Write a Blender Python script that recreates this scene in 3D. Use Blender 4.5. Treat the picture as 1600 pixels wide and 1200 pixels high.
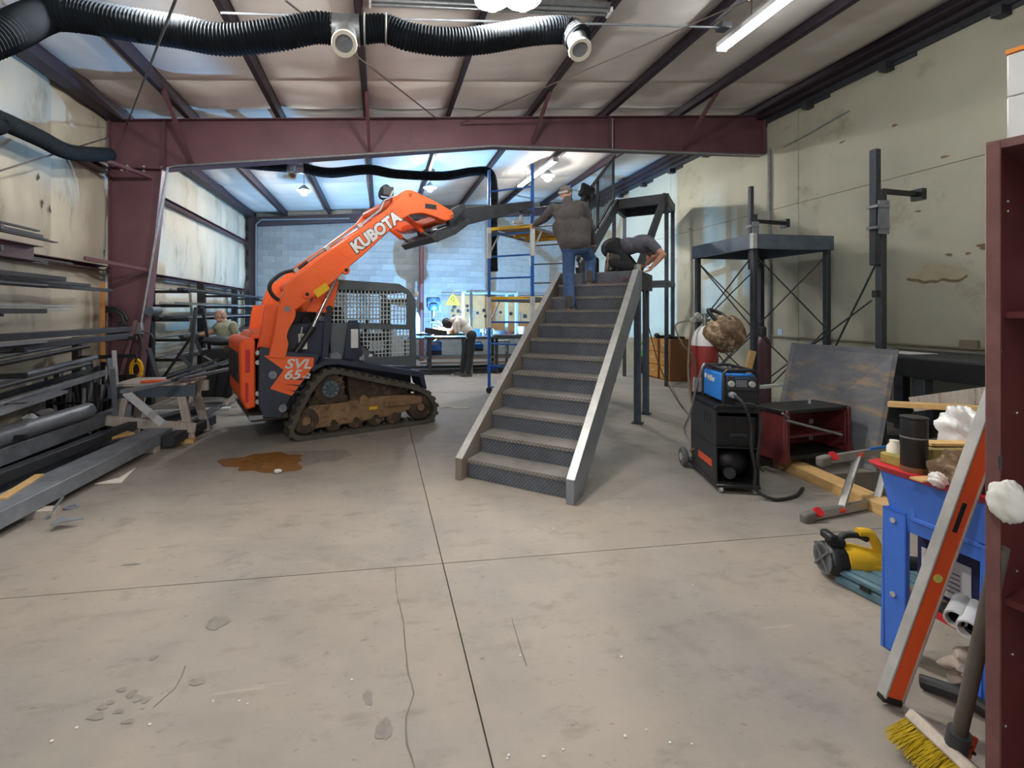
import bpy, bmesh, math, random
from math import sin, cos, pi, radians as R
from mathutils import Vector as V, Matrix as M4
random.seed(7)
C = bpy.context.scene.collection
for o in list(bpy.data.objects): bpy.data.objects.remove(o)

# ------------------------------------------------------------------ camera, light, exposure
FPX, CX, CY, CAMH = 725.0, 702.0, 487.0, 1.62          # focal length (px), principal point, eye height
PSI = math.atan((702 - 595) / 725.0)                   # building axis against the view axis
cam = bpy.data.cameras.new('camera'); camo = bpy.data.objects.new('camera', cam); C.objects.link(camo)
camo.location = (0, 0, CAMH); camo.rotation_euler = (pi / 2, 0, -PSI)
cam.sensor_width = 36; cam.lens = FPX / 1600 * 36
cam.shift_x = (800 - CX) / 1600; cam.shift_y = -(600 - CY) / 1600
cam.clip_start = .05; cam.clip_end = 200
sc = bpy.context.scene; sc.camera = camo
sc.view_settings.view_transform = 'Standard'; sc.view_settings.look = 'None'
sc.view_settings.gamma = 1; sc.view_settings.exposure = 0.8; sc.view_settings.use_curve_mapping = False
sc.cycles.max_bounces = 10; sc.cycles.diffuse_bounces = 6
w = bpy.data.worlds.new('world'); sc.world = w; w.use_nodes = True
w.node_tree.nodes['Background'].inputs[0].default_value = (.93, .96, 1, 1)
w.node_tree.nodes['Background'].inputs[1].default_value = 0.7
LAMP_E, STRIP_E, ARC_E = 560.0, 34.0, 210000.0

def W(px, py, d=None, Z=None, X=None, Y=None, pl=None):
    """point of the shop seen at a place of the 1600x1200 photo, given its depth or one coordinate or a plane (nx,ny,k)"""
    a = (px - CX) / FPX; b = -(py - CY) / FPX; s, c = sin(PSI), cos(PSI)
    dx = s + a * c; dy = c - a * s
    if Z is not None: d = (Z - CAMH) / b
    if X is not None: d = X / dx
    if Y is not None: d = Y / dy
    if pl is not None: d = pl[2] / (pl[0] * dx + pl[1] * dy)
    return V((d * dx, d * dy, CAMH + d * b))

# ------------------------------------------------------------------ materials
def lin(h):
    if not isinstance(h, str): return tuple(h) + ((1,) if len(h) == 3 else ())
    h = h.lstrip('#'); o = []
    for i in (0, 2, 4):
        v = int(h[i:i + 2], 16) / 255; o.append(v / 12.92 if v <= .04045 else ((v + .055) / 1.055) ** 2.4)
    return tuple(o) + (1,)
MATS = {}
def mat(name, c1, c2=None, rough=.6, metal=0., scale=6., c3=None, t3=.62, s3=3., bump=0., bscale=40., emit=None, es=0., stretch=(1, 1, 1), alpha=1., spec=.5, world=False, detail=5):
    if name in MATS: return MATS[name]
    m = bpy.data.materials.new(name); m.use_nodes = True; nt = m.node_tree; N = nt.nodes; L = nt.links
    p = N['Principled BSDF']; p.inputs['Roughness'].default_value = rough; p.inputs['Metallic'].default_value = metal
    p.inputs['Base Color'].default_value = lin(c1)
    p.inputs['Specular IOR Level'].default_value = spec
    if c2 or c3 or bump:
        tc = N.new('ShaderNodeTexCoord'); mp = N.new('ShaderNodeMapping'); mp.inputs['Scale'].default_value = stretch
        if world:
            g = N.new('ShaderNodeNewGeometry'); L.new(g.outputs['Position'], mp.inputs[0])
        else: L.new(tc.outputs['Object'], mp.inputs[0])
    col = None
    if c2:
        n = N.new('ShaderNodeTexNoise'); n.inputs['Scale'].default_value = scale; n.inputs['Detail'].default_value = detail; n.inputs['Roughness'].default_value = .6
        L.new(mp.outputs[0], n.inputs['Vector'])
        r = N.new('ShaderNodeValToRGB'); r.color_ramp.elements[0].position = .32; r.color_ramp.elements[1].position = .68
        r.color_ramp.elements[0].color = lin(c1); r.color_ramp.elements[1].color = lin(c2)
        L.new(n.outputs['Fac'], r.inputs[0]); col = r.outputs[0]
    if c3:
        n = N.new('ShaderNodeTexNoise'); n.inputs['Scale'].default_value = s3; n.inputs['Detail'].default_value = 8; n.inputs['Roughness'].default_value = .7
        L.new(mp.outputs[0], n.inputs['Vector'])
        r = N.new('ShaderNodeMapRange'); r.inputs[1].default_value = t3 - .06; r.inputs[2].default_value = t3 + .06
        L.new(n.outputs['Fac'], r.inputs[0])
        x = N.new('ShaderNodeMix'); x.data_type = 'RGBA'; L.new(r.outputs[0], x.inputs[0])
        if col: L.new(col, x.inputs[6])
        else: x.inputs[6].default_value = lin(c1)
        x.inputs[7].default_value = lin(c3); col = x.outputs[2]
    if col: L.new(col, p.inputs['Base Color'])
    if bump:
        n = N.new('ShaderNodeTexNoise'); n.inputs['Scale'].default_value = bscale; n.inputs['Detail'].default_value = 6
        L.new(mp.outputs[0], n.inputs['Vector'])
        b = N.new('ShaderNodeBump'); b.inputs['Strength'].default_value = bump; b.inputs['Distance'].default_value = .02
        L.new(n.outputs['Fac'], b.inputs['Height']); L.new(b.outputs[0], p.inputs['Normal'])
    if emit:
        p.inputs['Emission Color'].default_value = lin(emit); p.inputs['Emission Strength'].default_value = es
    if alpha < 1: p.inputs['Alpha'].default_value = alpha
    MATS[name] = m; return m

maroon = mat('maroon paint', '#63424a', '#573840', rough=.5, scale=2.5, c3='#463038', t3=.66, s3=1.2)
maroon_dk = mat('dark maroon paint', '#342932', '#2b222b', rough=.55, scale=3)
brick_red = mat('brick red paint', '#6e2a2a', '#571f22', rough=.5, scale=5, c3='#3c191c', t3=.62)
steel_dk = mat('black mill steel', '#3b3f45', '#2c2f34', rough=.55, metal=.1, scale=7, c3='#55504a', t3=.66, s3=5)
steel_mid = mat('grey mill steel', '#8a8f97', '#70767e', rough=.42, metal=.12, scale=6, c3='#7d7264', t3=.66, s3=4)
steel_lt = mat('bright steel', '#c2c4c2', '#a6a8a7', rough=.35, metal=.3, scale=8)
steel_blue = mat('blue grey steel plate', '#5a6673', '#465260', rough=.4, metal=.12, scale=5)
black = mat('black paint', '#1d1e20', '#151618', rough=.45, scale=8)
black_worn = mat('worn black paint', '#242527', '#1b1c1e', rough=.4, scale=6, c3='#4b453a', t3=.66, s3=4)
rubber = mat('black rubber', '#1b1d20', '#25282b', rough=.55, scale=20)
hose_m = mat('black ducting', '#1d242b', '#161c22', spec=.2, rough=.85, scale=12)
white = mat('white paint', '#d8dadb', '#c8cacb', rough=.5, scale=5)
galv = mat('galvanised metal', '#a9adaf', '#8f9496', rough=.35, metal=.7, scale=14)
chrome = mat('polished rod', '#cfd2d4', rough=.15, metal=1.)
orange = mat('orange machine paint', '#f26a34', '#ec612c', rough=.42, scale=3, c3='#de5527', t3=.68)
orange_dk = mat('orange hazard plastic', '#f05a1e', rough=.5)
cabgrey = mat('grey cab paint', '#596064', '#51585c', rough=.5, scale=3)
bodyblk = mat('blue black body paint', '#31394a', '#2a313f', rough=.45, scale=4, c3='#5b6068', t3=.68, s3=6)
trackrub = mat('track rubber', '#575249', '#46423a', rough=.85, scale=8, bump=.4, bscale=30)
dirt = mat('dirt covered steel', '#8f7353', '#76593f', rough=.9, scale=5, c3='#5a4536', t3=.6, s3=6, bump=.4)
dirt_dk = mat('dark dirty steel', '#4f3f33', '#3a3029', rough=.9, scale=6, c3='#7a6148', t3=.6, s3=7)
bluep = mat('blue scaffold paint', '#1f62b4', '#1a55a0', rough=.45, scale=5, c3='#7c93b0', t3=.68, s3=9)
yellow = mat('yellow paint', '#e6b824', '#d8a81c', rough=.5, scale=5)
ply = mat('plywood', '#b08d62', '#9a7a53', rough=.8, scale=4, stretch=(1, 6, 1), c3='#7d6242', t3=.66)
wood_w = mat('weathered wood', '#c4b9ae', '#a89d93', rough=.85, scale=4, stretch=(8, 8, 1), c3='#6f635b', t3=.64)
pine = mat('pine lumber', '#d9b47c', '#c69d63', rough=.75, scale=3, stretch=(9, 1.2, 9), c3='#9a6f42', t3=.7)
tubblue = mat('blue plastic', '#3f74d8', '#386bcb', rough=.45, scale=3)
redp = mat('red plastic', '#c9202c', '#b61c28', rough=.5, scale=4)
weldblue = mat('blue enamel', '#1f7ad2', '#1a6fc4', rough=.4, scale=4)
cardbd = mat('cardboard', '#8a6f52', '#75593f', rough=.9, scale=5)
paper = mat('white paper', '#e4e4e2', '#d3d3d1', rough=.85, scale=8)
skin = mat('skin', '#c9987f', '#bd8a72', rough=.6, scale=12)
denim = mat('blue denim', '#4c6a96', '#3a5580', rough=.9, scale=9, bump=.35, bscale=22)
denim_dk = mat('dark denim', '#26303f', '#1d2531', rough=.9, scale=9, bump=.35, bscale=22)
glass_m = mat('tinted glass', '#3a4a4e', rough=.08, spec=.6, alpha=.35)
gold = mat('tan cabinet enamel', '#b58140', '#a87536', rough=.5, scale=3)
gascyl = mat('red gas cylinder paint', '#93332f', '#822926', rough=.4, scale=5)
ivory = mat('ivory plastic', '#e9e4d5', rough=.5)

# ------------------------------------------------------------------ mesh building
class MB:
    def __init__(s): s.v = []; s.f = []; s.m = []; s.cm = 0
    def add(s, vs, fs):
        n = len(s.v); s.v += [V(q) for q in vs]; s.f += [tuple(i + n for i in f) for f in fs]; s.m += [s.cm] * len(fs); return s
    def bx(s, x0, y0, z0, x1, y1, z1):
        return s.add([(x0, y0, z0), (x1, y0, z0), (x1, y1, z0), (x0, y1, z0), (x0, y0, z1), (x1, y0, z1), (x1, y1, z1), (x0, y1, z1)],
                     [(0, 3, 2, 1), (4, 5, 6, 7), (0, 1, 5, 4), (1, 2, 6, 5), (2, 3, 7, 6), (3, 0, 4, 7)])
    def box(s, c, sz, rot=None):
        h = V(sz) / 2; n = len(s.v); s.bx(-h.x, -h.y, -h.z, h.x, h.y, h.z)
        for i in range(n, len(s.v)):
            q = s.v[i]
            if rot is not None: q = rot @ q
            s.v[i] = q + V(c)
        return s
    def bar(s, p, q, w, h, up=(0, 0, 1)):
        p, q = V(p), V(q); d = (q - p).normalized(); up = V(up)
        if abs(d.dot(up)) > .98: up = V((0, 1, 0)) if abs(d.y) < .9 else V((1, 0, 0))
        sd = d.cross(up).normalized(); u = sd.cross(d).normalized(); a, b = sd * w / 2, u * h / 2
        return s.add([p - a - b, p + a - b, p + a + b, p - a + b, q - a - b, q + a - b, q + a + b, q - a + b],
                     [(0, 1, 2, 3), (7, 6, 5, 4), (4, 5, 1, 0), (5, 6, 2, 1), (6, 7, 3, 2), (7, 4, 0, 3)])
    def chan(s, p, q, w, h, t=.01, up=(0, 0, 1), side=1):
        """C channel: web on the far side, two flanges"""
        p, q = V(p), V(q); d = (q - p).normalized(); up = V(up)
        if abs(d.dot(up)) > .98: up = V((0, 1, 0))
        sd = d.cross(up).normalized() * side; u = up - d * d.dot(up); u.normalize()
        s.bar(p - sd * (w / 2 - t / 2), q - sd * (w / 2 - t / 2), t, h, up)
        s.bar(p + u * (h / 2 - t / 2) + sd * t / 2, q + u * (h / 2 - t / 2) + sd * t / 2, w - t, t, up)
        s.bar(p - u * (h / 2 - t / 2) + sd * t / 2, q - u * (h / 2 - t / 2) + sd * t / 2, w - t, t, up); return s
    def tube(s, pts, r, n=8, cap=True):
        pts = [V(p) for p in pts]; k = len(pts); rr = r if isinstance(r, (list, tuple)) else [r] * k
        n0 = len(s.v); ref = None; vs = []; fs = []
        for i, p in enumerate(pts):
            d = (pts[min(i + 1, k - 1)] - pts[max(i - 1, 0)])
            d = d.normalized() if d.length > 1e-9 else V((0, 0, 1))
            if ref is None:
                ref = V((0, 0, 1)) if abs(d.z) < .9 else V((1, 0, 0))
            a = (ref - d * ref.dot(d)); a.normalize(); b = d.cross(a); ref = a
            for j in range(n):
                t = 2 * pi * j / n; vs.append(p + (a * cos(t) + b * sin(t)) * rr[i])
        for i in range(k - 1):
            for j in range(n):
                j2 = (j + 1) % n; fs.append((i * n + j, i * n + j2, (i + 1) * n + j2, (i + 1) * n + j))
        if cap: fs.append(tuple(reversed(range(n)))); fs.append(tuple((k - 1) * n + j for j in range(n)))
        return s.add(vs, fs)
    def cyl(s, p, q, r, n=14): return s.tube([p, q], r, n)
    def prism(s, poly, f0, f1):
        """poly of 2D points; f0/f1 map a 2D point to the two faces"""
        n = len(poly); a = [f0(*p) for p in poly] + [f1(*p) for p in poly]
        ar = sum(poly[i][0] * poly[(i + 1) % n][1] - poly[(i + 1) % n][0] * poly[i][1] for i in range(n))
        fs = [tuple(range(n)), tuple(reversed(range(n, 2 * n)))] + [(i, i + n, (i + 1) % n + n, (i + 1) % n) for i in range(n)]
        return s.add(a, fs)
    def ring(s, outer, inner, f0, f1):
        n = len(outer); vs = [f0(*p) for p in outer] + [f0(*p) for p in inner] + [f1(*p) for p in outer] + [f1(*p) for p in inner]; fs = []
        for i in range(n):
            j = (i + 1) % n
            fs += [(i, j, n + j, n + i), (2 * n + j, 2 * n + i, 3 * n + i, 3 * n + j), (i, 2 * n + i, 2 * n + j, j), (n + j, 3 * n + j, 3 * n + i, n + i)]
        return s.add(vs, fs)
    def lathe(s, prof, c=(0, 0, 0), ax=(0, 0, 1), n=18):
        ax = V(ax).normalized(); ref = V((1, 0, 0)) if abs(ax.x) < .9 else V((0, 1, 0)); a = (ref - ax * ref.dot(ax)).normalized(); b = ax.cross(a); c = V(c); vs = []; fs = []
        for (r, z) in prof:
            for j in range(n):
                t = 2 * pi * j / n; vs.append(c + ax * z + (a * cos(t) + b * sin(t)) * max(r, 1e-4))
        for i in range(len(prof) - 1):
            for j in range(n):
                j2 = (j + 1) % n; fs.append((i * n + j, i * n + j2, (i + 1) * n + j2, (i + 1) * n + j))
        fs.append(tuple(reversed(range(n)))); fs.append(tuple((len(prof) - 1) * n + j for j in range(n)))
        return s.add(vs, fs)
    def ell(s, c, r, n=12, k=8, rot=None):
        c = V(c); r = V((r, r, r)) if not hasattr(r, '__len__') else V(r); vs = []; fs = []
        for i in range(k + 1):
            t = pi * i / k
            for j in range(n):
                u = 2 * pi * j / n; q = V((r.x * sin(t) * cos(u), r.y * sin(t) * sin(u), r.z * cos(t)))
                vs.append((rot @ q if rot is not None else q) + c)
        for i in range(k):
            for j in range(n):
                j2 = (j + 1) % n; fs.append((i * n + j, (i + 1) * n + j, (i + 1) * n + j2, i * n + j2))
        return s.add(vs, fs)
    def mesh(s, name, mats, sharp=35, shift=None):
        me = bpy.data.meshes.new(name); vs = s.v if shift is None else [q - shift for q in s.v]
        me.from_pydata([tuple(q) for q in vs], [], s.f)
        for m in (mats if isinstance(mats, (list, tuple)) else [mats]): me.materials.append(m)
        if any(s.m): me.polygons.foreach_set('material_index', s.m)
        bm = bmesh.new(); bm.from_mesh(me); bmesh.ops.remove_doubles(bm, verts=bm.verts, dist=1e-5); bmesh.ops.recalc_face_normals(bm, faces=bm.faces); bm.to_mesh(me); bm.free()
        me.polygons.foreach_set('use_smooth', [True] * len(me.polygons)); me.set_sharp_from_angle(angle=R(sharp)); me.update()
        return me

def tag(o, label=None, cat=None, group=None, kind=None):
    if label: o['label'] = label
    if cat: o['category'] = cat
    if group: o['group'] = group
    if kind: o['kind'] = kind
    return o
def thing(name, label, cat, loc=(0, 0, 0), rz=0, group=None, kind=None):
    o = bpy.data.objects.new(name, None); C.objects.link(o); o.location = loc; o.rotation_euler = (0, 0, rz); o.empty_display_size = .1
    return tag(o, label, cat, group, kind)
def part(name, mb, m, parent, bev=0, label=None, kind=None, sharp=35, wd=False, seg=1):
    """one mesh object under PARENT; vertices in the thing's own frame, or in shop coordinates with wd=True"""
    sh = None
    if wd:
        r = parent
        while r.parent: r = r.parent
        mi = (M4.Translation(r.location) @ M4.Rotation(r.rotation_euler.z, 4, 'Z')).inverted()
        mb.v = [mi @ q for q in mb.v]
    o = bpy.data.objects.new(name, mb.mesh(name, m, sharp)); C.objects.link(o)
    if parent: o.parent = parent
    if bev: bevel(o, bev, seg)
    return tag(o, label, None, None, kind)
def bevel(o, w, seg=1):
    b = o.modifiers.new('bevel', 'BEVEL'); b.width = w; b.segments = seg; b.limit_method = 'ANGLE'; b.angle_limit = R(40)
def single(name, mb, m, label, cat, group=None, loc=None, bev=0, kind=None, sharp=35):
    """a thing that is one mesh; vertices in shop coordinates, origin put at its base centre"""
    if loc is None:
        xs = [q.x for q in mb.v]; ys = [q.y for q in mb.v]; loc = V(((min(xs) + max(xs)) / 2, (min(ys) + max(ys)) / 2, min(q.z for q in mb.v)))
    o = bpy.data.objects.new(name, mb.mesh(name, m, sharp, V(loc))); C.objects.link(o); o.location = loc
    if bev: bevel(o, bev)
    return tag(o, label, cat, group, kind)
def copy_tree(o, parent=None):
    c = o.copy(); C.objects.link(c)
    if parent: c.parent = parent
    for ch in list(o.children): copy_tree(ch, c)
    return c
def struct(name, mb, m, parent=None, kind='structure', sharp=35):
    o = bpy.data.objects.new(name, mb.mesh(name, m, sharp)); C.objects.link(o)
    if parent: o.parent = parent
    elif kind: o['kind'] = kind
    return o
def text_mesh(body, size, depth, off=0., shear=0., bold=.0):
    cu = bpy.data.curves.new('t', 'FONT'); cu.body = body; cu.size = size; cu.extrude = depth / 2; cu.offset = off + bold; cu.shear = shear; cu.align_x = 'CENTER'; cu.align_y = 'CENTER'; cu.resolution_u = 4
    o = bpy.data.objects.new('t', cu); C.objects.link(o); dg = bpy.context.evaluated_depsgraph_get(); me = bpy.data.meshes.new_from_object(o.evaluated_get(dg))
    bpy.data.objects.remove(o); b = MB(); b.v = [v.co.copy() for v in me.vertices]; b.f = [tuple(p.vertices) for p in me.polygons]; b.m = [0] * len(b.f); return b
def place(b, origin, ex, ey):
    """lay a flat mesh (x,y,z) out along two directions"""
    o, ex, ey = V(origin), V(ex).normalized(), V(ey); ey = (ey - ex * ey.dot(ex)).normalized(); ez = ex.cross(ey)
    b.v = [o + ex * q.x + ey * q.y + ez * q.z for q in b.v]; return b
# ------------------------------------------------------------------ the building
XL, XR, YB, YF, YN = -4.15, 7.3, 15.6, 7.93, -3.0
def zr(x): return 4.59 + .0673 * (x + 4.15)            # underside of the purlins
floor_m = mat('worn concrete floor', '#989087', '#827c76', rough=.62, scale=.9, c3='#736d67', t3=.64, s3=1.6, bump=.12, bscale=18, stretch=(1, 1.6, 1), world=True, detail=9)
def refine_floor(m):
    nt = m.node_tree; N = nt.nodes; L = nt.links; p = N['Principled BSDF']; old = p.inputs['Base Color'].links[0].from_socket
    g = N.new('ShaderNodeNewGeometry')
    def layer(prev, scale, lo, hi, colr, stretch, fac=1., det=8, typ=None):
        mp = N.new('ShaderNodeMapping'); mp.inputs['Scale'].default_value = stretch; L.new(g.outputs['Position'], mp.inputs[0])
        n = N.new('ShaderNodeTexNoise'); n.inputs['Scale'].default_value = scale; n.inputs['Detail'].default_value = det; n.inputs['Roughness'].default_value = .65; L.new(mp.outputs[0], n.inputs[0])
        r = N.new('ShaderNodeMapRange'); r.inputs[1].default_value = lo; r.inputs[2].default_value = hi; r.inputs[4].default_value = fac; L.new(n.outputs[0], r.inputs[0])
        x = N.new('ShaderNodeMix'); x.data_type = 'RGBA'; L.new(r.outputs[0], x.inputs[0]); L.new(prev, x.inputs[6]); x.inputs[7].default_value = lin(colr); return x.outputs[2]
    c = layer(old, .35, .42, .62, '#a5998a', (1, 1, 1), .75)
    c = layer(c, .5, .5, .7, '#7d7c7b', (1.3, .8, 1), .75)
    c = layer(c, 3.2, .56, .7, '#6f685f', (1, 2.6, 1), .55)
    c = layer(c, 9, .62, .72, '#5c554d', (1, 1.5, 1), .5)
    c = layer(c, 14, .64, .7, '#57514b', (1, 2.2, 1), .55, 5)
    c = layer(c, 2.2, .58, .7, '#5f5952', (1, 1, 1), .4, 12)
    c = layer(c, 5, .64, .7, '#b5aa9c', (.25, 3, 1), .45)
    L.new(c, p.inputs['Base Color'])
refine_floor(floor_m)
joint_m = mat('joint dirt', '#4a443d', rough=.95)
b = MB(); b.bx(XL - .2, YN - 1, -.2, XR + .2, YB + .2, -.012)
floor = struct('floor', b, joint_m)
xs = [XL - .2, .395, XR + .2]; ys = [YN - 1, 2.96, 9.2, YB + .2]
for i in range(2):
    for j in range(3):
        b = MB(); g = .0035; b.bx(xs[i] + g, ys[j] + g, -.05, xs[i + 1] - g, ys[j + 1] - g, 0)
        o = part('slab', b, floor_m, floor)
# cracks in the floor: thin dark ribbons that follow the broken line
crack_m = mat('crack dirt', '#77706a', '#66605a', rough=.95)
def ribbon(pts, w, z=.0015):
    b = MB(); P = [W(x, y, Z=0) for x, y in pts]; fine = []
    for p, q in zip(P, P[1:]):
        k = max(2, int((q - p).length / .05))
        for i in range(k): fine.append(p.lerp(q, i / k) + V((random.uniform(-.004, .004), random.uniform(-.004, .004), 0)))
    fine.append(P[-1]); vs = []
    for i, p in enumerate(fine):
        d = (fine[min(i + 1, len(fine) - 1)] - fine[max(i - 1, 0)]).normalized(); n = V((-d.y, d.x, 0)) * w / 2 * random.uniform(.4, 1.3)
        vs += [p + n + V((0, 0, z)), p - n + V((0, 0, z))]
    return b.add(vs, [(2 * i, 2 * i + 1, 2 * i + 3, 2 * i + 2) for i in range(len(fine) - 1)])
part('crack', ribbon([(617, 885), (621, 930), (632, 985), (636, 1040), (647, 1085), (634, 1120), (636, 1165), (648, 1200)], .006), crack_m, floor)
part('crack', ribbon([(800, 965), (812, 1005), (823, 1042)], .006), crack_m, floor)
part('crack', ribbon([(290, 1040), (275, 1075), (240, 1105)], .006), crack_m, floor)
def blotch(name, c, rx, ry, m, z, seed, n=40, rough=.25, parent=None):
    rnd = random.Random(seed); b = MB(); vs = [V((c[0], c[1], z))]; ph = [rnd.uniform(0, 6) for _ in range(6)]
    for i in range(n):
        t = 2 * pi * i / n; k = 1 + rough * (.5 * sin(2 * t + ph[0]) + .4 * sin(3 * t + ph[1]) + .3 * sin(5 * t + ph[2]) + .25 * sin(9 * t + ph[3]))
        vs.append(V((c[0] + rx * k * cos(t), c[1] + ry * k * sin(t), z - .001)))
    b.add(vs, [(0, i + 1, (i + 1) % n + 1) for i in range(n)]); return b
stain_m = mat('oily stain', '#736d66', '#8a847c', rough=.6, scale=14)
pits = [(340, 973, .05, .06), (190, 1078, .02, .012), (205, 1085, .02, .02), (215, 1092, .018, .02), (228, 1094, .015, .02), (172, 1098, .016, .012), (160, 1105, .02, .015), (185, 1112, .02, .012), (150, 1120, .03, .02), (200, 1128, .02, .012), (310, 1065, .03, .025), (240, 1028, .02, .015), (205, 882, .05, .015), (575, 1090, .02, .04), (600, 1140, .03, .05)]
for i, (px, py, rx, ry) in enumerate(pits):
    p = W(px, py, Z=0); part('stain', blotch('s', p, rx, ry, stain_m, .003, i + 4), stain_m, floor)

# walls
wall_r_m = mat('cream painted concrete', '#adaa98', '#a09d8b', rough=.75, scale=.8, c3='#928c78', t3=.64, s3=1.3, bump=.15, bscale=9, world=True, detail=8)
seam_m = mat('seam', '#6f6b58', rough=.9)
b = MB(); b.bx(XR + .02, YN, -.1, XR + .25, YB + .2, 5.6); wr = struct('wall_right', b, seam_m)
ys = [YN, -.1, 3.56, 7.21, 10.86, 14.5, YB]; zs = [0, 3.54, 5.58]
for i in range(6):
    for j in range(2):
        b = MB(); b.bx(XR, ys[i] + .004, zs[j] + .003, XR + .05, ys[i + 1] - .004, zs[j + 1] - .003); part('concrete_panel', b, wall_r_m, wr, bev=.003)
chip_m = mat('bare plaster', '#b0a68c', '#a59b80', rough=.9, scale=6)
chipd_m = mat('broken plaster edge', '#7d6c50', '#665740', rough=.95, scale=20)
def wall_patch(px, py, ry, rz, m, seed, name, x=.004):
    p = W(px, py, X=XR); bb = blotch('p', (0, 0), ry, rz, m, 0, seed, rough=.35); bb.v = [V((XR - x, p.y + q.x, p.z + q.y)) for q in bb.v]; part(name, bb, m, wr)
wall_patch(1463, 430, .26, .13, chipd_m, 3, 'chipped_patch', .003); wall_patch(1465, 426, .25, .125, chip_m, 3, 'chipped_patch', .005)
for i, (px, py, r) in enumerate([(1398, 196, .03), (1476, 245, .03), (1483, 398, .03), (1540, 385, .06), (1513, 396, .025), (1316, 222, .03), (1078, 358, .03), (1510, 1240, .02), (1435, 330, .025)]):
    if py < 1000: wall_patch(px, py, r * 1.4, r * .6, chipd_m, 20 + i, 'chipped_patch', .003)

ins_m = mat('dusty vinyl insulation facing', '#bdb6a5', '#aaa392', rough=.6, scale=1.6, c3='#8f8776', t3=.62, s3=1.6, bump=.15, bscale=6, world=True, stretch=(1, 1.4, .45))
roof_m = mat('roof insulation facing', '#e0dad4', '#d3ccc5', rough=.6, scale=1.5, c3='#c6bcb1', t3=.68, s3=.8, bump=.12, bscale=7, world=True, stretch=(.5, 2.2, 1))
b = MB(); b.bx(XL - .4, YN, -.1, XL - .16, YB + .2, 5.0); wl = struct('wall_left', b, ins_m)
ysl = [YN, -1.3, .35, 2.0, 3.6, 5.2, 6.8, 8.4, 10.1, 11.7, 13.4, 15.0, YB]; zsl = [0, 2.28, 3.78, 4.75]
def pillow(f, a0, a1, b0, b1, bulge, na=8, nb=8, jit=.0, seed=0):
    rnd = random.Random(seed); ph = [rnd.uniform(0, 6.3) for _ in range(4)]; vs = []; fs = []
    for i in range(na + 1):
        for j in range(nb + 1):
            u, v = i / na, j / nb; k = (max(0, 1 - (2 * u - 1) ** 2) ** .55) * (max(0, 1 - (2 * v - 1) ** 2) ** .55)
            h = bulge * k + jit * (sin(9 * u + ph[0] + 3 * v) + sin(13 * v + ph[1]) + .6 * sin(21 * u - 8 * v + ph[2])) * min(1, 6 * min(u, 1 - u, v, 1 - v))
            vs.append(f(a0 + (a1 - a0) * u, b0 + (b1 - b0) * v, h))
    for i in range(na):
        for j in range(nb): q = i * (nb + 1) + j; fs.append((q, q + nb + 1, q + nb + 2, q + 1))
    return MB().add(vs, fs)
for i in range(12):
    for j in range(3):
        bb = pillow(lambda a, c, h: V((XL - .14 + h, a, c)), ysl[i], ysl[i + 1], zsl[j], zsl[j + 1], .08, 12, 12, .012, i * 3 + j)
        part('insulation_panel', bb, ins_m, wl, sharp=80)
for z in (2.28, 3.78):
    for (y0, y1) in ((YN, YF - .1), (YF + .1, YB - .3)):
        b = MB(); b.chan((XL - .04, y0, z), (XL - .04, y1, z), .2, .07, .008, up=(0, 0, 1), side=1); part('girt', b, maroon, wl)
# tears in the facing
tear_m = mat('torn facing', '#4b463d', rough=.9)
for i, (px, py) in enumerate([(27, 340), (78, 327), (66, 318), (338, 405), (346, 435), (150, 470), (60, 277), (20, 268), (163, 395)]):
    p = W(px, py, X=XL - .08); bb = blotch('t', (0, 0), .02, .045, tear_m, 0, 60 + i, 14, .6); bb.v = [V((XL - .08, p.y + q.x, p.z + q.y)) for q in bb.v]; part('tear', bb, tear_m, wl)

blk_m = mat('grey concrete block', '#878d8e', '#797f81', rough=.85, scale=5, bump=.25, bscale=50)
def rand_tint(m, amt):
    nt = m.node_tree; p = nt.nodes['Principled BSDF']; s = p.inputs['Base Color'].links[0].from_socket
    oi = nt.nodes.new('ShaderNodeObjectInfo'); hs = nt.nodes.new('ShaderNodeHueSaturation'); mr = nt.nodes.new('ShaderNodeMapRange')
    mr.inputs[3].default_value = 1 - amt; mr.inputs[4].default_value = 1 + amt; nt.links.new(oi.outputs['Random'], mr.inputs[0]); nt.links.new(mr.outputs[0], hs.inputs['Value']); nt.links.new(s, hs.inputs['Color']); nt.links.new(hs.outputs[0], p.inputs['Base Color'])
rand_tint(blk_m, .16)
mort_m = mat('mortar', '#b4b7b3', '#a4a7a3', rough=.95, scale=9)
b = MB(); b.bx(XL - .2, YB, -.1, XR + .2, YB + .3, 5.6); wb = struct('wall_back', b, mort_m)
b = MB(); b.bx(-.195, -.012, -.095, .195, .02, .095); bme = b.mesh('block', blk_m); rest = MB(); first = True
for r in range(27):
    z = .1 + .2 * r
    for k in range(30):
        x = XL + .2 + .4 * k - (.2 if r % 2 else 0)
        if x > XR or z > zr(x) + .1: continue
        if -3.9 < x < 3.35 and 1.5 < z < 4.45:
            o = bpy.data.objects.new('block', bme); C.objects.link(o); o.parent = wb; o.location = (x, YB - random.uniform(0, .004), z)
            if first: bevel(o, .006); first = False
        else: rest.bx(x - .195, YB - .012, z - .095, x + .195, YB + .02, z + .095)
part('blockwork', rest, blk_m, wb, kind='stuff')
# front wall behind the camera; its unseen doorway is sized for the fill light
b = MB(); b.bx(XL - .2, YN - .2, 0, -3.2, YN, 5.6).bx(3.4, YN - .2, 0, XR + .2, YN, 5.6).bx(-3.2, YN - .2, 4.2, 3.4, YN, 5.6); struct('wall_front', b, ins_m)

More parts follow.
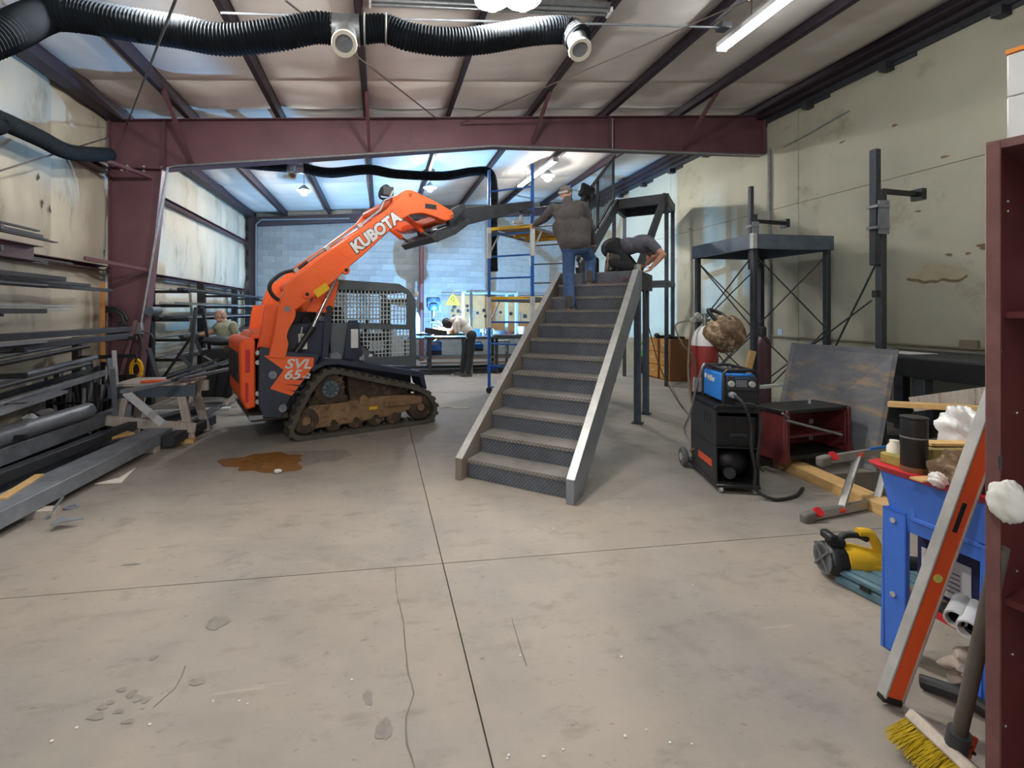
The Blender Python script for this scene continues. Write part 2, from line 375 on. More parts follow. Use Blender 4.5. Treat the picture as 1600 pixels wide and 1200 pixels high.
# roof: sheet, purlins, insulation hanging between them
b = MB(); x0, x1 = XL - .3, XR + .3
b.add([(x0, YN - .2, zr(x0) + .24), (x1, YN - .2, zr(x1) + .24), (x1, YB + .3, zr(x1) + .24), (x0, YB + .3, zr(x0) + .24), (x0, YN - .2, zr(x0) + .3), (x1, YN - .2, zr(x1) + .3), (x1, YB + .3, zr(x1) + .3), (x0, YB + .3, zr(x0) + .3)],
      [(0, 3, 2, 1), (4, 5, 6, 7), (0, 1, 5, 4), (1, 2, 6, 5), (2, 3, 7, 6), (3, 0, 4, 7)])
ceil = struct('ceiling', b, roof_m)
PX_ = [-4.05, -2.98, -1.61, -.21, 1.17, 2.62, 4.05, 5.51, 7.08]
for i, x in enumerate(PX_):
    z = zr(x); b = MB()
    for (y0, y1) in ((YN, YF), (YF, YB)):
        b.bx(x - .004, y0, z, x + .004, y1, z + .22).bx(x - .07, y0, z, x, y1, z + .006).bx(x, y0, z + .214, x + .07, y1, z + .22).bx(x - .07, y0, z, x - .064, y1, z + .025)
        if i == 0: b.bx(x - .1, y0, z - .02, x + .1, y1, z + .2)
        if i == 8: b.bx(x + .02, y0, z - .06, x + .2, y1, z + .1).bx(x - .1, y0, z + .02, x + .05, y1, z + .05)
    part('purlin', b, maroon_dk, ceil)
for i in range(8):
    xa, xb = PX_[i], PX_[i + 1]
    for j, (y0, y1) in enumerate(((YN, .3), (.3, 4.6), (4.6, 7.0), (7.0, YF), (YF, 9.2), (9.2, 12.4), (12.4, YB))):
        f = lambda a, c, h: V((a, c, zr(a) + .19 - h))
        part('insulation_panel', pillow(f, xa + .01, xb - .01, y0, y1, .085, 12, 14, .006, i * 9 + j), roof_m, ceil, sharp=80)
# ledger along the top of the right wall with its angle brackets
b = MB(); b.bx(XR - .06, YN, 5.2, XR - .002, YB, 5.3); lg = struct('trim_1', b, steel_dk)
for k in range(11):
    y = 1.9 + 1.25 * k
    b = MB(); b.bx(XR - .16, y, 5.09, XR - .01, y + .1, 5.2).bx(XR - .02, y - .28, 5.14, XR - .004, y + .1, 5.2); part('bracket', b, steel_dk, lg)

# main portal frame across the shop and the end frame by the block wall
def frame_poly(x0t, x0b, xk, zk): pass
fr = thing('portal_frame', 'maroon tapered steel portal frame spanning the middle of the shop', 'steel frame', (XL, YF, 0))
b = MB(); Y0, Y1 = YF - .006, YF + .006
col = [(-4.15, 0), (-3.8, 0), (-3.4, 3.86), (-4.15, 3.86)]
b.prism(col, lambda x, z: V((x, Y0, z)), lambda x, z: V((x, Y1, z)))
part('column', b, maroon, fr, wd=True)
b = MB(); b.bar((-4.15, YF, 0), (-4.15, YF, 4.6), .2, .012, up=(1, 0, 0)).bar((-3.79, YF, 0), (-3.385, YF, 3.88), .2, .014, up=(1, 0, 0)); part('column_flange', b, maroon, fr, wd=True)
def zlow(x):
    t = [(-4.15, 3.82), (-3.39, 3.86), (1.95, 4.52), (7.25, 4.62)]
    for (a, za), (c, zc) in zip(t, t[1:]):
        if x <= c: return za + (zc - za) * (x - a) / (c - a)
ra = [(-4.15, 3.86), (-3.39, 3.86), (1.95, 4.50), (7.25, 4.62), (7.25, zr(7.25) - .01), (-4.15, zr(-4.15) - .01)]
b = MB(); b.prism(ra, lambda x, z: V((x, Y0, z)), lambda x, z: V((x, Y1, z))); part('rafter', b, maroon, fr, wd=True)
b = MB(); b.bar((-4.15, YF, zr(-4.15) - .008), (7.25, YF, zr(7.25) - .008), .2, .012)
for p, q in (((-4.15, 3.86), (-3.39, 3.86)), ((-3.39, 3.86), (1.95, 4.5)), ((1.95, 4.5), (7.25, 4.62))): b.bar((p[0], YF, p[1]), (q[0], YF, q[1]), .2, .014)
part('rafter_flange', b, maroon, fr, wd=True)
for x in (-3.36, 4.1, 7.24):
    b = MB(); b.bx(x - .006, YF - .09, zlow(x) + .02, x + .006, YF + .09, zr(x) - .02); part('stiffener', b, maroon, fr, wd=True)
for x, z in ((-2.98, 0), (-.21, 0), (2.62, 0), (5.51, 0)):
    b = MB(); b.bar((x, YF - 1.0, zr(x) + .03), (x + .02, YF - .07, zlow(x) + .06), .05, .05); part('flange_brace', b, maroon, fr, wd=True)
for z in (2.36, 3.82):
    b = MB(); b.bar((-4.05, YF - .85, z), (-3.55, YF - .06, z - .1), .05, .05); part('flange_brace', b, maroon, fr, wd=True)
bolt = MB()
for x in (-4.0, -3.92, -3.68, -3.42):
    for z in (3.83, 3.9): bolt.cyl((x, YF - .03, z), (x, YF - .005, z), .016, 6)
part('bolt', bolt, steel_lt, fr, wd=True, kind='stuff')
er = thing('end_frame', 'dark maroon end frame with pipe post against the grey block wall', 'steel frame', (XL, YB - .2, 0))
for x0, x1, r0, r1, nm in ((-4.1, -3.9, 0, 4.6, 'column'), (7.0, 7.2, 0, 5.2, 'column')):
    b = MB(); b.bx(x0, YB - .3, 0, x1, YB - .04, r1); part(nm, b, maroon_dk, er, wd=True)
b = MB(); b.bar((-4.1, YB - .17, zr(-4.1) - .14), (7.2, YB - .17, zr(7.2) - .14), .2, .27); part('rafter', b, maroon_dk, er, wd=True)
b = MB(); b.cyl((1.33, YB - .3, 0), (1.33, YB - .3, zr(1.33) - .25), .08, 16); part('post', b, maroon, er, wd=True)

# conduits
def conduit(name, pts, r, m, label, cat='conduit', **k): b = MB(); b.tube(pts, r, 8); return single(name, b, m, label, cat, **k)
conduit('conduit', [W(220, 510, Y=YF - .12), W(262, 262, Y=YF - .12), W(275, 259, Y=YF - .12), W(770, 228, Y=YF - .12), W(955, 234, Y=YF - .12), W(1190, 243, Y=YF - .12)], .018, galv, 'white conduit running up the maroon column and along the rafter')
conduit('conduit', [W(957, 185, Y=YF - .1), W(957, 232, Y=YF - .1)], .016, galv, 'short upright conduit crossing the maroon rafter web')
conduit('conduit', [V((XR - .03, 7.8, 4.7)), V((XR - .03, 7.8, 1.0))], .03, galv, 'vertical grey pipe down the cream wall below the rafter end')
conduit('conduit', [V((XR - .03, 7.75, 1.16)), V((XR - .03, 2.5, 1.16))], .016, mat('weathered pipe', '#7d7460', rough=.6), 'thin horizontal pipe along the cream wall at waist height')
conduit('conduit', [V((XR - .02, 7.5, 4.63)), V((XR - .02, 7.0, 4.68)), V((XR - .02, 6.3, 4.78))], .012, galv, 'thin cable rising along the cream wall in front of the rafter')
conduit('conduit', [W(345, 20, Y=4.9), W(560, 28, Y=4.9), W(955, 38, Y=4.9), W(1125, 43, Y=4.9)], .012, steel_mid, 'thin grey conduit strung across the purlins beside the duct')
conduit('conduit', [V((-3.86, YB - .36, .3)), V((-3.86, YB - .36, 4.35)), V((-3.7, YB - .36, 4.5)), V((-1, YB - .36, 4.62))], .03, mat('blue grey pipe', '#5f6a72', rough=.5), 'blue grey pipe bent along the end frame corner')
b = MB(); p = W(217, 512, Y=YF - .12); b.bx(p.x - .06, p.y - .05, p.z - .1, p.x + .06, p.y + .03, p.z + .08); single('junction_box', b, galv, 'grey junction box at the foot of the column conduit', 'electrical box', bev=.006)
b = MB(); p = W(1130, 43, Y=4.9); b.bx(p.x - .06, p.y - .06, p.z - .03, p.x + .06, p.y + .06, p.z + .05); single('junction_box', b, steel_dk, 'dark junction box beside the bright strip light', 'electrical box', bev=.006)
b = MB(); p = W(1515, 540, X=XR - .03); b.bx(XR - .06, p.y - .09, p.z - .05, XR - .002, p.y + .09, p.z + .07); single('junction_box', b, mat('weathered pipe', '#7d7460'), 'weathered outlet box on the wall pipe near the shelf', 'electrical box', bev=.006)
b = MB(); p = W(1219, 519, X=XR); b.bx(XR - .006, p.y - .05, p.z - .06, XR - .001, p.y + .05, p.z + .06); single('wall_note', b, mat('pale blue paper', '#a9c6dc', rough=.9), 'small pale blue note stuck on the cream wall above the pipe', 'note')
# brace rods and cables
def rod(p, q, r, label): b = MB(); b.cyl(p, q, r, 6); single('brace_rod', b, mat('rod steel', '#5b5450', rough=.5, metal=.4), label, 'brace rod')
rod(W(198, 195, Y=YF - .1), W(278, -10, Y=3.2), .01, 'thin brace rod from the column top up past the long duct')
rod(W(0, 267, X=-4.02), W(172, 214, X=-3.95), .01, 'thin brace rod along the insulated left wall to the column')
rod(W(682, 185, Y=YF - .1), W(445, 0, Y=4.2), .01, 'brace rod running behind the Y shaped duct fitting')
rod(W(720, 193, Y=YF - .1), W(1170, 0, Y=4.0), .01, 'brace rod crossing three purlins towards the bright strip light')
rod(W(1207, 150, Y=YF - .1), W(1268, 0, Y=5.6), .01, 'thin brace rod hanging near the right wall above the platform')
# ------------------------------------------------------------------ ducting under the roof
def spline(pts, step):
    pts = [V(p) for p in pts]; P = [2 * pts[0] - pts[1]] + pts + [2 * pts[-1] - pts[-2]]; out = []
    for i in range(1, len(P) - 2):
        a, b_, c, d = P[i - 1:i + 3]; k = max(1, int((c - b_).length / step))
        for j in range(k):
            t = j / k; out.append(.5 * ((2 * b_) + (c - a) * t + (2 * a - 5 * b_ + 4 * c - d) * t * t + (3 * b_ - a - 3 * c + d) * t ** 3))
    out.append(pts[-1]); return out
def corr(b, pts, r, pitch=.03, n=16):
    s = spline(pts, pitch / 2); return b.tube(s, [r if i % 2 else r * .9 for i in range(len(s))], n)
YD = 4.3
th = thing('flexible_duct', 'long black corrugated duct sagging across the front of the roof', 'duct', W(330, 60, Y=YD))
b = MB(); corr(b, [V((-6.2, 3.2, 4.0)) if False else W(-150, 110, Y=3.5), W(0, 55, Y=3.9), W(70, 24, Y=YD), W(120, 24, Y=YD), W(200, 38, Y=YD), W(280, 50, Y=YD), W(350, 62, Y=YD), W(430, 55, Y=YD), W(490, 44, Y=YD), W(522, 46, Y=YD)], .135)
part('hose', b, hose_m, th, wd=True)
b = MB(); corr(b, [W(558, 48, Y=YD), W(600, 45, Y=YD), W(640, 58, Y=YD), W(700, 66, Y=YD), W(760, 62, Y=YD), W(830, 50, Y=YD), W(885, 48, Y=YD), W(905, 62, Y=YD - .12)], .125)
part('hose', b, hose_m, th, wd=True)
def fitting(th, pa, pb, pm, pe, r):
    b = MB(); b.tube([pa, pb], r, 20).tube([pm, pm.lerp(pe, .5), pe], [r * .75, r * .72, r * .7], 20); f = part('duct_fitting', b, galv, th, wd=True)
    ax = (pe - pm).normalized(); b = MB(); b.lathe([(r * .54, -.02), (r * .8, -.02), (r * .83, 0), (r * .8, .025), (r * .58, .025), (r * .54, .0)], pe, ax, 24); part('ring', b, ivory, th, wd=True)
    b = MB(); b.lathe([(r * .56, .0), (r * .56, .004)], pe, ax, 20); part('inlet_screen', b, steel_mid, th, wd=True)
fitting(th, W(518, 46, Y=YD), W(562, 48, Y=YD), W(541, 48, Y=YD), W(538, 68, Y=YD - .3), .13)
fitting(th, W(893, 50, Y=YD), W(903, 60, Y=YD - .1), W(898, 54, Y=YD - .05), W(906, 77, Y=YD - .25), .125)
for px in (570, 603):
    p = W(px, 47, Y=YD); b = MB(); b.lathe([(.137, -.008), (.14, 0), (.137, .008)], p, (1, 0, 0), 20); part('clamp', b, steel_lt, th, wd=True)
th = thing('flexible_duct', 'black corrugated duct running low along the insulated left wall', 'duct', W(60, 205, X=-3.9))
b = MB(); corr(b, [V((-3.85, 1.5, 3.75)), W(-60, 172, X=-3.86), W(0, 188, X=-3.88), W(60, 215, X=-3.9), W(110, 238, X=-3.92), W(172, 242, X=-3.92)], .1); part('hose', b, hose_m, th, wd=True)
YB2 = 9.7
th = thing('flexible_duct', 'black duct beyond the rafter dropping down beside the blue scaffold', 'duct', W(575, 268, Y=YB2))
b = MB(); corr(b, [W(340, 250, Y=8.5), W(400, 258, Y=8.7), W(450, 262, Y=8.9)], .09); part('hose', b, hose_m, th, wd=True)
b = MB(); corr(b, [W(470, 262, Y=8.95), W(515, 270, Y=9.1), W(575, 265, Y=9.4), W(620, 272, Y=YB2), W(690, 275, Y=YB2), W(740, 268, Y=YB2), W(764, 270, Y=YB2 - .1), W(771, 295, Y=YB2 - .2), W(771, 340, Y=YB2 - .2), W(770, 380, Y=YB2 - .2), W(771, 424, Y=YB2 - .2)], .1); part('hose', b, hose_m, th, wd=True)
fitting(th, W(446, 262, Y=8.9), W(474, 263, Y=8.95), W(460, 262, Y=8.92), W(457, 274, Y=8.7), .095)

# ------------------------------------------------------------------ lamps
lamp_w = mat('lit lamp', '#ffffff', emit=(1, .97, .92), es=LAMP_E)
lamp_c = mat('lit tube', '#ffffff', emit=(.93, .98, 1), es=STRIP_E)
shade_m = mat('lamp reflector', '#b9bcbd', rough=.35, metal=.6)
LB = 0
def bay(p, label, r=.085):
    t = thing('ceiling_lamp', label, 'lamp', p)
    b = MB(); b.ell((0, 0, 0), r, 16, 10); part('bulb', b, lamp_w, t)
    zt = zr(p[0]) - p[2] + .16
    b = MB(); b.lathe([(.03, r + .08), (.05, r + .06), (.17, .03), (.165, .025), (.045, r + .05), (.02, r + .05)], (0, 0, 0), (0, 0, 1), 20); part('reflector', b, shade_m, t)
    b = MB(); b.cyl((0, 0, r + .1), (0, 0, zt), .008, 6); part('rod', b, steel_dk, t)
    return t
bay(W(475, 300, Y=11.5), 'bright round lamp hanging above the raised orange boom, near the left wall')
bay(W(672, 295, Y=11.5), 'bright round lamp above the boom tip, beside the duct drop', .075)
bay(W(856, 277, Y=11.0), 'bright round lamp behind the blue scaffold top', .1)
bay(W(770, 4, Y=4.15), 'bright round lamp above the front duct, one of a close pair, nearer the duct fitting', .075)
bay(W(818, 4, Y=4.15), 'bright round lamp at the roof, one of a close pair, nearer the open duct end', .075)
bay(W(280, -32, Y=4.15), 'bright round lamp by the left wall just above the photo edge')
bay(V((-1.5, -.5, 4.5)), 'round lamp over the doorway side of the shop')
def strip(p, q, label, lit=True):
    p, q = V(p), V(q); t = thing('strip_light', label, 'lamp', (p + q) / 2); d = (q - p).normalized(); up = V((0, 0, 1)); sd = d.cross(up)
    b = MB(); b.bar(p + up * .05, q + up * .05, .13, .06); part('housing', b, white if lit else galv, t, wd=True)
    for s in (-.035, .035):
        b = MB(); b.cyl(p + sd * s + d * .02, q + sd * s - d * .02, .019, 10); part('tube', b, lamp_c if lit else galv, t, wd=True)
    for e in (p, q):
        b = MB(); b.bar(e - d * .012 + up * .01, e + d * .012 + up * .01, .13, .07); part('end_cap', b, white, t, wd=True)
    for k in (.2, .8):
        e = p.lerp(q, k); b = MB(); b.cyl(e + up * .07, (e.x, e.y, zr(e.x) + .1), .004, 6); part('hanger', b, steel_dk, t, wd=True)
    return t
e1 = W(1127, 78, Z=4.92); strip(e1, (e1.x + .02, e1.y - 2.4, 4.94), 'long bright strip light hung under the roof near the right wall')
e1 = W(868, 251, Z=4.98); e2 = W(812, 292, Z=4.9); strip(e2, e1, 'bright strip light in the rear bay behind the blue scaffold')
e1 = W(578, 3, Y=4.95); strip(e1, W(952, 20, Y=4.95), 'long unlit white strip fixture across the purlins above the front duct', False)
# ------------------------------------------------------------------ compact track loader (own frame: x forward, y left, z up)
SK_L = V((-.435, 7.108, 0)); SK_A = R(22.28)
sk = thing('track_loader', 'orange and grey compact track loader with its boom raised, standing on rubber tracks', 'loader', SK_L, SK_A)
def ext(b, poly, y0, y1): return b.prism(poly, lambda x, z: V((x, y0, z)), lambda x, z: V((x, y1, z)))
def rounded(poly, r, k=3):
    out = []; n = len(poly); P = [V((p[0], p[1], 0)) for p in poly]
    for i in range(n):
        a, p, c = P[i - 1], P[i], P[(i + 1) % n]; da = (a - p); dc = (c - p); q = min(r, da.length * .45, dc.length * .45); s = p + da.normalized() * q; e = p + dc.normalized() * q
        for j in range(k + 1):
            t = j / k; m = s * (1 - t) ** 2 + p * 2 * t * (1 - t) + e * t * t; out.append((m.x, m.y))
    return out
tr_out = rounded([(-1.08, .14), (-.98, .38), (-.8, .70), (-.62, .87), (-.46, .87), (.0, .735), (.68, .56), (.92, .43), (1.03, .21), (.96, .04), (.86, 0), (-.88, 0), (-1.02, .03)], .1, 4)
def inset(poly, d):
    P = [V((p[0], p[1], 0)) for p in poly]; n = len(P); out = []
    for i in range(n):
        t = (P[(i + 1) % n] - P[i - 1]).normalized(); out.append((P[i].x - t.y * d, P[i].y + t.x * d))
    return out
ar = sum(tr_out[i - 1][0] * tr_out[i][1] - tr_out[i][0] * tr_out[i - 1][1] for i in range(len(tr_out)))
SG = 1 if ar > 0 else -1
for sd, nm in ((-1, 'near'), (1, 'far')):
    ya, yb = (-.83, -.51) if sd < 0 else (.51, .83)
    b = MB(); inn = inset(tr_out, .055 * SG); b.ring(tr_out, inn, lambda x, z: V((x, ya, z)), lambda x, z: V((x, yb, z)))
    # lugs round the belt
    P = [V((p[0], 0, p[1])) for p in tr_out]; tot = 0; acc = []
    for i in range(len(P)): acc.append(tot); tot += (P[(i + 1) % len(P)] - P[i]).length
    N_ = 44
    for k in range(N_):
        d = tot * k / N_; i = max(j for j in range(len(P)) if acc[j] <= d); a, c = P[i], P[(i + 1) % len(P)]; t = (c - a).normalized(); p = a + t * (d - acc[i]); nrm = V((t.z, 0, -t.x)) * SG
        if p.z < .02 and abs(nrm.z) > .9: nrm = nrm * .0
        h = .022 if nrm.length else .0
        if not h: continue
        u = p + nrm * .008
        for (l0, l1) in ((ya, ya + .14), (yb - .14, yb)): b.bar(V((u.x, l0 - .004, u.z)), V((u.x, l1, u.z)), .05, .035, up=nrm)
        # drive lugs on the inside
    tk = part('track', b, trackrub, sk, sharp=30)
    lug = MB()
    for k in range(46):
        d = tot * k / 46; i = max(j for j in range(len(P)) if acc[j] <= d); a, c = P[i], P[(i + 1) % len(P)]; t = (c - a).normalized(); p = a + t * (d - acc[i]); nrm = V((t.z, 0, -t.x)) * SG; u = p - nrm * .07
        lug.bar(V((u.x, (ya + yb) / 2 - .06, u.z)), V((u.x, (ya + yb) / 2 + .06, u.z)), .035, .035, up=nrm)
    part('drive_lug', lug, dirt_dk, tk, kind='stuff')
    yo = ya if sd < 0 else yb; yi = yb if sd < 0 else ya; q = 1 if sd < 0 else -1     # outwards = -q
    b = MB(); ext(b, rounded([(-.95, .12), (-.95, .36), (-.78, .42), (-.3, .42), (.1, .45), (.5, .44), (.78, .41), (.78, .26), (.3, .17), (-.3, .14)], .05), yo + q * .05, yi - q * .02); fm = part('track_frame', b, dirt, sk, bev=.01)
    b = MB(); b.bx(.2, min(yo + q * .03, yo + q * .06), .3, .78, max(yo + q * .03, yo + q * .06), .41); part('tension_guard', b, dirt, fm, bev=.01)
    b = MB(); ext(b, [(-.25, .43), (-.3, .86), (.62, .6), (.6, .45)], yo + q * .14, yi - q * .02); part('chassis_side', b, dirt_dk, sk)
    teeth = []
    for k in range(36):
        t = 2 * pi * k / 36; r = .215 if k % 2 == 0 else .185; teeth.append((-.55 + r * cos(t), .62 + r * sin(t)))
    b = MB(); ext(b, teeth, yo + q * .07, yo + q * .14); sp = part('drive_sprocket', b, dirt_dk, sk)
    b = MB(); b.cyl((-.55, yo + q * .02, .62), (-.55, yo + q * .1, .62), .115, 24); hub = part('hub', b, mat('hub steel', '#4f5b63', '#3c464d', rough=.7, scale=14), sp)
    bo = MB()
    for k in range(9): t = 2 * pi * k / 9; bo.cyl((-.55 + .085 * cos(t), yo + q * .005, .62 + .085 * sin(t)), (-.55 + .085 * cos(t), yo + q * .03, .62 + .085 * sin(t)), .012, 6)
    part('bolt', bo, steel_mid, hub, kind='stuff')
    b = MB(); ext(b, [(-.82, .42), (-.82, .5), (-.7, .58), (-.42, .55), (-.3, .5), (-.3, .42)], yo + q * .1, yo + q * .2); part('motor_mount', b, dirt_dk, sk, bev=.01)
    for (x, z, r, nm2) in ((.76, .25, .185, 'front_idler'), (-.86, .24, .17, 'rear_idler')):
        b = MB(); b.lathe([(r * .35, 0), (r * .4, -.03), (r * .9, -.02), (r, .0), (r, .12), (r * .5, .13)], (x, yo + q * .06, z), (0, q, 0), 28); idl = part(nm2, b, dirt_dk, sk)
        b = MB(); b.cyl((x, yo + q * .02, z), (x, yo + q * .1, z), r * .3, 16); part('hub', b, dirt, idl)
    for x in (-.5, -.2, .08, .36):
        b = MB(); b.lathe([(.03, -.02), (.05, -.02), (.1, -.01), (.115, .01), (.115, .12), (.06, .13)], (x, yo + q * .07, .165), (0, q, 0), 20); part('track_roller', b, dirt_dk, sk)
    b = MB()
    for x in (-.45, -.12, .2): b.cyl((x, yo + q * .035, .2), (x, yo + q * .06, .2), .025, 8)
    b.cyl((-.1, yo + q * .03, .43), (-.1, yo + q * .06, .43), .07, 6)
    part('bolt', b, dirt, fm, kind='stuff')
b = MB(); b.bx(-.02, -.785, .29, .1, -.776, .33); part('caution_label', b, yellow, sk, label='small yellow caution label')
# chassis, engine body
b = MB(); ext(b, rounded([(-1.35, .3), (-1.38, 1.2), (-1.0, 1.3), (-.55, 1.3), (-.5, .9), (.75, .8), (.75, .35), (-.9, .3)], .04), -.5, .5); part('chassis', b, bodyblk, sk, bev=.012)
for q in (1, -1):
    rp = [(-1.40, 1.19), (-1.41, .5), (-1.36, .33), (-1.14, .3), (-1.1, .42), (-1.0, .62), (-.83, .84), (-.72, .95), (-.66, 1.07), (-.9, 1.09)]
    b = MB(); ext(b, rounded(rp, .03), -.72 * q, -.5 * q); part('rear_panel', b, bodyblk, sk, bev=.01)
    if q == 1:
        st = [(-1.355, 1.085), (-.745, 1.03), (-.752, .92), (-1.02, .565), (-1.28, .675), (-1.12, .895)]
        b = MB(); ext(b, rounded(st, .012), -.725, -.718); dc = part('decal', b, orange, sk, label='orange decal panel')
        for body, cx, cz, sz in (('SVL', -.945, .955, .135), ('65', -1.02, .825, .13), ('-2', -.845, .80, .07)):
            t = text_mesh(body, sz * 1.25, .003, off=.004, shear=.25); t.v = [V((v.x * 1.25, v.y, v.z)) for v in t.v]; place(t, (cx, -.7275, cz), (1, 0, -.07), (0, 0, 1)); part('lettering', t, white, dc)
        for k in range(3):
            b = MB(); ext(b, [(-1.13 + .02 * k, .79 - .07 * k), (-.88, .77 - .085 * k), (-.9, .75 - .085 * k)], -.7268, -.724); part('louvre', b, steel_dk, dc)
        b = MB(); b.lathe([(.03, -.006), (.045, -.006), (.052, 0), (.052, .02)], (-1.25, -.735, .84), (0, 1, 0), 18); part('cap', b, steel_mid, sk)
        b = MB(); b.cyl((-1.13, -.735, .42), (-1.13, -.715, .42), .05, 16); part('cap', b, steel_mid, sk)
    b = MB(); b.bx(-1.52, min(-.72 * q, -.66 * q), .31, -1.36, max(-.72 * q, -.66 * q), .36); part('bumper_end', b, steel_mid, sk)
b = MB(); b.bx(-1.5, -.7, .28, -1.05, .7, .36); part('rear_bumper', b, dirt_dk, sk, bev=.015)
# orange rear door with its slots
b = MB(); ext(b, rounded([(-1.6, .58), (-1.62, 1.24), (-1.56, 1.3), (-1.44, 1.29), (-1.43, .45), (-1.54, .43)], .03), -.66, .62); dr = part('rear_door', b, orange_dk, sk, bev=.02)
for z0, z1, w_ in ((.88, 1.16, .05), (.52, .76, .03)):
    b = MB(); b.bx(-1.55, -.668, z0, -1.55 + w_, -.655, z1); part('tail_light', b, redp, dr)
for y in (-.45, -.15, .15, .45):
    b = MB(); b.bx(-1.625, y - .1, .75, -1.61, y + .1, 1.12); part('grille', b, black, dr)
for z in (.52, .62, 1.0, 1.12):
    b = MB(); b.cyl((-1.415, -.7, z), (-1.415, -.66, z), .028, 12); part('hinge', b, steel_lt, sk)
b = MB(); ext(b, [(-1.5, 1.28), (-1.44, 1.36), (-.95, 1.44), (-.9, 1.36), (-1.0, 1.28)], -.5, .5); part('engine_hood', b, orange, sk, bev=.015)
b = MB(); ext(b, [(-1.1, 1.05), (-1.06, 1.44), (-.55, 1.5), (-.5, 1.0)], -.52, .52); part('engine_side', b, bodyblk, sk, bev=.012)
b = MB(); b.bx(-.9, -.56, 1.13, -.79, -.53, 1.33); part('label_plate', b, ivory, sk)
b = MB(); b.bx(-1.0, -.3, 1.44, -.6, .3, 1.62); b.cyl((-.75, -.35, 1.5), (-.75, .35, 1.5), .07, 12); part('hydraulic_block', b, black, sk, bev=.01)
# towers that carry the boom and lift links
up_ = rounded([(-1.17, 1.72), (-1.02, 1.70), (-.97, 1.62), (-.985, 1.53), (-1.06, 1.40), (-1.085, 1.31), (-1.06, 1.22), (-1.1, 1.03), (-1.3, 1.06), (-1.23, 1.36), (-1.2, 1.6)], .025)
for q in (1, -1):
    b = MB(); ext(b, up_, -.74 * q, -.6 * q); part('boom_tower', b, orange, sk, bev=.008)
    b = MB(); ext(b, [(x - .13, z) for x, z in up_], -.56 * q, -.5 * q); part('boom_tower', b, orange, sk, bev=.008)
    b = MB(); b.cyl((-1.08, -.755 * q, 1.655), (-1.08, -.5 * q, 1.655), .035, 16); part('pivot_pin', b, steel_mid, sk)
    # boom arm
    bm_ = [(-1.17, 1.72), (-1.07, 2.0), (-.94, 2.09), (-.7, 2.3), (-.18, 2.69), (.31, 3.08), (.47, 3.3), (.56, 3.365), (.66, 3.37), (1.05, 3.25), (1.36, 3.13), (1.33, 3.02), (1.21, 2.98), (1.05, 3.02), (.83, 3.06), (.63, 3.02), (.46, 2.91), (.31, 2.76), (-.07, 2.4), (-.36, 2.15), (-.46, 2.04), (-.59, 1.93), (-.79, 1.78), (-.99, 1.63), (-1.1, 1.63)]
    b = MB(); ext(b, rounded(bm_, .05), -.735 * q, -.62 * q); bo = part('boom_arm', b, orange, sk, bev=.012)
    for (x, z, r) in ((-.33, 2.17, .05), (-.84, 1.84, .05), (.62, 3.3, .025), (1.3, 3.06, .03)):
        b = MB(); b.lathe([(r * .55, -.02), (r, -.02), (r * 1.15, 0), (r * 1.15, .02)], (x, -.738 * q, z), (0, q, 0), 20); part('boss', b, orange, bo)
        b = MB(); b.cyl((x, -.762 * q, z), (x, -.73 * q, z), r * .5, 14); part('pin', b, black, bo)
    for cx, cz, aa in ((-.28, 2.42, .65), (.4, 2.98, .65)):
        pts = [(-.17, .03), (-.1, .075), (.06, .08), (.13, .03), (.1, -.05), (-.02, -.085), (-.1, -.04)]
        pp = rounded([(cx + u * cos(aa - .55) - v * sin(aa - .55), cz + u * sin(aa - .55) + v * cos(aa - .55)) for u, v in pts], .04)
        pin = inset(pp, -.014); b = MB(); b.ring(pp, pin, lambda x, z: V((x, -.7385 * q, z)), lambda x, z: V((x, -.73 * q, z))); part('pressed_rib', b, orange, bo)
    if q == 1:
        for sz_off, mm, yy in ((.021, black, -.7375), (.011, white, -.7405)):
            t = text_mesh('KUBOTA', .215, .003, off=sz_off)
            t.v = [V((v.x * .98, v.y, v.z)) for v in t.v]; place(t, (.105, yy, 2.715), (.79, 0, .613), (-.613, 0, .79)); part('lettering', t, mm, bo)
        b = MB(); b.bar((-.73, -.7375, 1.84), (-.57, -.7375, 1.96), .004, .1, up=(-.6, 0, .8)); part('caution_label', b, yellow, bo, label='yellow caution label')
        b = MB(); b.bx(.86, -.738, 3.13, 1.05, -.73, 3.2); part('hose_slot', b, black, bo)
    # lift cylinder
    b = MB(); b.cyl((-1.0, -.58 * q, 1.0), (-.72, -.58 * q, 1.42), .042, 16); cy = part('lift_cylinder', b, black, sk)
    b = MB(); b.cyl((-.73, -.58 * q, 1.4), (-.41, -.58 * q, 2.08), .024, 14); part('piston_rod', b, chrome, cy)
    b = MB(); b.cyl((-.93, -.585 * q, 1.0), (-.86, -.585 * q, 1.42), .012, 8); part('hydraulic_tube', b, galv, sk)
    # control link near the cab
    b = MB(); ext(b, rounded([(-.82, 1.62), (-.46, 1.6), (-.36, 2.05), (-.6, 1.95)], .03), -.56 * q, -.5 * q); lk = part('link_plate', b, orange, sk, bev=.006)
    b = MB(); b.cyl((-.5, -.575 * q, 1.66), (-.5, -.49 * q, 1.66), .045, 14); part('pivot_pin', b, steel_dk, lk)
    b = MB(); b.bar((-.5, -.54 * q, 1.66), (-.56, -.54 * q, .98), .04, .09, up=(1, 0, 0)); part('control_link', b, bodyblk, sk, bev=.006)
    b = MB(); b.cyl((-.42, -.6 * q, 1.0), (-.42, -.48 * q, 1.0), .075, 18); b.cyl((-.55, -.6 * q, .96), (-.55, -.48 * q, .96), .05, 14); part('pivot_boss', b, steel_mid, sk)
    b = MB(); ext(b, [(-.3, .98), (-.22, 1.5), (-.1, 1.5), (-.02, .92)], -.56 * q, -.5 * q); part('step_plate', b, bodyblk, sk, bev=.006)
